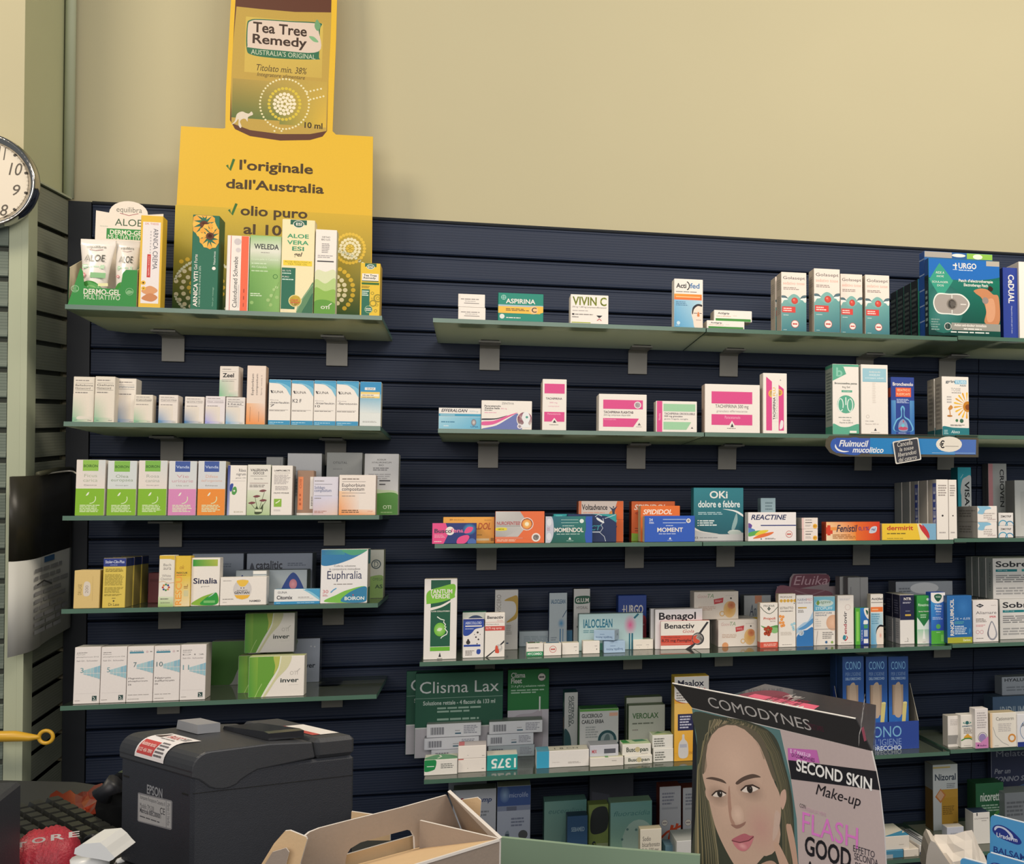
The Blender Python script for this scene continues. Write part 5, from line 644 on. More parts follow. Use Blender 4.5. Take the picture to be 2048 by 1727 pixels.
B('R4', 1592.5, 1626.5, 1190, 0, .024, 'e9e9ec', 'white spray carton with sweeping blue waves', [T('NARHI', .08, .89, .6, .94, '7a7c94'), T('MED', .62, .89, .95, .94, 'd8909a'), T('NASO CHIUSO', .08, .84, .9, .87, '8a7c94'), G(.1, .745, .62, .77, 'b8913c', 'd8b050', 'd8b050', 'b8913c'), Ln(.1, .66, .5, .72, 3), Qg('3478bc', (0, 0), (0, .18), (.3, .30), (.6, .32), (1, .36), (1, 0)), Qg('a9c8e4', (0, .34), (.4, .46), (.7, .5), (1, .68), (1, .55), (.7, .42), (.3, .36), (0, .24)), Qg('5a98d0', (.1, .34), (.5, .42), (1, .55), (1, .46), (.5, .34)), D(.28, .27, .17, 'b9d0e6'), D(.28, .27, .12, 'e4ecf4')], yb=1292.3, name='spray_box')
B('R4', 1627.5, 1670.5, 1192, 0, .024, 'ece6e0', 'white nasal carton with blue cap band and skin tone circle', [G(0, .70, 1, 1, '5fb0d4', '5fb0d4', '8ccade', '7fc4da'), E(.5, .86, .42, .07, 'cfe4e0'), Qg('7aa050', (.12, .86), (.2, .92), (.28, .87), (.2, .82)), T('agave', .3, .84, .8, .90, '6a8c6c', 'i'), T('STOPUFF', .08, .725, .88, .785, 'cfeaf4', 'b'), T('INSTITUT CURE', .08, .645, .85, .675, '6a7c90', 'b'), T('NASALE', .08, .60, .6, .63, '6a7c90', 'b'), EG(.9, .46, .32, .16, 'ecc4a8', 'dcae90')]+[D(.1+.07*(i % 4), .40+.045*(i//4), .018, '9a9ca0') for i in range(14)]+[Rr(0, .325, 1, .335, 'a09a98'), St('b9b3b2', .03, (.1, .02), (.18, .3)), Ln(.4, .13, .95, .28, 4, '9a9694'), D(.58, .065, .06, '3a6a9c'), D(.66, .065, .05, W), D(.85, .06, .06, '8cae5c')], yb=1290, name='spray_box')
B('R4', 1675.5, 1708, 1190, 0, .026, 'efe9e4', 'narrow white carton with upward grey word and red blue drop', [Ln(.12, .90, .9, .94, 2, 'c9c9d0'), Og(.62, .76, .17, .02, 'd2b8b4'), T('end', .36, .22, .56, .42, 'b0505c', 'rb'), T('ovir', .36, .43, .56, .68, '6a6468', 'rb'), Qg('3a8ca0', (.3, .13), (.36, .2), (.5, .18), (.44, .1)), Qg('b83a44', (.5, .2), (.62, .15), (.5, .09), (.4, .1), (.56, .14)), Ln(.2, .04, .9, .055, 1)], yb=1289.5, sc='cabfb4', name='spray_box')
B('R4', 1710.5, 1737.5, 1215, 0, .022, '2a62b4', 'short green and blue inhaler carton with white tube picture', [Rr(0, 0, .36, 1, '58b038'), Rr(.08, .1, .26, .9, '8cd060'), G(.36, 0, 1, 1, '2a3c94', '2a3c94', '2f80cc', '2f80cc'), Qg(W, (.66, .98), (1, 1), (1, .7), (.72, .82)), Qg('1f5a44', (.78, .94), (.96, .9), (.9, .80)), Qg('eef0f0', (.62, .62), (.66, .66), (.9, .66), (.94, .6), (.9, .56), (.62, .56)), Rr(.64, .44, .92, .54, '4a9c6c'), Rr(.64, .22, .92, .40, 'b9c4d8'), Rr(.62, .04, .95, .16, 'e9ebee'), T('VICKS', .44, .1, .54, .4, 'dfe6f2', 'r')], yb=1289, sc='3f8a3a', name='spray_box')
B('R4', 1741.5, 1767, 1187.5, 0, .024, W, 'narrow white and blue nasal spray carton with orange bar', [T('Acti)fed', .06, .87, .96, .93, '3a3c46', 'b'), Rr(.04, .83, .96, .84, '55504e'), Rr(0, .65, .96, .745, 'ee7a3a'), Rr(.1, .68, .6, .71, 'f6b888'), G(0, 0, .96, .63, '4a9ccc', 'a9d0e2', 'c8dee4', '8cc0dc'), Ln(.06, .4, .75, .62, 5, '6a9cb8'), Qg('f0e2d6', (.5, 0), (.42, .16), (.48, .3), (.7, .36), (.98, .36), (.98, 0)), Qg('22222a', (.40, .2), (.46, .32), (.7, .39), (.98, .38), (.98, .35), (.7, .35), (.5, .29)), EG(.76, .18, .1, .05, 'e8a090', 'ecd4c8')], yb=1288.5, name='spray_box', sc='c8beb2')
B('R4', 1782+18, 1829, 1189, 0, .045, 'ebe7e4', 'white carton with dark navy upper half and small mark', [Rr(0, .49, 1, 1, '24274a'), T('NTR', .28, .89, .8, .945, W, 'b'), Ln(.2, .82, .88, .86, 2, 'b5b6c8'), Ln(.38, .66, .8, .68, 1, '9a9cb4'), Rr(.36, .57, .76, .605, 'd0ac4a'), St('8a8684', .03, (.5, .13), (.55, .09), (.5, .06)), Ln(.3, .045, .7, .06, 1)], yb=1287.5, sc='a9aab0', al=[Rr(0, .52, 1, 1, '22243c'), Rr(0, 0, .4, .52, '8a9098'), Ln(.45, .1, .9, .45, 8, '8a8c94'), Ln(.2, .6, .8, .9, 6, '5a5c74')], tc='cfc8b4', name='spray_box')
queue(ITEMS[-1], .048, ['navy topped white carton queued behind its twin'])
B('R4', 1834, 1861.5, 1190.5, 0, .03, '2a8a44', 'green nasal spray carton with pointed white foot', [G(0, .3, 1, 1, '1f7038', '1f7038', '3fa04c', '3fa04c'), Pg('dfeee6', (0, .55), (.5, .38), (1, .55), (1, 0), (0, 0)), G(.02, .02, .98, .3, 'ece9e4', 'ece9e4', 'a9d4b8', 'a9d4b8'), Pg('2a7c48', (.0, .56), (.5, .36), (1, .56), (.9, .58), (.5, .44), (.1, .58)), Pg('f4f6f2', (.4, .1), (.5, .34), (.6, .1)), T('Rinazina', .1, .78, .86, .835, 'c8e8cc', 'b'), D(.8, .92, .09, 'dcece0'), T('Spray Nasale', .12, .655, .88, .685, W, 'b'), Ln(.25, .53, .75, .62, 2, 'a9d4b0'), Ln(.4, .03, .65, .045, 1)], yb=1287, name='spray_box')
B('R4', 1862, 1891, 1184, 0, .03, '2f56b8', 'blue nasal carton with white triangular crest and green foot', [G(0, .26, 1, .85, '2f6cc8', '2c3ca0', '2f56b8', '3f9cd8'), Qg('efecea', (0, 1), (0, .86), (.2, .80), (.6, .79), (.95, .85), (1, 1)), Qg('1f5a44', (.24, .94), (.5, .97), (.76, .94), (.7, .87), (.5, .82), (.3, .87)), T('VICKS', .33, .895, .68, .93, 'c8e0d0', 'b'), T('Vicks', .26, .72, .74, .765, 'dbe4f6', 'b'), T('Sinex', .26, .665, .74, .71, 'dbe4f6', 'b'), T('Aloe', .32, .615, .7, .65, 'dbe4f6', 'b'), T('0,05%', .34, .56, .68, .59, 'a9c0ec'), Ln(.1, .47, .9, .53, 2, 'a9c0ec'), D(.5, .34, .16, '5aac5c'), Rr(0, 0, 1, .26, '55b040'), Rr(.68, .05, .86, .18, '7cc860'), Ln(.35, .22, .7, .235, 1, 'd4f0c8')], yb=1287.5, name='spray_box')
B('R4', 1894.5, 1944.5, 1190.5, 0, .03, '2c6cb0', 'wide blue carton with upward white name and olive base', [EG(.65, .75, .3, .22, '3a7cc0', '2c6cb0'), T('RINOFLUIMUCIL', .12, .16, .27, .93, W, 'rb'), T('1% + 0,5%', .3, .485, .93, .535, 'dbe8f4', 'i'), Ln(.3, .40, .72, .46, 2, '5fb0b0'), Ln(.3, .18, .8, .37, 5, 'd4e2f2'), Rr(0, 0, 1, .125, 'b0b23a'), T('Zambon', .62, .04, .93, .085, 'eef0d0', 'b'), Qg('3f8cc8', (.88, .18), (.86, .25), (.9, .32), (.94, .25))], yb=1285.5, sc='234f80', name='spray_box')
B('R4', 1946, 1997, 1199.5, 0, .026, 'eee8e6', 'white ampoule carton with dark diamond and grey drop', [Pg('2a2a32', (.12, .87), (.28, .92), (.44, .87), (.28, .82)), T('IBSA', .2, .855, .36, .885, 'dcdce0', 'b'), T('PRODOTTO', .72, .86, .92, .88, 'a5a0a0'), T('Aliamare', .12, .665, .93, .735, '6a686c'), T('IPER', .66, .575, .92, .62, 'd0505c', 'b'), Ln(.12, .47, .55, .57, 3), Ln(.12, .36, .5, .42, 2, 'd89aa0'), Og(.18, .24, .07, .015, 'd0909c'), Og(.34, .24, .07, .015, 'd0909c'), Qg('9a9ca8', (.74, .5), (.56, .22), (.66, .06), (.84, .05), (.95, .2)), Qg('ece6e6', (.74, .46), (.62, .24), (.68, .1), (.82, .09), (.89, .22)), Qg('5a5c68', (.73, .48), (.56, .22), (.62, .1), (.6, .24)), Ln(.12, .08, .42, .1, 1, '55504e')], yb=1283, sc='c8c2bc', name='spray_box')
it = B('R4', 1696, 1737, 1154, .135, .035, 'a6a6a8', 'grey carton with red lettering patch behind the inhaler box', [Rr(.58, 0, .62, 1, '8a8a8c'), Rr(.12, .2, .16, .85, '85858a'), T('GW', .46, .05, .82, .30, 'b02c38', 'rb')], sc='6f7074')
queue(it, .04, ['grey carton standing behind the red lettered one'])
ITEMS[-1]['loc'] = ITEMS[-1]['loc']-EX*.006; ITEMS[-1]['art'] = [Rr(.5, 0, .53, 1, '8a8a8c')]
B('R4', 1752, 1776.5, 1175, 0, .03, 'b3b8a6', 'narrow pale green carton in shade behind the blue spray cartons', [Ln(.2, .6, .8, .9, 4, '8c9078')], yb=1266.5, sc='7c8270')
B('R4', 1792, 1906, 1162, .17, .05, 'aab0ba', 'wide glossy silver carton behind the navy topped ones', [Ln(.05, .7, .3, .9, 4, '7c828c'), Qg('8fa8bc', (.2, .2), (.4, .6), (.7, .7), (1, .5), (1, 0), (.2, 0)), Rr(.45, .35, .6, .5, '2f4a5c'), E(.5, .88, .25, .10, 'dfe2e8')], sc='6a6e74', gl=True)  # pale oval is a reflection drawn into the front print
SO = [T('Sobrepin', .05, .74, .88, .93, '2f3036', 'b'), Rr(.05, .67, .42, .73, '1f7c84'), Rr(.5, .67, .95, .73, '3f9c9c'), T('300 mg', .08, .685, .25, .72, 'b9d8da'), Ln(.05, .40, .9, .6, 4, '8a8a8c'), Ln(.05, .1, .7, .3, 3, 'a5a5a6')]
it = B('R4', 2000, 2115, 1197, .055, .035, 'dcdad8', 'white sachet carton with large dark name and teal bars, lower tier', SO, k='so', sc='b0b2b0')
queue(it, .04, ['sachet carton second in the lower tier', 'sachet carton third in the lower tier', 'sachet carton fourth in the lower tier'])
it = B('R4', 1986, 2101, 1115.5, .005, .035, 'd9d7d5', 'white sachet carton with large dark name and teal bars, upper tier', SO, on='so', sc='9aa09e', al=[Rr(0, 0, 1, 1, '9aa09e'), T('Sobrepin', .4, .2, .7, .9, '4a4e52', 'd')])
queue(it, .038, ['sachet carton second in the upper tier', 'sachet carton third in the upper tier', 'sachet carton fourth in the upper tier'], al=[Rr(0, 0, .06, 1, '6a706e'), Rr(.3, .5, .6, .9, '7c8482')], sc='868c8a')
# ---- enema shelf
CL = [T('Clisma Lax', .05, .76, .95, .90, 'd6dcdc'), Rr(0, .70, 1, .705, '8cb0a0'), T('Soluzione rettale - 4 flaconi da 133 ml', .09, .62, .91, .67, 'c4d4cc', 'b'), Ln(.25, .52, .75, .60, 2, '9cbcac'), Ln(.25, .38, .75, .47, 2, '9cbcac'), Rr(0, 0, 1, .355, 'c9c6cc'), Rr(0, .345, 1, .36, 'dfe4e0')]
it = B('R5', 830, 1006, 1344, 0, .04, '1f5c46', 'large dark green enema carton with thin white heading', CL, yb=1512, sc='1a4436', tc='24483a')
queue(it, .045, ['large dark green enema carton offset behind its twin'])
ITEMS[-1]['loc'] = ITEMS[-1]['loc']-EX*.020
B('R5', 1015, 1098, 1338, 0, .045, '1f7a3c', 'tall green and white enema carton with bottle neck and round mark', [T('Clisma', .08, .90, .42, .965, 'e4e9e4', 'b'), T('Fleet', .08, .83, .34, .895, 'e4e9e4', 'b')]+LOGO(.82, .90, .1, '4a4a4c')+[T('21,4 g/9,4 g soluzione rettale', .08, .775, .9, .81, 'b9dcc4', 'b'), Ln(.08, .70, .9, .76, 2, 'a9ccb4'), Rr(0, 0, 1, .50, 'c9c6d0'), Qg('b9b2bc', (.1, 0), (.14, .4), (.6, .46), (.8, .5), (.84, .4), (.8, 0)), Rr(.76, .48, .795, .66, 'e0e4e2')], yb=1500, sc='9a9a94', tc='6a705f', name='enema_box')
BC = [Rr(.07+.016*i, .2, .07+.016*i+(.010 if i % 3 else .005), .75, '4a4c5c') for i in range(16)]+[Rr(.52, .2, .63, .3, '3f6a80'), Ln(.68, .2, .95, .85, 5, '9c9eac'), Ln(.52, .42, .64, .5, 1)]
B('R5', 862, 972, 1497.5, 0, .05, 'e2e4ec', 'silver barcoded carton at the bottom of the back stack by the enema box', BC, yb=1519, k='f0', sc='b9bcc4')
B('R5', 848, 958, 1474, .004, .05, 'e6e8f0', 'silver barcoded carton, second from the bottom of its stack', BC, on='f0', k='f1', sc='b0b2ba')
B('R5', 853, 962, 1446, .006, .05, 'e6e8ee', 'silver barcoded carton crowning its stack before the large enema box', BC, on='f1', sc='b0b2ba', tc='a9b0ac')
B('R5', 976, 1069, 1490, 0, .05, 'b9c4cc', 'bluish barcoded carton at the base of the second stack', BC, yb=1513, k='g0', sc='9aa4ac')
B('R5', 974, 1067, 1467, .002, .05, 'e2e6ee', 'barcoded carton in the middle of the second stack', BC, on='g0', k='g1', sc='a4a8b0')
B('R5', 978, 1085, 1441, .004, .05, 'e6e8ee', 'barcoded carton on top of the second stack', BC, on='g1', sc='8a8a90', tc='9aa29c')
B('R5', 848, 914.5, 1518, 0, .055, 'ebe8e2', 'white carton with green corner patch and leafy green lid', [Qg('1f8a4c', (.0, .98), (.34, .98), (.34, .5), (.26, .32), (.0, .28)), Rr(.08, .55, .3, .6, 'dcece0'), Ln(.5, .4, .92, .75, 3, '8a8c88')], yb=1549, tc='dfe2d0', atp=[Qg('6aa47c', (0, .1), (.2, .7), (.5, .95), (.85, .7), (1, .1)), St('dcead8', .06, (.4, .2), (.5, .5), (.45, .8))])
B('R5', 915.5, 972, 1516, 0, .05, 'efe8e2', 'plain white carton with red dash, lower of two', [Rr(.0, .93, .2, 1, 'c04a48'), D(.35, .3, .01, K), Ln(.85, .2, .95, .28, 1)], yb=1543.5, k='h0')
B('R5', 915.5, 972, 1490.5, .0, .05, 'efe8e2', 'plain white carton lying on the red dashed one', [D(.35, .25, .01, K), Ln(.85, .15, .95, .22, 1)], on='h0', tc='d0c8cc', atp=[Rr(.02, .1, .22, .95, 'd87c84')])
ITEMS[-1]['loc'] = ITEMS[-2]['loc']+EZ*(ITEMS[-2]['h']+.0003)
B('R5', 973.5, 1035, 1509, 0, .05, '2aa0a0', 'teal carton with large white number 1375 upside down', [T('1375', .14, .15, .95, .78, 'e9f2f0', 'fb')], yb=1540, tc='dcd8cc', sc='a9c4c4')
B('R5', 1072.5, 1178, 1500, 0, .05, 'ece8e6', 'broad white carton with bright blue end', [Rr(0, 0, .24, 1, '3aa4cc'), Ln(.6, .2, .88, .32, 2, 'b5aeac'), Ln(.3, .28, .44, .34, 1, 'cfc8c6')], yb=1533.5, tc='c9c6b8', atp=[Rr(0, 0, .24, 1, '5a98b0'), T('1 8 CH', .35, .3, .8, .6, '6a6a64')])
B('R5', 1180, 1247, 1514, 0, .05, 'ece6e0', 'low white carton with oval line pattern, lower of two', [Ln(.65, .55, .8, .65, 1)], yb=1531.5, k='k0', tc='dcdcc0', atp=[Rr(.45, .0, .55, 1, '6aa45c')])
B('R5', 1179, 1237, 1489, .012, .05, 'c6c8d4', 'low grey carton with red word and barcode above the oval one', [T('MIX', .08, .3, .25, .6, 'c0505c', 'b'), Rr(.5, .25, .9, .65, '5a5c68')], on='k0', tc='8e929a')
BU = [T('Busc', .14, .3, .46, .72, '3f4a3c', 'b'), T('pan', .62, .2, .9, .58, '3f4a3c', 'b'), D(.53, .5, .09, 'cfc49a'), Ln(.65, .1, .9, .16, 1)]
B('R5', 1248.5, 1304.5, 1510, 0, .05, 'efece4', 'small white carton with beige ring word, lower of two', BU, yb=1527, k='l0')
B('R5', 1244.5, 1302, 1487, .003, .05, 'efece4', 'small white carton with beige ring word and green lid', BU, on='l0', tc='b9cca4', atp=[Pg('3f8a48', (.05, .3), (.3, .3), (.2, .95), (0, .9)), Pg('2f7a58', (.5, .5), (.95, .6), (.8, .98), (.4, .9))])
BL = [Ln(.08, .1, .62, .8, 4, '7c7e78')]
B('R5', 1306.5, 1347, 1496, 0, .045, 'ecebe6', 'small white carton with grey lines, lower of two by the yellow box', BL, yb=1523, k='m0')
B('R5', 1304.5, 1346.5, 1469, .002, .045, 'ecebe6', 'small white carton with grey lines and grassy lid', BL, on='m0', tc='a9b898', atp=[Pg('5a8a50', (.1, .4), (.6, .5), (.4, .9)), Pg('c8d08c', (.1, .1), (.9, .2), (.5, .35))])
B('R5', 1128.5, 1155.5, 1384, .16, .05, 'b9bcbc', 'narrow glycerin carton with dark teal side and sideways name', [T('GLICEROLO', .5, .50, .72, .94, '3a4a4c', 'db'), T('CARLO ERBA', .3, .45, .48, .94, '3a4a4c', 'db'), Qg('1f4a50', (0, .4), (.3, .38), (.5, .25), (.5, .0), (0, 0))], sc='1c4c50', al=[D(.5, .78, .12, 'a9c8b8'), Rr(.35, .4, .65, .58, 'b98a7c')])
B('R5', 1159, 1237, 1416.5, .125, .05, 'c6c8c8', 'square glycerin carton with round teal bust seal', [Rr(0, .95, 1, 1, '5a9a44'), T('GLICEROLO', .05, .82, .58, .90, '33383a', 'b'), T('CARLO ERBA', .05, .70, .62, .78, '33383a', 'b'), Rr(.76, .84, .98, .91, 'd8a894'), Ln(.15, .4, .5, .65, 5, '9aa0a0'), Rr(.40, 0, 1, .3, '1f5054'), D(.71, .36, .26, '1f4a52'), Og(.71, .36, .26, .02, 'c0cccc'), D(.71, .36, .17, '8a9ca0'), Qg('5a7074', (.62, .3), (.66, .44), (.74, .47), (.78, .38), (.74, .26))], sc='3f7a44')
it = B('R5', 1257, 1330, 1409.5, .115, .035, 'b6bab0', 'pale sage suppository carton with green bold heading', [T('VEROLAX', .1, .74, .82, .85, '3f6a3c', 'b'), Ln(.1, .62, .85, .67, 1, '6a7064'), Ln(.1, .5, .28, .54, 1), G(0, 0, 1, .35, '8aa880', '9ab08c', 'b6bab0', 'b6bab0'), Pg('3f7a34', (1, .0), (1, .5), (.8, .2), (.85, 0))], sc='6a7c5c', name='suppository_box')
queue(it, .04, ['pale sage suppository carton slightly taller behind its twin'], h=it['h']*1.1)
B('R5', 1348.5, 1418, 1351.5, 0, .04, 'e8b040', 'tall yellow and white antacid carton with bottle picture', [Rr(0, .74, 1, 1, 'e9e6e2'), E(.5, .74, .5, .07, 'b9502c'), E(.5, .75, .5, .07, 'e9e6e2'), T('Maalox', .1, .88, .86, .955, '22243c', 'b'), T('Plus', .62, .82, .90, .87, 'c8404a', 'b'), Ln(.06, .7, .35, .82, 4), G(0, .1, 1, .68, 'f0b436', 'eaa22e', 'e6b85a', 'eac068'), Rr(.1, .36, .58, .555, '2a2c54'), Ln(.16, .38, .5, .54, 5, 'c4c6dc'), Rr(.14, .05, .38, .2, 'd6d4d4'), Qg('d6d4d4', (.14, .05), (.13, .2), (.22, .26), (.23, .31), (.29, .31), (.3, .26), (.39, .2), (.38, .05)), Rr(.16, .16, .36, .2, 'b4b8c8'), T('250 ml', .42, .08, .65, .11, 'b87a2a')], yb=1520.5, sc='c0a03c', name='syrup_box')
# ear-cone cartons in their tray stand here too; eye-drop cartons
B('R5', 1895.5, 1921, 1431, 0, .03, 'e9e4e0', 'white eye-drop carton with grey picture block', [Ln(.2, .7, .9, .9, 4, 'c4bebc'), Rr(0, .12, .95, .40, '9a9896'), Qg('c4c0be', (.7, .12), (.75, .3), (.9, .36), (.85, .12))], yb=1495, sc='bdb8b0')
B('R5', 1921.5, 1950, 1429, 0, .03, 'ebe7e0', 'white eye-drop carton with green eye and yellow flower', [E(.45, .76, .3, .035, '3f8a7c'), E(.45, .765, .22, .025, 'e4e6e0'), D(.45, .76, .12, '2f6a6c'), T('ARMISTIL', .08, .63, .88, .68, '3a6a84', 'b'), Ln(.2, .42, .85, .6, 4), Qg('e0a838', (.2, .3), (.35, .38), (.5, .42), (.62, .36), (.8, .3), (.5, .26)), St('4a8a3c', .08, (.02, .22), (.3, .28), (.6, .28), (.98, .21)), Ln(.2, .05, .8, .07, 1)], yb=1494)
B('R5', 1950.5, 1977, 1416.5, 0, .03, 'ece6e4', 'white eye-drop carton with violet disc and pink foot', [Ln(.15, .5, .9, .92, 7, 'b9b2b4'), Og(.55, .28, .35, .03, '4a4464'), D(.55, .27, .28, '9a88bc'), Pg('d48cc0', (0, .16), (.4, .15), (1, .3), (1, 0), (0, 0)), T('itubo', .35, .05, .85, .10, '6a3a70', 'b'), D(.22, .08, .07, '5a2a60')], yb=1496)
B('R5', 1980.5, 2033, 1424.5, 0, .035, 'ebe6dc', 'white eye-drop carton with orange edge and drop ring', [G(0, .0, .12, 1, 'e8b070', 'ebe6dc', 'ebe6dc', 'eabf7c'), T('Cationorm', .22, .78, .9, .88, '6a6664'), Ln(.3, .45, .9, .70, 5, 'c4bebc'), Og(.82, .26, .15, .06, 'd8944a'), St('9a9ca0', .015, (.1, .6), (.2, .35), (.45, .15), (.7, .05)), Ln(.15, .05, .35, .07, 1)], yb=1494, sc='c9b898')
B('R5', 2034.5, 2085, 1426.5, 0, .035, 'e6e6ea', 'white eye-drop carton with navy foot past the drop ring one', [T('ALENA', .15, .6, .9, .72, '33405a'), Rr(0, 0, 1, .15, '2a3c8c'), Og(.5, .5, .4, .02, '6a8cb8')], yb=1492)
B('R5', 1986, 2090, 1391, .155, .05, '4a6280', 'slate blue carton lying under the silver tilted one', [T('IRIDIUM', .14, .42, .60, .72, 'a9b8c8'), Rr(.75, .3, .98, .8, '3f5670')], k='ir', sc='3a4c60')
B('R5', 2004, 2090, 1352, .015, .04, '9aa2ae', 'silver carton with dark heading resting on the slate blue one', [T('HYALUCROSS', .06, .74, .95, .92, '33383e', 'b'), Ln(.1, .2, .9, .5, 2, '7a828c')], on='ir', sc='7a828c')
# ---- lowest shelf
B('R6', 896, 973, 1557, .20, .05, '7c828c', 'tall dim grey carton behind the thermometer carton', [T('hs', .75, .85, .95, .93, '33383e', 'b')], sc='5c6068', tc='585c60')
B('R6', 905, 992, 1578, .14, .05, 'c0c4d0', 'pale thermometer carton with red and blue heading', [Rr(0, 0, .06, 1, 'a9adb8'), T('Prima', .16, .82, .52, .90, 'b04a4c', 'bi'), T('Temp', .5, .82, .9, .90, '3a4a7c', 'bi'), Ln(.5, .66, .9, .74, 2, '8a8e98'), EG(.8, .4, .2, .16, 'a9a4a4', 'b4b6c0'), Ln(.5, .5, .7, .56, 2, '8a8e98')], tc='5c6462')
B('R6', 994, 1061, 1571, .14, .05, 'b4bcd0', 'blue headed thermometer carton with device picture', [Rr(0, .76, 1, 1, '3f5a98'), EG(.22, .9, .16, .1, '8ca8cc', '4a66a0'), T('microlife', .36, .86, .92, .92, 'a9b8d8'), Rr(0, .70, 1, .76, '8a94b0'), Rr(.28, .7, .58, .75, '6a7088'), Ln(.42, .5, .85, .62, 3, '7c849c'), Qg('8a98a8', (.2, .2), (.24, .42), (.36, .44), (.38, .2)), Rr(.25, .36, .36, .42, '4a5a6a'), D(.78, .40, .14, '55585c'), Rr(.68, .2, .9, .27, '4a6a4c'), Rr(.68, .13, .9, .2, 'a04a4c')], tc='8a8c84')
B('R6', 1088, 1173, 1600.5, .155, .05, '6f9c98', 'soft teal carton with faint swirl behind the dark blue one', [G(0, 0, 1, 1, '8fb0a4', '6a9490', '5a8c8c', '7aa49c'), T('eucerulina', .1, .8, .9, .88, '4f7c7c', 'i'), EG(.8, .3, .4, .4, '7fa4a0', '6f9894'), Og(.12, .1, .07, .02, '55706c')])
B('R6', 1134, 1175, 1631, .085, .04, '33557c', 'small dark blue carton with pale lines before the teal carton', [T('SEBAMED', .2, .72, .85, .8, '8fa8bc', 'b'), Ln(.15, .2, .5, .5, 4, '9cb4c4'), Qg('6a94a0', (.6, 0), (.58, .3), (.7, .36), (.8, .3), (.8, 0))], sc='2a4460')
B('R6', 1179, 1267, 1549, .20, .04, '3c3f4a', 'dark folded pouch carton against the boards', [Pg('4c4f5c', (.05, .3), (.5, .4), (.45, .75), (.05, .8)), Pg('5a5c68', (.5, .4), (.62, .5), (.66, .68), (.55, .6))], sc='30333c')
B('R6', 1177, 1217, 1608, .13, .04, '8a9c58', 'yellow green carton with dark cloth picture', [Qg('33383a', (.1, .55), (.2, .9), (.9, .94), (.95, .6), (.5, .5)), T('S', .18, .22, .36, .38, '2a3442', 'b'), Rr(.4, .26, .98, .34, 'a9b48c'), Rr(0, 0, 1, .16, '7a5a4a'), Rr(0, .16, 1, .2, 'c0c4a8')])
B('R6', 1220.5, 1304, 1602.5, .105, .05, '86b0a4', 'teal pill carton with a pale dish of pills', [G(0, 0, 1, 1, '9cc0a8', '86b0a4', '6a9c98', '7cacac'), T('fluoracidia', .08, .78, .95, .86, '4f8484', 'i'), E(.68, .35, .40, .36, 'a9c4bc')]+[D(.5+.22*cos(i), .38+.2*sin(i), .03, '5f8484') for i in range(1, 7)]+[Og(.1, .1, .08, .025, '3a4a48'), T('+', .14, .08, .24, .16, '3a4a48', 'b')], sc='8fb09c')
AM = [Rr(0, .0, 1, .04, 'c0442c'), Ln(.12, .72, .7, .92, 4, '85889a'), Rr(.1, .66, .85, .69, 'a5a8b4')]+LOGO(.24, .46, .15, '9a8c94')+[St('d0502f', .10, (.0, .22), (.35, .32), (1.0, .40)), St('d0502f', .14, (.4, .14), (.6, .42)), St('d0502f', .12, (.66, .24), (.84, .44))]
B('R6', 1319, 1362, 1572, .165, .05, 'bcbec8', 'white ampoule carton with red slashed bars and brown lid', AM, sc='8a4436', tc='7a3c30')
B('R6', 1365.5, 1410, 1574, .165, .05, 'bcbec8', 'white ampoule carton with red slashed bars beside the hair display', AM, sc='8a4436', tc='7a3c30')
B('R6', 1280, 1323, 1657, .03, .03, 'ece6d8', 'small white tablet carton with green leaf at its foot', [T('Sodio', .12, .74, .5, .84, '6a6664'), T('bicarbonato', .1, .61, .92, .71, '6a6664'), T('Sella 500 mg', .1, .48, .86, .58, '6a6664'), Ln(.1, .38, .8, .45, 1), Qg('3f8a3c', (.7, .1), (.78, .22), (.95, .26), (.9, .12))], sc='c8bea4')
B('R6', 1353, 1400, 1680, .04, .09, 'dfe0e2', 'white carton with navy front stripe beside the hair display', [Rr(0, 0, 1, .5, '2c3c64'), Ln(.2, .15, .7, .35, 1, 'a9b4cc')], tc='b9bcbc')
B('R6', 1330, 1352, 1690, .09, .05, '7fa8c0', 'small sky blue carton beside the white striped one', [Rr(.2, .3, .8, .6, '9cc0d4')])
B('R6', 1866, 1916, 1528, .185, .05, 'cfd4da', 'white and amber shampoo carton with orange diamond', [Rr(.34, 0, 1, .62, 'c99a3c'), Rr(.36, .5, 1, .625, 'd0a044'), Rr(0, .945, .7, .97, 'cdb878'), T('Nizoral', .08, .76, .92, .86, '3a4658', 'b'), Ln(.55, .64, .92, .72, 3, '8a8e96'), Pg('d08448', (.08, .52), (.3, .64), (.52, .54), (.3, .42)), Pg('e0b494', (.14, .53), (.3, .615), (.45, .54), (.3, .45)), Ln(.38, .24, .85, .38, 5, '8a6a2c'), Rr(.8, .05, .96, .13, '9a7430')], sc='7c6030', al=[Rr(0, .62, 1, 1, '8a8e92')], tc='a5a8a8', name='shampoo_box')
B('R6', 1952, 2008, 1565, .15, .05, '2f6a48', 'green nicotine gum carton with pale wordmark', [T('nicorette', .16, .62, .95, .80, 'dfe8e2', 'b'), Ln(.2, .40, .92, .56, 3, 'a9c8b4'), Pg('c8dcd0', (.2, .28), (.3, .34), (.4, .28), (.3, .22)), Qg('3f8ab0', (.4, 0), (.5, .14), (.75, .34), (.85, .3), (.8, 0)), Qg('5a9c54', (.3, 0), (.44, .14), (.7, .38), (.86, .42), (.82, .36), (.6, .22), (.45, 0))], sc='234c34')
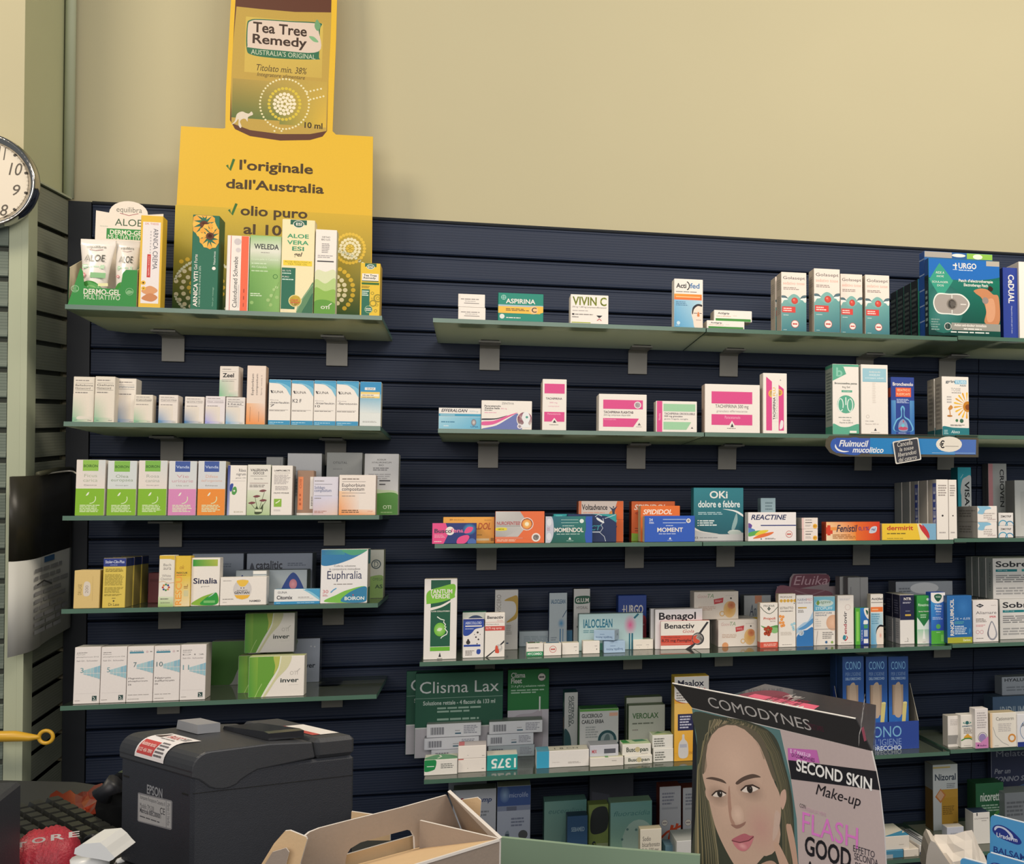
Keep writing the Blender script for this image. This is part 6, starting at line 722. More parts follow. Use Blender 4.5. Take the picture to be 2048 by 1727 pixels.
B('R6', 1982, 2090, 1492, .225, .02, '2e3450', 'large dark night-blue sleep aid carton with grey slogan', [T('Melatonina', .10, .87, 1.0, .95, '8a8ea0'), T('Per un', .06, .64, .36, .71, '9094a4', 'bi'), T('SONNO SERENO', .06, .53, 1.0, .60, '9094a4', 'bi'), Rr(0, .0, .012, 1, '8a8ea0'), Qg('3f5c8c', (.4, .4), (.7, .5), (1, .5), (1, .2), (.6, .2))])
B('R6', 2010, 2085, 1583, .12, .06, '8f949c', 'grey carton with red tag beside the gum carton', [Ln(.05, .4, .6, .8, 4, '6c7078'), Rr(.4, .0, .7, .14, 'a04048')])
B('R6', 1946.5, 1980, 1624, .055, .045, 'e9e6e2', 'white carton with navy lid and black notch behind the blue cards', [Rr(.2, .9, .26, 1, '22243a'), T('CUTIRESSE', .08, .79, .92, .83, '6a6668'), Ln(.5, .72, .85, .75, 1)], tc='33405c', sc='b4b4b4')
B('R6', 1894, 1928, 1653, .075, .03, 'c8ccdc', 'small white cube carton behind the crumpled tissue', [Ln(.2, .3, .7, .7, 3, 'a9adb8')], tc='e4dcd2')
B('R6', 1839, 1872, 1688, .02, .13, 'e6e2e0', 'long white carton with two navy stripes lying lengthwise', [T('TR', .3, .42, .6, .72, '33405c', 'b'), Rr(0, 0, 1, .3, '2c3c64')], tc='c4c6c8', atp=[Rr(.36, .1, .44, .98, '2c3448'), Rr(.52, .1, .60, .98, '2c3448'), Rr(.66, .5, .85, .95, '6a6c70')], yaw=4)
B('R6', 1808, 1838, 1697, .012, .08, 'ece2d6', 'ivory carton, small lower step of the stack by the display', [Ln(.7, .1, .9, .2, 1)], k='r0')
B('R6', 1765, 1807, 1700, .012, .10, '4a8cb0', 'steel blue carton at the base beside the display', [Rr(0, 0, .5, .5, 'a9b4bc')], k='r1')
B('R6', 1766, 1819, 1671, .004, .10, 'ece4da', 'ivory carton with blue wedge lid topping the stack by the display', [Ln(.6, .3, .8, .4, 1, 'c8beb2')], on='r1', tc='dcd8cc', atp=[Pg('4a94bc', (.3, .0), (1, .25), (1, .0)), Pg('4a94bc', (.0, .0), (1, .4), (.7, .0))])
# ------------------------------------------------------------------ flat printed things with their own planes
class PF:
    """a plane in the place: point, two in-plane axes and the outward normal; uv() takes a photo pixel to the plane"""
    def __init__(s, P, U, V):
        s.P = Vector(P); s.U = Vector(U).normalized(); s.V = Vector(V).normalized(); s.N = s.U.cross(s.V).normalized()
        if s.N.dot(CAM-s.P) < 0: s.N = -s.N
    def uv(s, x, y):
        q = on_plane(x, y, s.P, s.N)-s.P; return (q.dot(s.U), q.dot(s.V))
    def pt(s, u, v, l=0.0): return s.P+s.U*u+s.V*v+s.N*l
    def _c(s, x0, y0, x1, y1):
        xm, ym = (x0+x1)/2, (y0+y1)/2; return (s.uv(x0, ym)[0], s.uv(xm, y0)[1]), (s.uv(x1, ym)[0], s.uv(xm, y1)[1])
    def T(s, t, x0, y0, x1, y1, c, fl=''):
        a, b = s._c(x0, y0, x1, y1); return T(t, a[0], b[1], b[0], a[1], c, fl)
    def R(s, x0, y0, x1, y1, c):
        a, b = s._c(x0, y0, x1, y1); return Rr(a[0], b[1], b[0], a[1], c)
    def Gd(s, x0, y0, x1, y1, *cs):
        a, b = s._c(x0, y0, x1, y1); return G(a[0], b[1], b[0], a[1], *cs)
    def Pg(s, c, *p): return Pg(c, *[s.uv(*q) for q in p])
    def Q(s, c, *p): return Qg(c, *[s.uv(*q) for q in p])
    def St(s, c, wpx, *p): return St(c, wpx*s.scale(*p[0]), *[s.uv(*q) for q in p])
    def scale(s, x, y): return (on_plane(x+1, y, s.P, s.N)-on_plane(x, y, s.P, s.N)).length
    def D(s, x, y, r, c): u = s.uv(x, y); return D(u[0], u[1], r*s.scale(x, y), c)
    def Og(s, x, y, r, t, c): u = s.uv(x, y); k = s.scale(x, y); return Og(u[0], u[1], r*k, t*k, c)
    def E(s, x, y, rx, ry, c): u = s.uv(x, y); k = s.scale(x, y); return E(u[0], u[1], rx*k, ry*k, c)
    def EG(s, x, y, rx, ry, c0, c1): u = s.uv(x, y); k = s.scale(x, y); return EG(u[0], u[1], rx*k, ry*k, c0, c1)
    def Ln(s, x0, y0, x1, y1, n, c): a = s.uv(x0, y0); b = s.uv(x1, y1); return Ln(a[0], b[1], b[0], a[1], n, c)
    def slab(s, name, outline, th, parent, mat, colr, smooth=False):     # outline of uv points pulled back by th
        mb = MB(); n = len(outline); c = lin(colr) if colr else None
        A = [tuple(s.pt(u, v)) for u, v in outline]; Bk = [tuple(s.pt(u, v, -th)) for u, v in outline]
        mb.face(A, c); mb.face(Bk[::-1], c)
        for i in range(n): mb.face([A[i], Bk[i], Bk[(i+1) % n], A[(i+1) % n]], c)
        return mb.build(name, mat, parent)
    def prints(s, name, art, parent, mat=None, seed=3, step=.000015):
        mb = MB(); draw(mb, art, lambda u, v, l: tuple(s.pt(u, v, l)), 1, 1, seed, step=step, clamp=False); return mb.build(name, mat or MP, parent)
def atd(x, y, d): return CAM+ray(x, y)*d
LATE = []                                    # (function) run once all lettering is known
def later(art): collect(art); return art
def shelf_pf(row, s): return PF(Vector((0, -DEP, ZROW[row]+.0003))+EY*s, EX, EZ)

# ---- yellow bottle-topped standee on the top left shelf
pf = shelf_pf('L1', .17)
YL = 'dfb52e'
def standee():
    o = empty('cardboard_standee', pf.pt(pf.uv(555, 600)[0], 0))
    inv = o.location.copy()
    L_ = [pf.uv(*q) for q in ((463, -70), (462, 0), (457, 90), (452, 180), (450.5, 256), (446, 257), (362, 252), (352, 430))]
    b = [(pf.uv(345, 612)[0], .0), (pf.uv(743, 625)[0], .0)]
    R_ = [pf.uv(*q) for q in ((746, 273), (672, 269), (665, 262), (668, 180), (672, 80), (674, 0), (674, -70))]
    out = L_+b+R_
    pf.slab('board', out, .003, None, MP, YL)
    return o, out
art = []
u0, v0 = pf.uv(345, 612)
art += [pf.Gd(347, 420, 742, 628, '2f5a2a', '2f5a2c', 'd0ac30', 'cdb032')]
bot = [(472, -60), (471, 0), (466, 90), (462, 170), (460, 240), (470, 258), (500, 272), (560, 281), (620, 280), (645, 273), (654, 262), (657, 160), (661, 80), (663, 0), (663, -60)]
art += [pf.Pg('5a3220', *bot)]
lab = [(473, 13), (520, 18), (590, 24), (663, 25), (661, 80), (657, 160), (653, 262), (620, 268), (560, 268), (500, 260), (463, 246), (462, 170), (466, 90)]
art += [pf.Pg('b89a45', *lab), pf.Gd(490, 40, 645, 150, 'c8ac50', 'c2a64c', 'cdb456', 'c9b052'), pf.Gd(464, 160, 560, 238, '556a34', '66763c', 'b2994a', 'a68f46'), pf.Gd(560, 160, 653, 252, '7c8240', 'd8b23a', 'bb9f48', 'b49a48')]
art += [pf.Q('2f6a4c', (494, 50), (500, 40), (520, 38), (580, 42), (640, 46), (640, 60), (638, 112), (634, 119), (560, 117), (505, 110), (493, 96)), pf.Q('d6c4b6', (496, 51), (502, 42), (520, 40), (580, 44), (637, 48), (637, 60), (637, 103), (560, 101), (500, 95), (495, 90)), pf.T('Tea Tree', 506, 48, 614, 69, '3a281e', 'b'), pf.T('Remedy', 505, 72, 614, 97, '3a281e', 'b'), pf.T("AUSTRALIA'S ORIGINAL", 502, 103.5, 631, 113.5, 'c4cbb4', '')]
art += [pf.Q('6a9c70', (634, 39), (629, 52), (635, 62), (641, 52)), pf.Q('7cae80', (618, 73), (628, 74), (637, 84), (627, 83))]
art += [pf.T('Titolato min. 38%', 513, 132, 614, 145, '4a3a1c', 'i'), pf.T('Integratore alimentare', 514, 148, 610, 158, '5a4a26', 'i')]
for i in range(46):
    t_ = 2*pi*i/46
    if not (-.75 < t_-2*pi*(t_ > pi) < -.05 and False): art.append(pf.D(569+49*cos(t_), 208+50*sin(t_), 2.1, 'e4dcb0'))
for i in range(26): art.append(pf.D(569+31*cos(2*pi*i/26), 208+31*sin(2*pi*i/26), 3.2, 'd2bb3c'))
for r_, n_ in ((20, 16), (13, 11), (6, 5)):
    for i in range(n_): art.append(pf.D(569+r_*cos(2*pi*i/n_), 208+r_*sin(2*pi*i/n_), 3.6, 'e9dfc4'))
for i in range(5): art += [pf.D(614+i*7, 184-i*1.6, 2, 'e4dcb0'), pf.D(621+i*6.5, 199-i*1.6, 2, 'e4dcb0')]
art += [pf.D(549, 262, 2, 'e4dcb0'), pf.D(563, 262, 2, 'e4dcb0')]
art += [pf.Q('d8ccba', (463, 249), (470, 241), (474, 228), (484, 223), (492, 226), (498, 227), (503, 223), (506, 229), (500, 232), (496, 235), (495, 243), (491, 238), (485, 238), (480, 243), (483, 252), (481, 256), (477, 250), (477, 238), (471, 245)), pf.T('10 ml', 609, 245, 645, 257, '3a2c14', 'b')]
art += [pf.St('2f6a2c', 5, (454, 330), (460, 340), (468, 318)), pf.St('2f6a2c', 5, (458, 419), (464, 429), (473, 407)), pf.T("l'originale", 479, 323, 626, 350, '46320e', 'b'), pf.T("dall'Australia", 452, 362, 648, 382, '46320e', 'b'), pf.T('olio puro', 481, 414, 615, 440, '46320e', 'b'), pf.T('al 100%', 487, 450, 610, 471, '46320e', 'b')]
for cx, cy, k in ((700, 497, 1.0), (388, 575, 2.0), (660, 580, 1.6)):
    for r_, n_, c_ in ((29*k, 28, 'e0bc3c'), (19*k, 18, 'e9e0b8'), (12*k, 12, 'e9e0b8'), (5*k, 6, 'e0c048')):
        for i in range(n_):
            x_, y_ = cx+r_*cos(2*pi*i/n_), cy+r_*sin(2*pi*i/n_)
            if 352 < x_ < 738 and y_ < 620: art.append(pf.D(x_, y_, 3.4*(1 if k < 1.5 else 1.35), c_))
for i in range(60):
    for cx, cy, r_ in ((410, 575, 62), (660, 580, 88)):
        x_, y_ = cx+r_*cos(2*pi*i/60), cy+r_*.9*sin(2*pi*i/60)
        if 350 < x_ < 738 and y_ < 620: art.append(pf.D(x_, y_, 3.2, 'dfe2c4'))
later(art)
def f_standee(pf=pf, art=art):
    o, out = standee()
    o.rotation_euler = ROT_S; adopt(bpy.data.objects['board'], o)
    adopt(pf.prints('front_print', art, o), o)
    m_ = MB(); uA, uB = pf.uv(540, 500)[0], pf.uv(575, 500)[0]
    m_.face([pf.pt(uA, .0005, -.0032), pf.pt(uB, .0005, -.0032), pf.pt(uB, .20, -.0032), pf.pt(uA, .20, -.0032)], lin('b8b0a0')); m_.face([pf.pt(uA, .0005, -.0036), pf.pt(uA, .0005, -.065), pf.pt(uA, .20, -.0036)], lin('b8b0a0')); m_.face([pf.pt(uA, .0005, -.065), pf.pt(uA+.0015, .0005, -.065), pf.pt(uA+.0015, .20, -.0036), pf.pt(uA, .20, -.0036)], lin('b8b0a0')); m_.face([pf.pt(uA+.0015, .0005, -.0036), pf.pt(uA+.0015, .20, -.0036), pf.pt(uA+.0015, .0005, -.065)], lin('b8b0a0'))
    adopt(m_.build('strut', MP, o), o)
    tag(o, 'tall yellow cardboard standee topped by a brown bottle picture', 'standee')
LATE.append(f_standee)

# ---- green gel tray with its back card and two tubes
pt_ = shelf_pf('L1', .008)
def f_tray():
    uA, uB = pt_.uv(137, 560)[0], pt_.uv(274, 560)[0]; hF = pt_.uv(205, 537)[1]; lowF = pt_.uv(200, 576)[1]; dp = .075
    o = empty('display_tray', pt_.pt((uA+uB)/2, 0)); o.rotation_euler = ROT_S; O_Mi = o
    X = lambda u, y, v: pt_.pt(u, v)+EY*y
    m_ = MB(); g = lin('2c8a3e'); i_ = lin('d9cfb4')
    cut = [uA+.022, uB-.022]
    out = [(uA, 0), (uB, 0), (uB, hF), (cut[1]+.004, hF), (cut[1]-.001, hF-.006), (cut[1]-.004, lowF+.004), (cut[1]-.010, lowF), (cut[0]+.010, lowF), (cut[0]+.003, lowF+.004), (cut[0], hF-.006), (cut[0]-.004, hF)]
    m_.face([X(u, 0, v) for u, v in out], g); m_.face([X(u, .001, v) for u, v in reversed(out)], i_)
    for k in range(len(out)): a, b = out[k], out[(k+1) % len(out)]; m_.face([X(*[a[0], 0, a[1]]), X(a[0], .001, a[1]), X(b[0], .001, b[1]), X(b[0], 0, b[1])], g)
    w1 = m_.build('front_wall', MP, o); adopt(w1, O_Mi)
    hB = pt_.uv(258, 430)[1]-.012
    for u, nm in ((uA, 'side_wall'), (uB-.001, 'side_wall')):
        m_ = MB(); pr = [(.0012, 0), (dp, 0), (dp, hF+.030), (.0012, hF)]
        for du, cc in ((0, g), (.001, i_)): m_.face([X(u+du, y, v) for y, v in (pr if du else pr[::-1])], cc)
        m_.face([X(u, .0012, hF), X(u+.001, .0012, hF), X(u+.001, dp, hF+.03), X(u, dp, hF+.03)], i_)
        q = m_.build(nm, MP, o); adopt(q, O_Mi)
    m_ = MB(); m_.face([X(u, y, .0006) for u, y in ((uA+.001, .0012), (uB-.001, .0012), (uB-.001, dp), (uA+.001, dp))], i_); q = m_.build('base', MP, o); adopt(q, O_Mi)
    pb_ = shelf_pf('L1', .008+dp+.001)
    c0, c1 = pb_.uv(191, 450)[0], pb_.uv(326, 450)[0]; vt = pb_.uv(258, 424)[1]; va = pb_.uv(258, 402)[1]; um = pb_.uv(258, 402)[0]; r_ = pb_.uv(296, 420)[0]-um
    oc = [(c0, .0), (c1, .0), (c1, vt)]+[(um+r_*cos(a), vt-.003+(va-vt+.003)*sin(a)) for a in [k*pi/12 for k in range(13)]]+[(c0, vt)]
    q = pb_.slab('back_card', oc, .001, o, MP, 'e9dfd2'); adopt(q, O_Mi)
    for p_, ar_ in ((pt_, TRAY), (pb_, TRAYB)):
        q = p_.prints('front_print', ar_, o); adopt(q, O_Mi)
    tag(o, 'green cardboard gel tray with arched white back card', 'tray')
    # tubes
    for k, (xa, xb, yt, xc0, xc1, lb) in enumerate(((161, 232, 479, 165, 214, 'white aloe gel tube with wide crimp, by the tray corner'), (233, 280, 482, 224, 254, 'white aloe gel tube half hidden by the yellow cream carton'))):
        pu = shelf_pf('L1', .008+.030+k*.006); ua, ub = pu.uv(xa, 490)[0], pu.uv(xb, 490)[0]; ca, cb = pu.uv(xc0, 560)[0], pu.uv(xc1, 560)[0]
        if k: ca, cb = ub-(ub-ua)*.93, ub-.004
        h = pu.uv((xa+xb)/2, yt)[1]; um_ = (ua+ub)/2; cm = (ca+cb)/2
        t = empty('gel_tube', pu.pt(cm, .0010)); t.rotation_euler = ROT_S; O_Ti = t
        m_ = MB(); rings = []
        for v, hw, dy, cx in ((.021, (cb-ca)/2*.98, .019, cm), (.03, (cb-ca)/2, .0195, cm), (.05, (cb-ca)/2*1.05, .018, cm*.85+um_*.15), (.075, (cb-ca)/2*1.1+.001, .012, (cm+um_)/2), (h-.012, (ub-ua)/2*.99, .0022, um_), (h-.010, (ub-ua)/2, .0010, um_), (h, (ub-ua)/2, .0009, um_)):
            rings.append([pu.pt(cx+hw*cos(a), v)+EY*(dy*sin(a)) for a in [2*pi*j/24 for j in range(24)]])
        V_ = [tuple(p) for r in rings for p in r]; Fc = [(i*24+j, i*24+(j+1) % 24, (i+1)*24+(j+1) % 24, (i+1)*24+j) for i in range(len(rings)-1) for j in range(24)]+[tuple(range(23, -1, -1)), tuple(range((len(rings)-1)*24, len(rings)*24))]
        m_.mesh(V_, Fc, lin('ece6e0'), sm=True); q = m_.build('body', MPG, t); adopt(q, O_Ti)
        m_ = MB(); m_.tube([pu.pt(cm, .0012), pu.pt(cm, .0205)], .0155, 20, lin('e4e6de')); q = m_.build('cap', MPG, t); adopt(q, O_Ti)
        m_ = MB(); w_ = (ub-ua); dv = lambda v: .0204 if v < .05 else (.0190-(v-.05)*.30 if v < .08 else max(.0028, .0118-(v-.08)*.28))
        draw(m_, TUBE, lambda u, v, l: tuple(pu.pt((um_+cm)/2+(u-w_/2), v)+EY*(-(dv(v)*math.sqrt(max(.02, 1-((u-w_/2)/(w_*.62))**2)))-l-.0006)), w_, h, 5); q = m_.build('front_print', MPG, t); adopt(q, O_Ti)
        tag(t, lb, 'tube')
TUBE = later([T('equilibra', .22, .86, .78, .91, '7a7c74'), St('8a3a4a', .015, (.3, .85), (.5, .835), (.7, .85)), T('ALOE', .2, .67, .78, .77, '4a4c44'), Rr(.16, .56, .78, .62, '3a8a5c'), Ln(.2, .57, .7, .61, 1, 'b4d4bc'), Rr(.42, .42, .84, .50, '8cbc8c'), D(.22, .46, .07, 'd88a90'), D(.22, .46, .035, 'e9dcd4'), Qg('4fa04c', (.14, .18), (.2, .32), (.4, .37), (.65, .33), (.84, .18)), Qg('8cc87c', (.25, .2), (.35, .29), (.55, .30), (.72, .2))])
TRAY = later([pt_.T('DERMO-GEL', 167, 578, 241, 589, 'e6e4d4', 'b'), pt_.T('MULTIATTIVO', 168, 589.5, 240, 599, 'dfe2d0', ''), pt_.Og(150, 577, 8, 1.2, '9cc89c'), pt_.Ln(145, 572, 155, 582, 3, '8cbc8c'), pt_.Og(259, 583, 8, 1, '8cbc8c'), pt_.Q('7cb07c', (252, 585), (258, 580), (266, 584), (258, 588)), pt_.Pg('e6e4b0', (196, 566), (216, 566), (216, 572), (196, 572))])
pb0 = shelf_pf('L1', .008+.076)
TRAYB = later([pb0.T('equilibra', 233, 414, 284, 428, '7c7a70'), pb0.St('a03a4a', 1.2, (240, 426), (258, 431), (277, 427)), pb0.T('ALOE', 230, 438, 284, 452, '3c5a3c'), pb0.Ln(200, 450, 220, 454, 1, 'c8c8bc'), pb0.R(213, 458, 290, 479, '2c8a3e'), pb0.T('DERMO-GEL', 220, 460.5, 289, 470, 'ecead9', 'b'), pb0.T('MULTIATTIVO', 216, 470.5, 290, 479, 'ecead9')])
LATE.append(f_tray)

# ---- price rail clipped to the magenta shelf, with its chalk card
pr_ = PF(Vector((0, -DEP-.0045, 1.46)), EX, (0, 0, 1))
RAIL = later([pr_.Q('3f62b4', (1661, 888), (1668, 877), (1690, 876), (1720, 877), (1720, 908), (1680, 906), (1665, 900)), pr_.Gd(1672, 877, 1952, 907, '3f5cb0', '5578c0', '5578c0', '3f5cb0'), pr_.Gd(1740, 876.5, 1910, 908, '2f86c8', '3f88c8', '3f88c8', '2f86c8'), pr_.T('Fluimucil', 1678, 880, 1737, 893, 'eef0f2', 'bi'), pr_.T('mucolitico', 1705, 893.5, 1767, 905, 'eef0f2', 'bi'), pr_.Q('eef0f2', (1671, 888), (1675, 896), (1686, 901), (1698, 902), (1688, 904), (1676, 901), (1670, 894)), pr_.E(1898, 888, 26, 14.5, 'ece6da'), pr_.T('\u20ac', 1879, 880, 1889, 896, '2a2a2e', 'b'), pr_.R(1890, 891.5, 1917, 892.5, '8a8680'), pr_.R(1864, 905, 1950, 906, '9cc0e4')])
M_CLEAR = bpy.data.materials.new('smoky_clear_plastic'); M_CLEAR.use_nodes = True
_n = M_CLEAR.node_tree.nodes; _l = M_CLEAR.node_tree.links
_t = _n.new('ShaderNodeBsdfTransparent'); _t.inputs[0].default_value = (.62, .58, .50, 1); _m = _n.new('ShaderNodeMixShader'); _m.inputs[0].default_value = .45
_b = _n['Principled BSDF']; _b.inputs['Base Color'].default_value = lin('7a7466'); _b.inputs['Roughness'].default_value = .2
_nz = _n.new('ShaderNodeTexNoise'); _nz.inputs['Scale'].default_value = 30; _mr = _n.new('ShaderNodeMapRange'); _mr.inputs[3].default_value = .38; _mr.inputs[4].default_value = .5; _l.new(_nz.outputs['Fac'], _mr.inputs[0]); _l.new(_mr.outputs[0], _m.inputs[0])
_l.new(_t.outputs[0], _m.inputs[1]); _l.new(_b.outputs[0], _m.inputs[2]); _l.new(_m.outputs[0], _n['Material Output'].inputs[0])
pc_ = PF(Vector((0, -DEP-.0085, 1.46)), EX, (0, 0, 1))
_a = radians(10)
pk_ = PF(pc_.pt(*pc_.uv(1814, 901)), Vector((cos(_a), 0, sin(_a))), Vector((-sin(_a), 0, cos(_a))))
CARD = later([T('Cancella', -.019, .011, .014, .0205, 'dcd8d0', 'i'), T('la tosse', -.016, .001, .015, .009, 'dcd8d0', 'i'), T('liberandoti', -.021, -.0095, .020, -.001, 'dcd8d0', 'i'), T('dal catarro', -.021, -.020, .019, -.0115, 'dcd8d0', 'i')])
def f_rail():
    o = empty('price_rail', pr_.pt(*pr_.uv(1800, 914))); O_Mi = o
    pts = [(1957, 875), (1957, 914), (1680, 912.5), (1660, 905), (1650.5, 892), (1652, 879), (1660, 871), (1700, 871)]
    q = pr_.slab('clear_strip', [pr_.uv(*p) for p in pts], .0015, o, M_CLEAR, None); adopt(q, O_Mi)
    q = pr_.prints('insert_print', RAIL, o, MPG); adopt(q, O_Mi)
    a, b = pr_.uv(1700, 872), pr_.uv(1957, 875)
    m_ = MB(); z0 = ZROW['R2']+.0012; x0, x1 = pr_.P.x+a[0], pr_.P.x+b[0]; m_.box(x0, x1, -DEP-.0058, -DEP+.0035, z0, z0+.001); q = m_.build('clip_lip', M_CLEAR, o); adopt(q, O_Mi)
    tag(o, 'blue price rail with white oval clipped under the syrup cartons', 'price rail')
    c = empty('chalk_card', pk_.pt(0, -.026)); O_Ci = c; hw, hh = .0285, .0235
    rr = [(sx*(hw-.003)+.003*cos(t), sy*(hh-.003)+.003*sin(t)) for sx, sy, t0 in ((1, 1, 0), (-1, 1, pi/2), (-1, -1, pi), (1, -1, 3*pi/2)) for t in [t0+k*pi/8 for k in range(5)]]
    q = pk_.slab('frame', rr, .001, c, MP, 'dcd8d0'); adopt(q, O_Ci)
    q = pk_.prints('board_print', [Pg('3f4048', *[(x*.91, y*.9) for x, y in rr])]+CARD, c); adopt(q, O_Ci)
    tag(c, 'little slate-look card with white chalk lettering on the rail', 'card')
LATE.append(f_rail)

# ---- mauve header card behind the spray cartons
pe_ = shelf_pf('R4', .235)
ELU = later([pe_.Q('7a4858', (1586, 1153), (1600, 1148), (1650, 1148), (1658, 1152), (1655, 1165), (1600, 1176), (1582, 1178)), pe_.Q('8a5a68', (1556, 1172), (1600, 1176), (1650, 1180), (1665, 1190), (1640, 1215), (1560, 1215)), pe_.T('Eluika', 1587, 1151, 1655, 1169, 'c4a0ac', 'i'), pe_.St('a07c88', 2, (1590, 1180), (1620, 1190), (1650, 1180))])
def f_elu():
    o = empty('header_display', pe_.pt(pe_.uv(1618, 1200)[0], 0)); o.rotation_euler = ROT_S; O_Mi = o
    pts = [(1554, 1172), (1578, 1174), (1580, 1155), (1586, 1147), (1652, 1146.5), (1660, 1153), (1658, 1172), (1680, 1171)]
    out = [pe_.uv(*p) for p in pts]; out = [(out[-1][0], 0), (out[0][0], 0)]+out
    q = pe_.slab('card', out[::-1], .001, o, MP, '9a8a90'); adopt(q, O_Mi)
    q = pe_.prints('front_print', ELU, o); adopt(q, O_Mi)
    m_ = MB(); uA, uB = out[1][0], out[0][0]
    for u in (uA, uB-.001): m_.mesh([pe_.pt(u, 0, 0)+EY*-.0, pe_.pt(u+.001, 0, 0), pe_.pt(u+.001, .03, 0), pe_.pt(u, .03, 0), pe_.pt(u, 0, .035), pe_.pt(u+.001, 0, .035), pe_.pt(u+.001, .02, .035), pe_.pt(u, .02, .035)], [(0,1,2,3), (4,5,6,7), (0,4,7,3), (1,2,6,5), (3,2,6,7), (0,1,5,4)], lin('8a6a74'))
    q = m_.build('tray_side', MP, o); adopt(q, O_Mi)
    tag(o, 'dim mauve header card with curly pale lettering behind spray cartons', 'display card')
LATE.append(f_elu)

# ---- tray of blue ear-cone cartons
pn_ = shelf_pf('R5', .052)
pq_ = shelf_pf('R5', .046)
CONO = [Rr(0, 0, 1, .45, '2f6cc0'), G(0, .45, 1, 1, '2f64b4', '2f64b4', '2c4a86', '2c4a86'), T('CONO', .14, .86, .86, .945, '7fb4e4'), T("PER L'IGIENE", .14, .79, .86, .83, '7f9cc8'), T("DELL'ORECCHIO", .14, .745, .86, .775, 'a9c4e4', 'b'), Rr(.17, .36, .73, .69, 'b09884'), Qg('c2ac98', (.3, .36), (.32, .55), (.35, .69), (.6, .69), (.62, .36)), Rr(.17, .36, .22, .69, '7a6858'), E(.45, .0, .24, .06, 'dfe2e6'), Pg('d8cc84', (.56, .0), (.72, .0), (.92, .49), (.72, .49)), E(.82, .49, .1, .012, 'e4dc9c'), Og(.36, .26, .14, .012, '4a8cd4'), Ln(.25, .13, .6, .18, 2, '7fb4e4')]
collect(CONO)
for xa, xb, lb in ((1685, 1728, 'at the display side'), (1732, 1775, 'in the middle'), (1777, 1817, 'beside the open tray wing')):
    it = B('R5', xa, xb, 1313.5, .058, .045, '2c4a86', 'blue windowed ear-cone carton %s of its tray' % lb, CONO, name='ear_cone_box', sc='25406e')
    it['loc'] = it['loc']+EZ*.0015
    if xa == 1685: queue(it, .047, ['blue ear-cone carton second in the shaded tray row'])
CONT = later([pq_.T('CONO', 1728, 1452, 1803, 1474, '7fb8e0'), pq_.T("PER L'IGIENE", 1722, 1477, 1803, 1490, '7f9cd0'), pq_.T("DELL'ORECCHIO", 1716, 1491, 1803, 1500.5, 'c9d8ee', 'b')])
def f_cono():
    uA, uB = pq_.uv(1683, 1480)[0], pq_.uv(1838, 1480)[0]; hf = pq_.uv(1780, 1443)[1]
    o = empty('display_tray', pq_.pt((uA+uB)/2, 0)); o.rotation_euler = ROT_S; O_Mi = o
    q = pq_.slab('front_wall', [(uA, .0002), (uB, .0002), (uB, hf), (uA, hf)], .001, o, MP, '2f4a9c'); adopt(q, O_Mi)
    q = pq_.prints('front_print', CONT, o); adopt(q, O_Mi)
    m_ = MB(); d_ = .060; hb = .13; X = lambda u, y, v: pq_.pt(u, v)+EY*y
    for u, cc in ((uB-.001, '9a9488'), (uA, '2f4a9c')):
        m_ = MB(); pr = [(.0012, .0002), (d_, .0002), (d_, hb), (.05, hb), (.0012, hf)]
        m_.face([X(u, y, v) for y, v in pr], lin(cc)); m_.face([X(u+.001, y, v) for y, v in pr[::-1]], lin('2f4a9c')); m_.face([X(u, .0012, hf), X(u+.001, .0012, hf), X(u+.001, .05, hb), X(u, .05, hb)], lin('b9b4a8'))
        q = m_.build('side_wall', MP, o); adopt(q, O_Mi)
    m_ = MB(); m_.face([X(u, y, .0008) for u, y in ((uA+.001, .0015), (uB-.0012, .0015), (uB-.0012, d_), (uA+.001, d_))], lin('8a857c')); q = m_.build('base', MP, o); adopt(q, O_Mi)
    tag(o, 'royal blue counter tray holding the ear-cone cartons', 'tray')
LATE.append(f_cono)
# ------------------------------------------------------------------ clock, calendar, hanging tool by the corner
M_CHROME = pm('polished_chrome', 'c9c4bc', .12, 1.0, 30, .03)
M_FACE = pm('clock_face_paper', 'e6dccb', .6, 0, 20, .02)
M_BLACKP = pm('black_plastic', '1e2025', .45, 0, 60, .10)
CLK = at(-32, 361, -.2440)
pcl = PF(CLK, EX, (0, 0, 1))
_cs = pcl.scale(20, 360)
CLART = []
for n_, x_, y_, w_, h_ in (('11', 4, 306, 17, 27), ('10', 31, 338, 27, 25), ('9', 33, 380, 15, 22), ('8', 8, 420, 16, 23), ('12', -33, 290, 25, 25), ('7', -33, 440, 15, 22)):
    CLART.append(pcl.T(n_, x_-w_/2, y_-h_/2, x_+w_/2, y_+h_/2, '5f584e', 'i'))
for a_ in range(60):
    t_ = 2*pi*a_/60-.26; r_ = 86*_cs; CLART.append(D(r_*cos(t_), r_*sin(t_), (.0024 if a_ % 5 == 0 else .0006), '4a453e' if a_ % 5 == 0 else 'a59c8c'))
later(CLART)
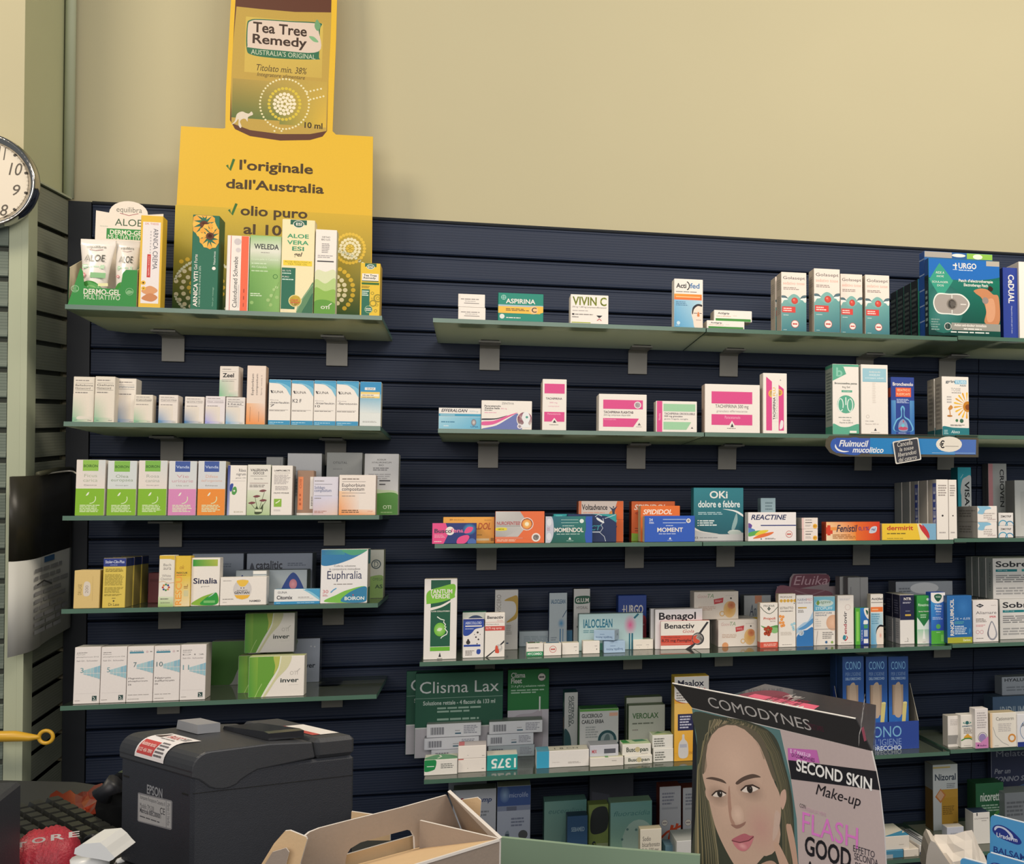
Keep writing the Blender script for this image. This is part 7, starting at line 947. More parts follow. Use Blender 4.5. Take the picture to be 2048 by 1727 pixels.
def f_clock():
    o = empty('wall_clock', (CLK.x, -.2142, CLK.z)); R0, R1 = 107*_cs, 93*_cs
    m_ = MB(); n = 64
    prof = [(R1-.004, -.0305), (R1, -.0325), (R1+.004, -.038), (R1+.010, -.040), (R0-.003, -.036), (R0, -.027), (R0-.001, -.012), (R0-.006, -.002), (R1-.01, -.002), (R1-.004, -.0295)]
    V_ = [(r*cos(2*pi*j/n), y, r*sin(2*pi*j/n)) for r, y in prof for j in range(n)]; k = len(prof)
    m_.mesh(V_, [(i*n+j, i*n+(j+1) % n, ((i+1) % k)*n+(j+1) % n, ((i+1) % k)*n+j) for i in range(k) for j in range(n)], sm=True); m_.build('rim', M_CHROME, o)
    m_ = MB(); m_.face([((R1-.002)*cos(2*pi*j/n), -.0296, (R1-.002)*sin(2*pi*j/n)) for j in range(n)]); m_.face([((R1-.002)*cos(-2*pi*j/n), -.003, (R1-.002)*sin(-2*pi*j/n)) for j in range(n)]); m_.build('dial', M_FACE, o)
    q = pcl.prints('numerals', CLART, o); adopt(q, o)
    m_ = MB(); m_.box(-.002, .002, -.0315, -.0305, 0, R1*.6); m_.build('minute_hand', M_BLACKP, o)
    m_ = MB(); m_.box(-R1*.45, 0, -.0325, -.0317, -.003, .003); m_.build('hour_hand', M_BLACKP, o)
    tag(o, 'round chrome wall clock whose numerals run backwards', 'clock')
LATE.append(f_clock)

def f_calendar():
    XC = XL+.014
    tr = atx(140, 947, XC); br = atx(143.5, 1254, XC); tl = atx(62, 951, XC-.0); bl = atx(60, 1292, XC)
    zt = tl.z; zm = atx(100, 1105, XC).z; zb = bl.z; y1 = tr.y; y0 = -.212
    o = empty('hanging_calendar', (XC, (y0+y1)/2, zb)); Bw = MB()
    dark = pm('calendar_photo_print', '2c2a22', .35, 0, 14, .7); page = pm('calendar_page', 'c4c4bf', .6, 0, 8, .06)
    # four sheets: flat on the wall, rolling outward past the corner trim
    names = ('picture_leaf', 'page_leaf')
    for k in range(4):
        off = .0035*k; roll = [(XC-.002-off*.2, y1+.0)] if False else []
        path = [(XC+off*.4, y1-.001*k), (XC+off*.4, -.12), (XC+off*.5, -.18), (XC+off*.6, -.20), (XC-.003+off*.5, -.222-off), (XC-.013+off*.2, -.240-off*1.5), (XC-.022, -.246-off*1.6)] if k else [(XC, y1), (XC, -.12), (XC, -.18), (XC+.001, -.21), (XC+.001, -.232)]
        for lo, hi, mt, nm in ((zm, zt, dark, 'picture_leaf'), (zb, zm-.0006, page, 'page_leaf')):
            m_ = MB(); P_ = crom(path, 5, False); n = len(P_)
            dz = lambda i: .004*k*(i/n)
            v = [(x, y, lo-(dz(i) if nm == 'page_leaf' else 0)) for i, (x, y) in enumerate(P_)]+[(x, y, hi) for i, (x, y) in enumerate(P_)]
            m_.mesh(v, [(i, i+1, n+i+1, n+i) for i in range(n-1)], sm=True)
            q = m_.build(nm, mt, o); adopt(q, o)
            md = q.modifiers.new('thickness', 'SOLIDIFY'); md.thickness = .0006
    pcal = PF(Vector((XC+.0075, 0, 1.2)), Vector((0, 1, 0)), (0, 0, 1))
    q = pcal.prints('page_print', CAL, o); adopt(q, o)
    m_ = MB(); m_.tube([(XC+.004, -.205, zt+.002), (XC+.004, -.10, zt+.006), (XC+.004, y1-.002, zt+.003)], .0045, 8); q = m_.build('binding', pm('olive_binding', '4a4a38', .6), o); adopt(q, o)
    a = atx(92, 947, XC+.004); e = Vector((-.664, -.268, ZROW['L3']+.062))
    m_ = MB(); m_.tube(crom([tuple(a), (XC+.020, -.09, a.z+.002), (XC+.05, -.15, a.z-.0), (-.695, -.225, a.z+.002), tuple(e)], 6, False), .0016, 6); q = m_.build('cord', pm('white_cord', 'd6d0c6', .6), o); adopt(q, o)
    tag(o, 'curled wall calendar with dark picture over white page, hung on a cord', 'calendar')
pcal0 = PF(Vector((XL+.0215, 0, 1.2)), Vector((0, 1, 0)), (0, 0, 1))
CAL = later([pcal0.R(89, 1110, 109, 1121, '3f6a9c'), pcal0.Ln(70, 1135, 136, 1240, 9, 'a4a4a6'), pcal0.St('5a5a58', 1.2, (74, 1170), (88, 1160), (104, 1166))])
LATE.append(f_calendar)

M_YEL = pm('yellow_plastic', 'd8a830', .35, 0, 30, .05)
def f_tool():
    o = empty('yellow_handle', at(40, 1474, -.255)); Y_ = -.255
    ctr = at(92, 1473, Y_); k = (at(93, 1473, Y_)-at(92, 1473, Y_)).length
    m_ = MB(); n, q_ = 28, 10; R_, r_ = 14*k, 4.2*k
    V_ = [(ctr.x+(R_+r_*cos(2*pi*j/q_))*cos(2*pi*i/n), ctr.y+r_*sin(2*pi*j/q_), ctr.z+(R_+r_*cos(2*pi*j/q_))*sin(2*pi*i/n)) for i in range(n) for j in range(q_)]
    m_.mesh(V_, [(i*q_+j, ((i+1) % n)*q_+j, ((i+1) % n)*q_+(j+1) % q_, i*q_+(j+1) % q_) for i in range(n) for j in range(q_)], sm=True); adopt(m_.build('ring', M_YEL, o), o)
    m_ = MB(); pts = [at(x, y, Y_) for x, y in ((-90, 1472), (-30, 1472), (0, 1472), (30, 1471.5), (60, 1474), (72, 1473.5), (80, 1473))]
    m_.tube(pts, [9*k, 11*k, 12*k, 12*k, 8.5*k, 5.5*k, 5*k], 14); adopt(m_.build('grip', M_YEL, o), o)
    m_ = MB(); a = pts[1]; m_.tube([(a.x, -.2142, a.z), (a.x, Y_+.003, a.z)], .005, 8); adopt(m_.build('hook', M_STEEL, o), o)
    tag(o, 'yellow plastic ring-ended handle jutting past the corner trim', 'tool')
LATE.append(f_tool)

# ------------------------------------------------------------------ the counter in front
ZD = 1.02
M_DESK = pm('dark_desk_laminate', '26282a', .45, 0, 9, .2)
M_GREENG = pm('frosted_green_screen', '8fa891', .35, 0, 6, .06)
def f_desk():
    o = empty('counter_desk', (-.35, -1.6, 0))
    pts = [atz(-160, 1556, ZD), atz(150, 1563, ZD), atz(745, 1648, ZD), atz(1120, 1960, ZD), atz(1000, 2500, ZD), atz(-260, 2500, ZD)]
    m_ = MB(); n = len(pts)
    A = [(p.x, p.y, ZD) for p in pts]; Bk = [(p.x, p.y, ZD-.03) for p in pts]
    m_.face(A[::-1]); m_.face(Bk)
    for i in range(n): m_.face([A[i], A[(i+1) % n], Bk[(i+1) % n], Bk[i]])
    adopt(m_.build('top', M_DESK, o), o)
    c = sum((Vector(a) for a in A), Vector())/n
    m_ = MB(); m_.box(c.x-.30, c.x+.30, c.y-.15, c.y+.15, .0, ZD-.031); adopt(m_.build('pedestal', M_DESK, o), o)
    tag(o, 'dark laminate counter under the receipt printer', 'counter')
    o2 = empty('counter_block', (.42, -1.35, 0)); m_ = MB(); m_.box(.16, .98, -1.62, -1.02, .846, .86); adopt(m_.build('top', M_DESK, o2), o2)
    m_ = MB(); m_.box(.20, .94, -1.58, -1.06, 0, .8455); adopt(m_.build('body', M_DESK, o2), o2)
    tag(o2, 'lower dark counter block under the make-up display', 'counter')
    # green screen
    top = [atd(985, 1672.5, 1.50), atd(1080, 1682, 1.49), atd(1165, 1691, 1.475), atd(1280, 1700.5, 1.45), atd(1400, 1710, 1.42)]
    o3 = empty('counter_screen', (top[2].x, top[2].y, .8605)); m_ = MB(); n = len(top)
    fwd = Vector((.24, .97, 0))*.006
    A = [tuple(p) for p in top]; Bk = [tuple(p+fwd) for p in top]; C_ = [(p.x, p.y, .8608) for p in top]; D_ = [(p.x+fwd.x, p.y+fwd.y, .8608) for p in top]
    for i in range(n-1):
        m_.face([C_[i], C_[i+1], A[i+1], A[i]]); m_.face([A[i], A[i+1], Bk[i+1], Bk[i]]); m_.face([Bk[i], Bk[i+1], D_[i+1], D_[i]])
    m_.face([A[0], Bk[0], D_[0], C_[0]]); m_.face([C_[-1], D_[-1], Bk[-1], A[-1]]); adopt(m_.build('panel', M_GREENG, o3), o3)
    tag(o3, 'pale green frosted counter screen beside the cardboard carrier', 'screen')
LATE.append(f_desk)

# ---- receipt printer
M_PR = pm('charcoal_plastic', '2b2e35', .5, 0, 160, .10, .25, 900)
M_PRT = pm('charcoal_plastic_lid', '35373b', .42, 0, 160, .08, .15, 900)
M_GLOSS = pm('smoked_gloss_plastic', '2a2c31', .12, 0, 60, .05)
ZL = 1.132
pN = atz(384, 1553, ZL); pL = atz(242, 1512, ZL); pR = atz(710, 1517, ZL)
axA = (pL-pN); wA = axA.length; axA.z = 0; axA.normalize()
axB = (pR-pN); wB = axB.length; axB.z = 0; axB.normalize()
PRF = PF(pN, -axA, (0, 0, 1)); PRS = PF(pN, axB, (0, 0, 1))
PRA = later([PRF.T('EPSON', 294, 1572, 325, 1591, '8a8d92', 'b')])
PRL = later([PRF.T('EPSON', 400, 1000, 401, 1001, '000000')][:0]+[PRF.Pg('7d7e82', (276, 1585), (278, 1584), (343, 1600), (345, 1603), (344, 1657), (341, 1659), (277, 1642), (275, 1639)), PRF.Pg('a4a5a6', (277, 1587), (342, 1602.5), (342, 1656), (277, 1640)), PRF.Pg('7d7e82', (332, 1600.5), (333.2, 1600.8), (333.2, 1654), (332, 1653.7)), PRF.T('Stampante Recepitore Cassetto II', 280, 1596, 330, 1606, '55565a'), PRF.T('Modello TM-20II', 280, 1608, 308, 1618, '55565a'), PRF.T('Matricola 80EC000001', 280, 1620, 322, 1630, '44454a', 'b'), PRF.T('CE', 320, 1615, 330, 1628, '33343a'), PRF.Ln(280, 1633, 330, 1645, 1, '55565a'), PRF.T('Marzo 11 Verifica', 334.5, 1606, 340, 1650, '66676b', 'd')])
def f_printer():
    o = empty('receipt_printer', (pN.x, pN.y, ZD+.0005)); ex, ey = axB, axA           # local: along the side, along the front
    Rm = Matrix((ex, ey, Vector((0, 0, 1)))).transposed().to_4x4()
    hz = ZL-ZD-.0005; top = .026
    # local box: x 0..wB (side), y 0..wA (front width), z up
    m_ = MB(); r = .004
    cbox(m_, 0, wB, 0, wA, 0, hz+.004, .003, dict(f=None, k=None, l=None, r=None, t=None, b=None)); m_.c = [None]*len(m_.f); m_.build('body', M_PR, o)
    # lid: rounded front roll, profile in x-z pulled across the width
    pr = [(-.0012, hz-.001), (-.001, hz+.004)]+[(.016-.0175*cos(a), hz+.006+.0185*sin(a)) for a in [k*pi/12 for k in range(7)]]+[(wB*.45, hz+.0262), (wB*.72, hz+.0235), (wB*.74, hz+.006), (.060, hz-.0), (.052, hz-.004)]+[(.028+.018*cos(a), hz-.004-.012*sin(a)) for a in [k*pi/8 for k in range(1, 8)]]+[(.006, hz-.004)]
    m_ = MB(); n = len(pr); y0, y1 = -.0016, wA+.0016
    m_.mesh([(x, y0, z) for x, z in pr]+[(x, y1, z) for x, z in pr], [(i, (i+1) % n, n+(i+1) % n, n+i) for i in range(n)]+[tuple(range(n-1, -1, -1)), tuple(range(n, 2*n))]); q = m_.build('lid', M_PRT, o)
    bv = q.modifiers.new('soft', 'BEVEL'); bv.width = .0016; bv.segments = 2; bv.limit_method = 'ANGLE'
    m_ = MB(); cbox(m_, wB*.745, wB, -.0012, wA+.0012, hz+.0045, hz+.0255, .004, dict(f=None, k=None, l=None, r=None, t=None, b=None)); m_.c = [None]*len(m_.f); m_.build('rear_cover', M_PRT, o)
    m_ = MB(); m_.extrude([(wA*.10, hz+.0262), (wA*.10, hz+.0335), (wA*.16, hz+.0345), (wA*.70, hz+.0300), (wA*.72, hz+.0262)], wB*.50, wB*.72); m_.build('cutter_cover', M_GLOSS, o)
    m_ = MB(); m_.extrude([(wA*.62, hz+.0262), (wA*.62, hz+.036), (wA*.90, hz+.036), (wA*.92, hz+.0262)], wB*.30, wB*.44); m_.build('open_lever', pm('grey_lever_plastic', '8e9094', .3), o)
    m_ = MB(); m_.face([(wB*.80, wA*.15, hz+.0259), (wB*.97, wA*.15, hz+.0259), (wB*.97, wA*.62, hz+.0259), (wB*.80, wA*.62, hz+.0259)][::1], lin('e2ddd8')); m_.face([(wB*.80, wA*.15, hz+.0261), (wB*.85, wA*.15, hz+.0261), (wB*.85, wA*.62, hz+.0261), (wB*.80, wA*.62, hz+.0261)], lin('b84a44')); m_.build('rear_sticker', MP, o)
    # service sticker wrapped over the lid roll
    m_ = MB(); Wd = .052; Hs = .046; ya = wA*.36
    def roll(u, v, l):
        s_ = v*1.0; arc = .0185*pi/2
        if s_ < arc: a = s_/.0185; return (.016-(.0180+l)*cos(a), ya+Wd-u, hz+.006+(.0190+l)*sin(a))
        return (.016+(s_-arc), ya+Wd-u, hz+.0252+l*1.0+.0001)
    N_ = 14
    for i in range(N_): m_.face([roll(0, Hs*i/N_, .0003), roll(Wd, Hs*i/N_, .0003), roll(Wd, Hs*(i+1)/N_, .0003), roll(0, Hs*(i+1)/N_, .0003)], lin('e4e0e0'))
    for i in range(N_): m_.face([roll(.003, Hs*(.08+.36*i/N_), .0005), roll(Wd*.60, Hs*(.08+.36*i/N_), .0005), roll(Wd*.60, Hs*(.08+.36*(i+1)/N_), .0005), roll(.003, Hs*(.08+.36*(i+1)/N_), .0005)], lin('c04a48'))
    draw(m_, STK, roll, Wd, Hs, 4, start=.0008); m_.build('service_sticker', MP, o)
    m_ = MB(); m_.box(-.0006, .0004, .006, .016, hz-.020, hz-.0185); m_.build('latch_slot', M_DARK, o); m_ = MB(); m_.box(-.0006, .0004, wA-.016, wA-.006, hz-.020, hz-.0185); m_.build('latch_slot', M_DARK, o); m_ = MB(); m_.box(.001, wB-.002, -.0004, .0006, hz-.0175, hz-.0168); m_.build('seam', M_DARK, o)
    for ch in o.children: ch.data.transform(Rm)
    q = PRF.prints('name_plate', PRL, o); adopt(q, o); q = PRF.prints('brand_lettering', PRA, o); adopt(q, o)
    tag(o, 'charcoal receipt printer with red and white service sticker', 'printer')
STK = later([T('0123 456 7890', .08, .14, .56, .22, 'f0c8c0', 'b'), T('Assistenza tecnica', .08, .28, .56, .38, 'f0c8c0', 'b'), Ln(.64, .08, .95, .48, 5, '6a6668'), T('P.A.S.E.C', .30, .68, .72, .88, 'c04a48', 'bi'), Pg('4a3a38', (.06, .62), (.26, .62), (.16, .95)), Ln(.32, .56, .95, .62, 1, '8a8688'), Ln(.74, .7, .95, .9, 3, '8a8688')])
LATE.append(f_printer)

# ---- cardboard carrier with a handle cut-out
M_KRAFT = pm('grey_brown_cardboard', '9c8d80', .75, 0, 40, .06, .2, 300)
M_KWARM = pm('warm_lit_tan_cardboard', 'd8b88e', .8, 0, 40, .05, .2, 300)  # tan cardboard; warm lamplight on roof and inner flap put into the colour
M_WEDGE = pm('white_cut_edge', 'd6d0ca', .8)
def f_carrier():
    o = empty('cardboard_carrier', atd(820, 2080, 1.02)); o.location.z = ZD+.0005
    def sheet(nm, P, mat, th=.0022, hole=None):
        P = [Vector(p) for p in P]; nrm = (P[1]-P[0]).cross(P[-1]-P[0]).normalized()
        if nrm.dot(CAM-P[0]) < 0: nrm = -nrm
        m_ = MB(); Bk = [p-nrm*th for p in P]; n = len(P)
        m_.face(P); m_.face(Bk[::-1])
        for i in range(n): m_.face([P[i], Bk[i], Bk[(i+1) % n], P[(i+1) % n]], m=1)
        return adopt(m_.build(nm, [mat, M_WEDGE], o), o)
    # planes: handle wall stands upright from left-front to right-back
    A = atd(609, 1672, 1.045); Bq = atd(893.5, 1589, 1.20)
    d = (Bq-A); d.z = 0; H = PF(A, d, (0, 0, 1)); hv = lambda x, y: H.pt(*H.uv(x, y))
    zb = ZD+.0008
    hole = [(694, 1707), (701, 1696), (721, 1684), (768, 1671), (815, 1658.5), (823, 1661), (829, 1672), (830, 1695), (829, 1745), (692, 1775), (691, 1722)]
    outer = [(609, 1672), (620, 1663), (640, 1655), (700, 1639.5), (800, 1615), (893.5, 1589), (900, 1640), (926, 1669)]
    # wall as strips around the hole
    top_o = [(609, 1672), (620, 1663), (640, 1655), (700, 1639.5), (800, 1615), (893.5, 1589)]
    sheet('handle_wall', [hv(*p) for p in [(609, 1672), (620, 1663), (640, 1655), (700, 1639.5), (800, 1615), (893.5, 1589), (926, 1669), (930, 1760), (830, 1790), (830, 1695), (829, 1672), (823, 1661), (815, 1658.5), (768, 1671), (721, 1684), (701, 1696), (694, 1707), (691, 1722), (692, 1830), (594, 1850), (598, 1725)]], M_KRAFT)
    inb = H.N*-.012
    L2 = PF(A+inb, d, (0, 0, 1)); lv = lambda x, y: L2.pt(*L2.uv(x, y))
    sheet('inner_flap', [lv(*p) for p in ((680, 1712), (760, 1689), (835, 1668), (838, 1760), (690, 1790))], M_KWARM)
    # roof slopes from the handle wall foot down to the front eave
    e0 = atd(999, 1677, 1.105); r0 = hv(926, 1669)
    e1 = atd(700, 1768, .955); r1 = hv(690, 1733)
    sheet('roof', [r1+H.N*.001, r0+H.N*.001, e0, e1], M_KWARM)
    fl = [e1, e0, Vector((e0.x, e0.y, zb)), Vector((e1.x, e1.y, zb))]
    sheet('front_wall', fl, M_KRAFT)
    top = hv(895, 1582)
    bk = e0+Vector((d.normalized().x*.0, 0, 0))+(-H.N)*.10
    sheet('end_gusset', [top, e0, e0-H.N*.0+Vector((-.004, .004, -.004)), r0+H.N*.0015], M_KRAFT, .003)
    sheet('end_wall', [e0, bk, Vector((bk.x, bk.y, zb)), Vector((e0.x, e0.y, zb))], M_KRAFT)
    sheet('lock_tab', [atd(x, y, 1.215) for x, y in ((918, 1602), (928, 1598), (955, 1594), (962, 1600), (960, 1632), (948, 1645))], M_KWARM)
    sheet('lock_tab', [atd(x, y, 1.0) for x, y in ((523, 1727), (548, 1686), (570, 1661), (580, 1660), (612, 1673), (614, 1678), (600, 1727), (596, 1800), (520, 1800))], M_KWARM)
    sheet('lining_tab', [atd(x, y, .992) for x, y in ((530, 1727), (545, 1703), (572, 1695), (578, 1703), (572, 1727), (560, 1780), (530, 1780))], M_KRAFT, .001)
    sheet('back_flap', [atd(x, y, 1.24) for x, y in ((703, 1622), (752, 1629), (780, 1640), (780, 1680), (700, 1680))], M_KWARM)
    tag(o, 'open brown cardboard carrier box with cut-out handle', 'box')
LATE.append(f_carrier)

# ---- make-up counter display with printed portrait
zt = 1.132
cFL, cFR, cBR, cBL = atz(1384, 1415, zt), atz(1743, 1501.5, zt), atz(1752, 1409, zt), atz(1530, 1367, zt)
d_ = (cFR-cFL); PM = PF(cFL, d_, (0, 0, 1))
MK = [PM.R(1384, 1470, 1776, 1790, 'a8999a')]
MK = []
S = PM
MK += [S.Pg('4f6e70', (1384, 1416), (1560, 1459), (1592, 1600), (1600, 1800), (1392, 1800), (1394, 1490))]
MK += [S.Pg('ab9d9c', (1560, 1458), (1742, 1501), (1752, 1545), (1759, 1580), (1768, 1660), (1775, 1790), (1600, 1800), (1594, 1640), (1578, 1530))]
# hair, face, features of the printed model
MK += [S.Q('3c4036', (1386, 1425), (1440, 1432), (1500, 1443), (1548, 1470), (1570, 1530), (1585, 1600), (1590, 1700), (1592, 1790), (1395, 1790), (1393, 1600), (1394, 1480)), S.Q('6a6650', (1393, 1560), (1400, 1520), (1408, 1480), (1420, 1560), (1430, 1650), (1438, 1790), (1393, 1790)), S.Q('8a7c5e', (1396, 1600), (1402, 1580), (1412, 1660), (1420, 1790), (1396, 1790)), S.Q('9c8c68', (1399, 1640), (1403, 1630), (1410, 1700), (1414, 1790), (1400, 1790)), S.Q('575848', (1520, 1460), (1555, 1500), (1572, 1580), (1580, 1700), (1570, 1600), (1548, 1520))]
MK += [S.Q('b59a8a', (1424, 1470), (1436, 1452), (1458, 1450), (1490, 1455), (1518, 1475), (1533, 1510), (1548, 1560), (1560, 1590), (1562, 1630), (1556, 1665), (1545, 1690), (1520, 1720), (1496, 1745), (1478, 1740), (1455, 1705), (1432, 1655), (1418, 1600), (1405, 1545), (1408, 1500))]
MK += [S.Q('5c5648', (1404, 1540), (1408, 1495), (1424, 1466), (1440, 1449), (1462, 1447), (1494, 1452), (1522, 1472), (1538, 1508), (1552, 1556), (1546, 1556), (1530, 1514), (1514, 1482), (1488, 1463), (1458, 1459), (1440, 1462), (1426, 1476), (1414, 1506), (1409, 1544)), S.Q('8d7b6a', (1409, 1540), (1414, 1506), (1427, 1477), (1441, 1463), (1458, 1460), (1488, 1464), (1513, 1483), (1529, 1514), (1524, 1514), (1508, 1488), (1486, 1470), (1458, 1466), (1444, 1470), (1431, 1484), (1419, 1510), (1412, 1540)), S.EG(1470, 1526, 58, 55, 'c2a695', 'b59a8a'), S.EG(1455, 1620, 26, 30, 'bda08f', 'b59a8a'), S.EG(1522, 1655, 38, 40, 'b28c82', 'b59a8a'), S.Q('b8a094', (1552, 1620), (1561, 1630), (1556, 1665), (1546, 1680), (1548, 1645)), S.Q('b8988a', (1562, 1585), (1571, 1578), (1573, 1598), (1566, 1618), (1561, 1605)), S.EG(1435, 1590, 24, 16, '8a7266', 'b59a8a'), S.EG(1502, 1580, 30, 18, '8c7468', 'b59a8a')]
MK += [S.Q('55463e', (1412, 1556), (1425, 1553), (1445, 1558), (1453, 1566), (1440, 1562), (1424, 1558)), S.Q('55463e', (1472, 1564), (1486, 1553), (1506, 1547), (1522, 1553), (1508, 1555), (1490, 1560), (1476, 1568))]
MK += [S.Q('d0c4bc', (1426, 1590), (1436, 1582), (1452, 1586), (1448, 1591), (1436, 1593)), S.D(1440, 1586, 5.2, '2c2624'), S.D(1441.5, 1584.5, 1.2, 'e9e4e0'), S.St('3a2e2a', 2.2, (1424, 1590), (1432, 1582), (1442, 1580), (1453, 1586)), S.Q('d0c4bc', (1484, 1580), (1496, 1571), (1512, 1573), (1518, 1576), (1508, 1582), (1494, 1584)), S.D(1500, 1577, 5.8, '2c2624'), S.D(1502, 1575, 1.3, 'e9e4e0'), S.St('3a2e2a', 2.4, (1482, 1580), (1492, 1571), (1506, 1569), (1520, 1576))]
MK += [S.Q('a07e70', (1459, 1570), (1456, 1600), (1460, 1636), (1466, 1650), (1474, 1655), (1468, 1640), (1463, 1610)), S.EG(1476, 1628, 13, 14, 'cbb0a0', 'b99e8e'), S.Q('8c6a60', (1462, 1648), (1474, 1656), (1488, 1650), (1492, 1642), (1484, 1646), (1474, 1649))]
MK += [S.Q('a5606a', (1464, 1679), (1478, 1670), (1490, 1666), (1500, 1670), (1508, 1671), (1498, 1680), (1480, 1684)), S.Q('b8727a', (1466, 1682), (1482, 1684), (1500, 1680), (1508, 1672), (1502, 1690), (1490, 1701), (1476, 1697)), S.EG(1486, 1691, 10, 5, 'd09a9c', 'b8727a'), S.St('6a3a40', 1.4, (1464, 1680), (1480, 1684), (1498, 1680), (1508, 1672))]
MK += [S.Q('b0907e', (1573, 1652), (1579, 1647), (1584, 1652), (1592, 1690), (1597, 1740), (1590, 1740), (1582, 1700)), S.Q('b49684', (1548, 1690), (1553, 1683), (1559, 1688), (1575, 1720), (1590, 1760), (1600, 1790), (1575, 1790), (1560, 1730)), S.Q('a88a7a', (1500, 1745), (1540, 1720), (1562, 1740), (1575, 1790), (1490, 1790))]
MK += [S.Pg('b062a4', (1576, 1495), (1634, 1499), (1640, 1525), (1577, 1519)), S.T('IL 1\u00b0 MAKE-UP', 1581, 1501, 1622, 1510, 'e0b4da', 'b'), S.T('DI COMODYNES', 1584, 1510, 1630, 1518, '5a2a58', 'b'), S.Pg('1f1f24', (1577, 1519), (1753, 1541), (1760, 1579), (1583, 1557))]
MK += [S.T('SECOND SKIN', 1593, 1536, 1745, 1561, 'dfe4ee', 'b'), S.T('Make-up', 1632, 1578, 1722, 1607, '1c1a1e', 'i'), S.T('CON', 1600, 1607, 1612, 1615, '3a3638'), S.T('COVERALIA MINI', 1602, 1617, 1652, 1625, 'b89aa8'), S.T('FLASH', 1605, 1638, 1717, 1680, 'c872ba', ''), S.T('GOOD', 1610, 1683, 1703, 1723, '1f1d22', 'b'), S.T('EFFETTO', 1707, 1695, 1750, 1708, '33303a', ''), S.T('SECONDA', 1709, 1711, 1757, 1725, '33303a', ''), S.T('PELLE', 1711, 1728, 1745, 1740, '33303a', ''), S.T('AGEING', 1612, 1733, 1700, 1760, '1f1d22', 'b')]
def _lt(c, k=1.5):
    v = [min(1.0, x*k) for x in lin(c)[:3]]; return ''.join('%02x' % int(round(255*(12.92*x if x < .0031308 else 1.055*x**(1/2.4)-.055))) for x in v)
_r = random.Random(11); HAIR = []
for i in range(34):                              # combed strands of the printed hair
    t = i/33; cx = _r.choice(['4a4a3c', '5e5a48', '77705a', '8f8464', '3a3c32'])
    x0 = 1400+t*40; HAIR.append(S.St(cx, _r.uniform(1.5, 3.2), (1440-t*20, 1438+t*2), (1412+t*3, 1470+t*10), (1397+t*12, 1540), (1396+t*26, 1620), (1397+t*38, 1700), (1398+t*44, 1788)))
for i in range(34):
    t = i/33; cx = _r.choice(['3a3c32', '4a4a3c', '55513f', '6a644e'])
    HAIR.append(S.St(cx, _r.uniform(1.4, 2.8), (1455+t*40, 1436+t*10), (1505+t*30, 1458+t*5), (1536+t*22, 1505), (1556+t*18, 1570-t*10), (1566+t*18, 1640), (1568+t*24, 1788)))
for i in range(26):
    t = i/25; cx = _r.choice(['4a4a3c', '6a6450', '857a62'])
    HAIR.append(S.St(cx, _r.uniform(1.2, 2.4), (1424+t*80, 1474-20*sin(pi*min(1, t*1.15))+t*6), (1422+t*90, 1455-12*sin(pi*t)+t*8), (1430+t*86, 1437+t*14)))
_k = [i for i, e in enumerate(MK) if e[0] == 'Q' and e[1] == 'b59a8a'][0]
MK = MK[:_k]+HAIR[:68]+MK[_k:_k+1]+HAIR[68:]+MK[_k+1:]
def _map(e):
    if e[0] in 'PQS': return (e[0], _lt(e[1]))+e[2:]
    if e[0] == 'EG': return e[:5]+(_lt(e[5]), _lt(e[6]))
    if e[0] == 'D': return e[:4]+(_lt(e[4]),)
    if e[0] == 'T': return e[:6]+(_lt(e[6]),)+e[7:]
    return e
MK = [_map(e) for e in MK]
later(MK)
hTL, hTR = atd(1345, 1367, 1.528), atd(1712, 1438, 1.245)
PH = PF(cFL, d_, (hTL-cFL).normalized()-d_.normalized()*((hTL-cFL).normalized().dot(d_.normalized())))
HD = later([PH.T('COMODYNES', 1424, 1416, 1614, 1436, 'dcd8d6', ''), PH.T('PERFECT SAMPLE', 1616, 1449, 1646, 1459, '6a3448', '')])
PT_ = PF(cBL, (cBR-cBL), (cFL-cBL)-(cBR-cBL).normalized()*((cFL-cBL).dot((cBR-cBL).normalized())))
TP = later([PT_.Q('7a3a4a', (1455, 1398), (1480, 1388), (1530, 1380), (1570, 1384), (1580, 1396), (1500, 1400)), PT_.Pg('d8607c', (1495, 1392), (1510, 1387), (1639, 1411), (1625, 1420)), PT_.T('Make-up', 1560, 1386, 1612, 1402, 'cfcac8', 'fi'), PT_.T('SECOND SKIN', 1512, 1391, 1622, 1414, '6a2438', 'fb'), PT_.T('COMODYNES', 1484, 1400, 1615, 1424, 'cfcac8', 'f')])
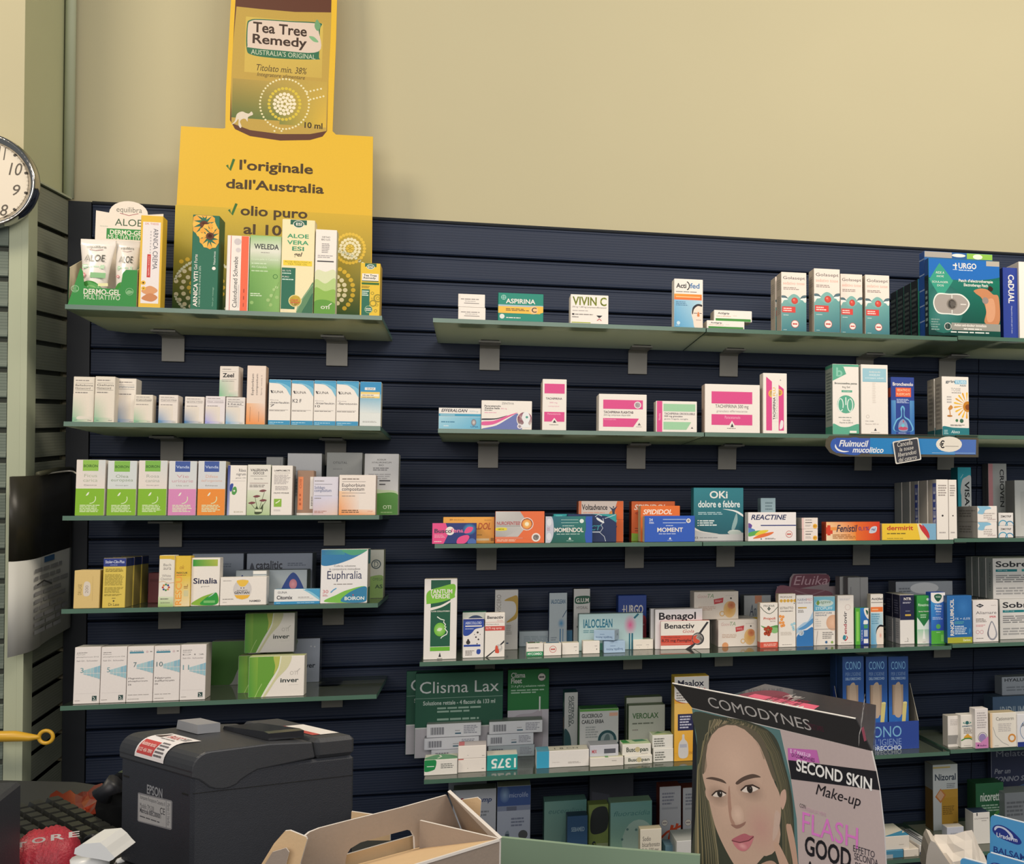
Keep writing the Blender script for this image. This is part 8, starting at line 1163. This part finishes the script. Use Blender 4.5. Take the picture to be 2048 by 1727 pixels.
def f_display():
    o = empty('makeup_display', (cFL.x*.5+cFR.x*.5, cFL.y*.5+cFR.y*.5, .8605)); zb = .8608
    dn = lambda p: Vector((p.x, p.y, zb))
    m_ = MB(); bk = lin('26262b')
    back = -PM.N*.0025
    cs = [cFL+back, cFR+back, cBR, cBL]
    for i in range(4): a, b = cs[i], cs[(i+1) % 4]; m_.face([dn(a), dn(b), b, a], bk)
    m_.face(cs, lin('3a3a3e')); adopt(m_.build('box_body', MPG, o), o)
    # front card, right edge swinging out a little towards the foot
    uR = [PM.uv(*p) for p in ((1743, 1501.5), (1752, 1540), (1759, 1580), (1768, 1660), (1775, 1790))]; uL = [PM.uv(*p) for p in ((1384, 1415), (1394, 1488), (1393, 1600), (1393, 1800))]
    vb = zb-cFL.z
    out = uL+[(uL[-1][0], vb), (uR[-1][0], vb)]+uR[::-1]
    adopt(PM.slab('front_card', out, .002, o, MP, 'd9d4d2'), o)
    adopt(PM.prints('front_print', MK, o, step=.00001), o)
    ho = [(0, .0004), (PM.uv(1743, 1501.5)[0], .0004), PH.uv(1712, 1438), PH.uv(1345, 1367)]
    adopt(PH.slab('header_flap', ho, .0015, o, MP, '3b3a3c'), o)
    m_ = MB(); p0, p1 = PH.pt(*ho[3]), PH.pt(*ho[2]); up = (p0-PH.pt(*ho[0])).normalized()
    m_.face([p0, p1, p1+up*.0012, p0+up*.0012], lin('e9e6e2')); m_.face([p0+up*.0012, p1+up*.0012, p1+up*.0012-PH.N*.0015, p0+up*.0012-PH.N*.0015], lin('e9e6e2')); adopt(m_.build('white_rim', MP, o), o)
    adopt(PH.prints('header_print', HD, o), o)
    adopt(PT_.prints('top_print', TP, o), o)
    PS = PF(cFR, (cBR-cFR), (0, 0, 1))
    adopt(PS.prints('side_print', SD, o), o)
    tag(o, 'black topped make-up counter display with large printed portrait', 'display')
PS0 = PF(cFR, (cBR-cFR), (0, 0, 1))
SD = later([PS0.T('NES', 1718, 1428, 1729, 1446, 'e4e0de', 'b'), PS0.Pg('c2506c', (1722, 1456), (1727, 1452), (1733, 1480), (1728, 1482))])
LATE.append(f_display)

# ---- blue balm cards
def ucard(nm_lab, pts, d0, d1, big):
    A = atd(pts[0][0], pts[0][1], d0); Bq = atd(pts[1][0], pts[1][1], d1); d = Bq-A; d.z = 0; P_ = PF(A, d, (0, 0, 1))
    s = big; x0, y0 = pts[0]
    sl = (pts[1][1]-pts[0][1])/(pts[1][0]-pts[0][0])
    q = lambda x, y: (x0+x*s, y0+y*s+sl*x*s)
    ar_ = [P_.Gd(x0+1, y0+14*s, x0+88*s, y0+110*s, '8ccaf0', '8ccaf0', '4a9cdc', '4a9cdc')] if False else []
    ar_ += [P_.Q('2f3f90', q(4, 27), q(10, 18), q(24, 14), q(42, 18), q(58, 28), q(62, 36), q(54, 42), q(38, 42), q(18, 40), q(7, 35)), P_.Q('d6dcf0', q(8, 24), q(14, 18), q(28, 17), q(42, 24), q(46, 32), q(42, 36), q(38, 28), q(28, 21), q(16, 21), q(9, 29)), P_.T('Uraderm', q(12, 0)[0], q(33, 30)[1], q(54, 0)[0], q(33, 39)[1], 'e4e8f6', 'b'), P_.T('BALSAMO', q(6, 0)[0], q(47, 58)[1], q(88, 0)[0], q(47, 71)[1], '2f4a90', 'b')]
    later(ar_)
    def go():
        o = empty('display_card', (A.x, A.y, .8605)); vb = .8608-A.z
        e = P_.uv(*pts[1]); r_ = .004*s
        out = [(0, vb), (e[0], vb), (e[0], -.0), (r_*1.2, .0), (r_*.4, -r_*.3), (0, -r_)]
        adopt(P_.slab('card', out[::-1], .0015, o, MP, '58a4dc'), o); adopt(P_.prints('front_print', ar_, o), o)
        m_ = MB(); t0 = P_.pt(r_*1.2, 0); t1 = P_.pt(e[0], 0); m_.face([t0, t1, t1+Vector((0, 0, .001)), t0+Vector((0, 0, .001))], lin('e4ecf4')); m_.face([t0+Vector((0, 0, .001)), t1+Vector((0, 0, .001)), t1+Vector((0, 0, .001))-P_.N*.0015, t0+Vector((0, 0, .001))-P_.N*.0015], lin('e4ecf4')); adopt(m_.build('white_edge', MP, o), o)
        m_ = MB(); f0 = P_.pt(.01, vb, -.0018); f1 = P_.pt(e[0]-.01, vb, -.0018); b0 = f0-P_.N*.03; b1 = f1-P_.N*.03; m_.face([f0, f1, b1, b0], lin('d6d4d0')); m_.face([f0+Vector((0, 0, .04)), b0, b1, f1+Vector((0, 0, .04))], lin('d6d4d0')); adopt(m_.build('easel_foot', MP, o), o)
        tag(o, nm_lab, 'display card')
    LATE.append(go)
ucard('tall sky blue balm card with navy oval, rising above its neighbours', ((1981, 1628), (2075, 1660)), 1.42, 1.38, 1.0)
ucard('sky blue balm card overlapping the tall one', ((1974, 1703), (2070, 1738)), 1.36, 1.32, 1.02)
ucard('sky blue balm card lowest beside the crumpled tissue', ((1921, 1714), (1972, 1732)), 1.33, 1.31, .9)

# ---- crumpled tissue
def f_tissue():
    rnd = random.Random(3); o = empty('crumpled_tissue', atd(1915, 1790, 1.60)); o.location.z = .8605
    top = [(1858, 1690), (1862, 1676), (1870, 1668), (1895, 1668), (1908, 1668), (1930, 1661), (1944, 1659), (1950, 1672), (1958, 1692), (1968, 1708), (1974, 1722)]
    m_ = MB(); rows = 9; V_ = []; n = len(top)
    for r in range(rows):
        t = r/(rows-1)
        for i, (x, y) in enumerate(top):
            dd = 1.60-.05*t*(1 if r else 0)+rnd.uniform(-.003, .003)*(0 < r < rows-1)+.02*abs(i-n/2)/n
            p = atd(x+(i-n/2)*t*4, y+(1815-y)*t, dd); V_.append((p.x, p.y, max(p.z, .8612)))
    m_.mesh(V_, [(r*n+i, r*n+i+1, (r+1)*n+i+1, (r+1)*n+i) for r in range(rows-1) for i in range(n-1)])
    bk = [(x, y+.05, .8612) for x, y, z in V_[:n]]
    m_.mesh(V_[:n]+bk, [(i, n+i, n+i+1, i+1) for i in range(n-1)])
    q = adopt(m_.build('sheet', pm('white_tissue_paper', 'e9dfd2', .9, 0, 30, .04, .3, 60), o), o)
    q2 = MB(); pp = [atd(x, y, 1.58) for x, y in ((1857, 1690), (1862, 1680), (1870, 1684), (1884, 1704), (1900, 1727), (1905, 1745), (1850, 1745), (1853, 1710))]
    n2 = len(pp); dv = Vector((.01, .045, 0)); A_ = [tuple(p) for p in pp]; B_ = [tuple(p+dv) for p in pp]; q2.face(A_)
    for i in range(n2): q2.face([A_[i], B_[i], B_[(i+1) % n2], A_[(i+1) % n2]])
    adopt(q2.build('fold', pm('grey_tissue_fold', 'cfc6bb', .9), o), o)  # curved grey shape made part of the heap
    tag(o, 'crumpled white tissue heap beside the blue balm cards', 'tissue')
LATE.append(f_tissue)

# ---- clutter on the desk by the corner
M_KEY = pm('black_keycap', '232421', .35, 0, 50, .15)
def f_clutter():
    # keyboard: slab and keys
    c0, c1, c2, c3 = atz(20, 1622, ZD+.012), atz(120, 1602, ZD+.012), atz(246, 1672, ZD+.012), atz(120, 1700, ZD+.012)
    o = empty('keyboard', (c0+c2)/2); o.location.z = ZD+.0006; ux = (c2-c1); lx = ux.length; ux = ux.normalized(); ux.z = 0; uy = Vector((-ux.y, ux.x, 0)); 
    if uy.dot(c0-c1) < 0: uy = -uy
    P0 = Vector((c1.x, c1.y, ZD+.0006)); wy = .13; m_ = MB()
    X = lambda a, b, h: P0+ux*a+uy*b+Vector((0, 0, h))
    v = [X(0, 0, 0), X(lx, 0, 0), X(lx, wy, 0), X(0, wy, 0), X(0, 0, .014), X(lx, 0, .010), X(lx, wy, .010), X(0, wy, .014)]
    m_.mesh(v, [(0,1,5,4), (1,2,6,5), (2,3,7,6), (3,0,4,7), (4,5,6,7), (3,2,1,0)]); adopt(m_.build('tray', M_BLACKP, o), o)
    nx, ny = 8, 7; kx, ky = lx/nx, wy/ny
    for i in range(nx):
        for j in range(ny):
            a, b = i*kx+.0015, j*ky+.0015; h0, h1 = .0125, .020
            m_ = MB(); ins = .002
            v = [X(a, b, h0), X(a+kx-.003, b, h0), X(a+kx-.003, b+ky-.003, h0), X(a, b+ky-.003, h0), X(a+ins, b+ins, h1), X(a+kx-.003-ins, b+ins, h1), X(a+kx-.003-ins, b+ky-.003-ins, h1), X(a+ins, b+ky-.003-ins, h1)]
            m_.mesh(v, [(0,1,5,4), (1,2,6,5), (2,3,7,6), (3,0,4,7), (4,5,6,7)]); adopt(m_.build('key', M_KEY, o), o)
    tag(o, 'dusty black keyboard behind the red wrist cuff', 'keyboard')
    # red beaded cuff with white letters
    cc = atd(96, 1697, 1.17); o = empty('beaded_pouch', (cc.x, cc.y, ZD+.0008)); m_ = MB()
    a_, b_ = atd(22, 1688, 1.17), atd(165, 1668, 1.19); ax = (b_-a_); hl = ax.length/2; ax.normalize(); tv = Vector((-ax.y, ax.x, 0)).normalized(); tv = tv if tv.y > 0 else -tv
    mid = (a_+b_)/2; zc = (mid.z+ZD)/2; hh = mid.z-zc+.010; rnd = random.Random(5); n1, n2 = 30, 18; V_ = []
    for i in range(n1+1):
        u = -1+2*i/n1; s_ = (1-abs(u)**3.2)**.5 if abs(u) < 1 else 0
        for j in range(n2):
            t = 2*pi*j/n2; bump = 1+.06*sin(i*2.9+j*3.1)+rnd.uniform(-.03, .03)
            p = mid+ax*(u*hl)+tv*(cos(t)*.030*s_*bump); V_.append((p.x, p.y, max(ZD+.001, zc+ax.z*u*hl*.3+sin(t)*hh*s_*bump)))
    m_.mesh(V_, [(i*n2+j, i*n2+(j+1) % n2, (i+1)*n2+(j+1) % n2, (i+1)*n2+j) for i in range(n1) for j in range(n2)], sm=True)
    adopt(m_.build('pouch', pm('red_beadwork', 'a82c3c', .45, 0, 300, .35, .8, 400), o), o)
    PB_ = PF(mid-tv*.034, ax, Vector((0, 0, 1)))
    adopt(PB_.prints('letters', BEAD, o), o)
    tag(o, 'red beaded pouch with white block letters', 'pouch')
    # white handheld scanner
    M_WH = pm('white_plastic', 'e4e6e6', .3, 0, 20, .03)
    o = empty('white_scanner', atz(190, 1760, ZD)); o.location.z = ZD+.0006; m_ = MB()
    prof = [(148, 1707), (150, 1696), (165, 1687), (200, 1684), (212, 1694), (222, 1706), (230, 1714), (226, 1718), (218, 1722), (200, 1718), (163, 1712)]
    A_ = [atd(x, y, 1.06) for x, y in prof]; dv = Vector((.004, .05, -.004)); n = len(A_)
    m_.face([tuple(p) for p in A_]); m_.face([tuple(p+dv) for p in A_[::-1]])
    for i in range(n): m_.face([A_[i], A_[i]+dv, A_[(i+1) % n]+dv, A_[(i+1) % n]])
    q = adopt(m_.build('head', M_WH, o), o); bv = q.modifiers.new('soft', 'BEVEL'); bv.width = .005; bv.segments = 4
    t0, t1 = atd(180, 1713, 1.085), atd(182, 1790, 1.085); t1.z = ZD+.001
    m_ = MB(); m_.tube([t0, (t0+t1)/2, t1], [.016, .014, .017], 14); adopt(m_.build('handle', M_WH, o), o)
    cbl = crom([tuple(t1+Vector((0, 0, .004))), tuple(atz(200, 1770, ZD+.004)), tuple(atz(215, 1720, ZD+.004)), tuple(atz(212, 1690, ZD+.012)), tuple(atz(190, 1672, ZD+.03)), tuple(atz(172, 1680, ZD+.02)), tuple(atz(180, 1700, ZD+.006))], 7, False)
    m_ = MB(); m_.tube(cbl, .003, 8); adopt(m_.build('cable', M_BLACKP, o), o)
    tag(o, 'white pistol scanner with looping black cable', 'scanner')
    # orange and red foil bag
    o = empty('foil_bag', atz(160, 1635, ZD)); o.location.z = ZD+.0006; rnd = random.Random(9); m_ = MB(); nx, ny = 9, 6; V_ = []
    for j in range(ny):
        for i in range(nx):
            x = 100+i*13+rnd.uniform(-3, 3); t = j/(ny-1); yb = 1640-(i*2); yt = 1622-i*7+rnd.uniform(-4, 4)
            p = atd(x, yb+(yt-yb)*t, 1.40+.09*t+rnd.uniform(-.012, .012)); V_.append((p.x, p.y, max(p.z, ZD+.0012)))
    m_.mesh(V_, [(j*nx+i, j*nx+i+1, (j+1)*nx+i+1, (j+1)*nx+i) for j in range(ny-1) for i in range(nx-1)])
    foil = pm('orange_red_foil', 'b0442a', .18, .75, 14, .6); q = adopt(m_.build('sheet', foil, o), o); md = q.modifiers.new('thickness', 'SOLIDIFY'); md.thickness = .0015
    tag(o, 'crumpled red and orange foil bag behind the printer', 'bag')
    # black desk phone body behind the printer
    o = empty('desk_phone', atz(228, 1650, ZD)); o.location.z = ZD+.0006; m_ = MB()
    pts = [(190, 1615), (196, 1590), (206, 1572), (220, 1555), (236, 1544), (262, 1545), (262, 1690), (205, 1662), (194, 1640)]
    A_ = [atd(x, y, 1.36) for x, y in pts]; A_ = [Vector((p.x, p.y, max(p.z, ZD+.001))) for p in A_]; dv = Vector((.02, .09, 0)); n = len(A_)
    m_.face(A_); m_.face([p+dv for p in A_[::-1]])
    for i in range(n): m_.face([A_[i], A_[i]+dv, A_[(i+1) % n]+dv, A_[(i+1) % n]])
    q = adopt(m_.build('body', pm('black_gloss_plastic', '1a1b1c', .2, 0, 40, .1), o), o); bv = q.modifiers.new('soft', 'BEVEL'); bv.width = .006; bv.segments = 3
    m_ = MB(); m_.tube([atd(204, 1592, 1.345), atd(214, 1580, 1.345), atd(232, 1566, 1.345)], [.012, .008, .012], 12); adopt(m_.build('handset', M_BLACKP, o), o)
    tag(o, 'black glossy desk phone tucked behind the printer', 'phone')
    # dark terminal at the desk end, pen, papers
    o = empty('card_terminal', atz(0, 1800, ZD)); o.location.z = ZD+.0006; p = atd(-6, 1600, 1.08); m_ = MB(); cbox(m_, p.x-.12, p.x, p.y-.02, p.y+.06, ZD+.0006, p.z, .003, dict(f=None, k=None, l=None, r=None, t=None, b=None)); m_.c = [None]*len(m_.f); adopt(m_.build('body', M_PR, o), o)
    m_ = MB(); m_.box(p.x-.10, p.x-.012, p.y-.0205, p.y-.0201, p.z-.045, p.z-.01); adopt(m_.build('screen', M_GLOSS, o), o)
    tag(o, 'dark payment terminal beside the red pouch', 'terminal')
    o = empty('white_pen', atz(250, 1706, ZD+.006)); a, b = atz(232, 1716, ZD+.005), atz(276, 1699, ZD+.005); m_ = MB(); m_.tube([a, a+(b-a)*.1, a+(b-a)*.9, b], [.0015, .004, .004, .0035], 10); adopt(m_.build('barrel', M_WH, o), o)
    m_ = MB(); m_.tube([a-(b-a)*.08, a], [.0005, .0015], 8); adopt(m_.build('tip', M_STEEL, o), o)
    o.location.z = ZD+.001; tag(o, 'white pen lying against the printer foot', 'pen')
BEAD = [T('T', .000, 0, 0, 0, 'e9e4de', 'b')][:0]
pBd0 = None
LATE.append(f_clutter)
_a0, _b0 = atd(22, 1688, 1.17), atd(165, 1668, 1.19); _ax = (_b0-_a0); _ax.normalize(); _tv = Vector((-_ax.y, _ax.x, 0)).normalized(); _tv = _tv if _tv.y > 0 else -_tv
pBd0 = PF((_a0+_b0)/2-_tv*.034, _ax, Vector((0, 0, 1)))
BEAD = later([pBd0.T('T', 28, 1682, 52, 1692, 'e9e0d8', 'b'), pBd0.T('O', 62, 1674, 90, 1685, 'e9e0d8', 'b'), pBd0.T('R', 100, 1669, 128, 1681, 'e9e0d8', 'b'), pBd0.T('E', 136, 1666, 158, 1677, 'e9e0d8', 'b')])
build_items()
for fn in LATE: fn()
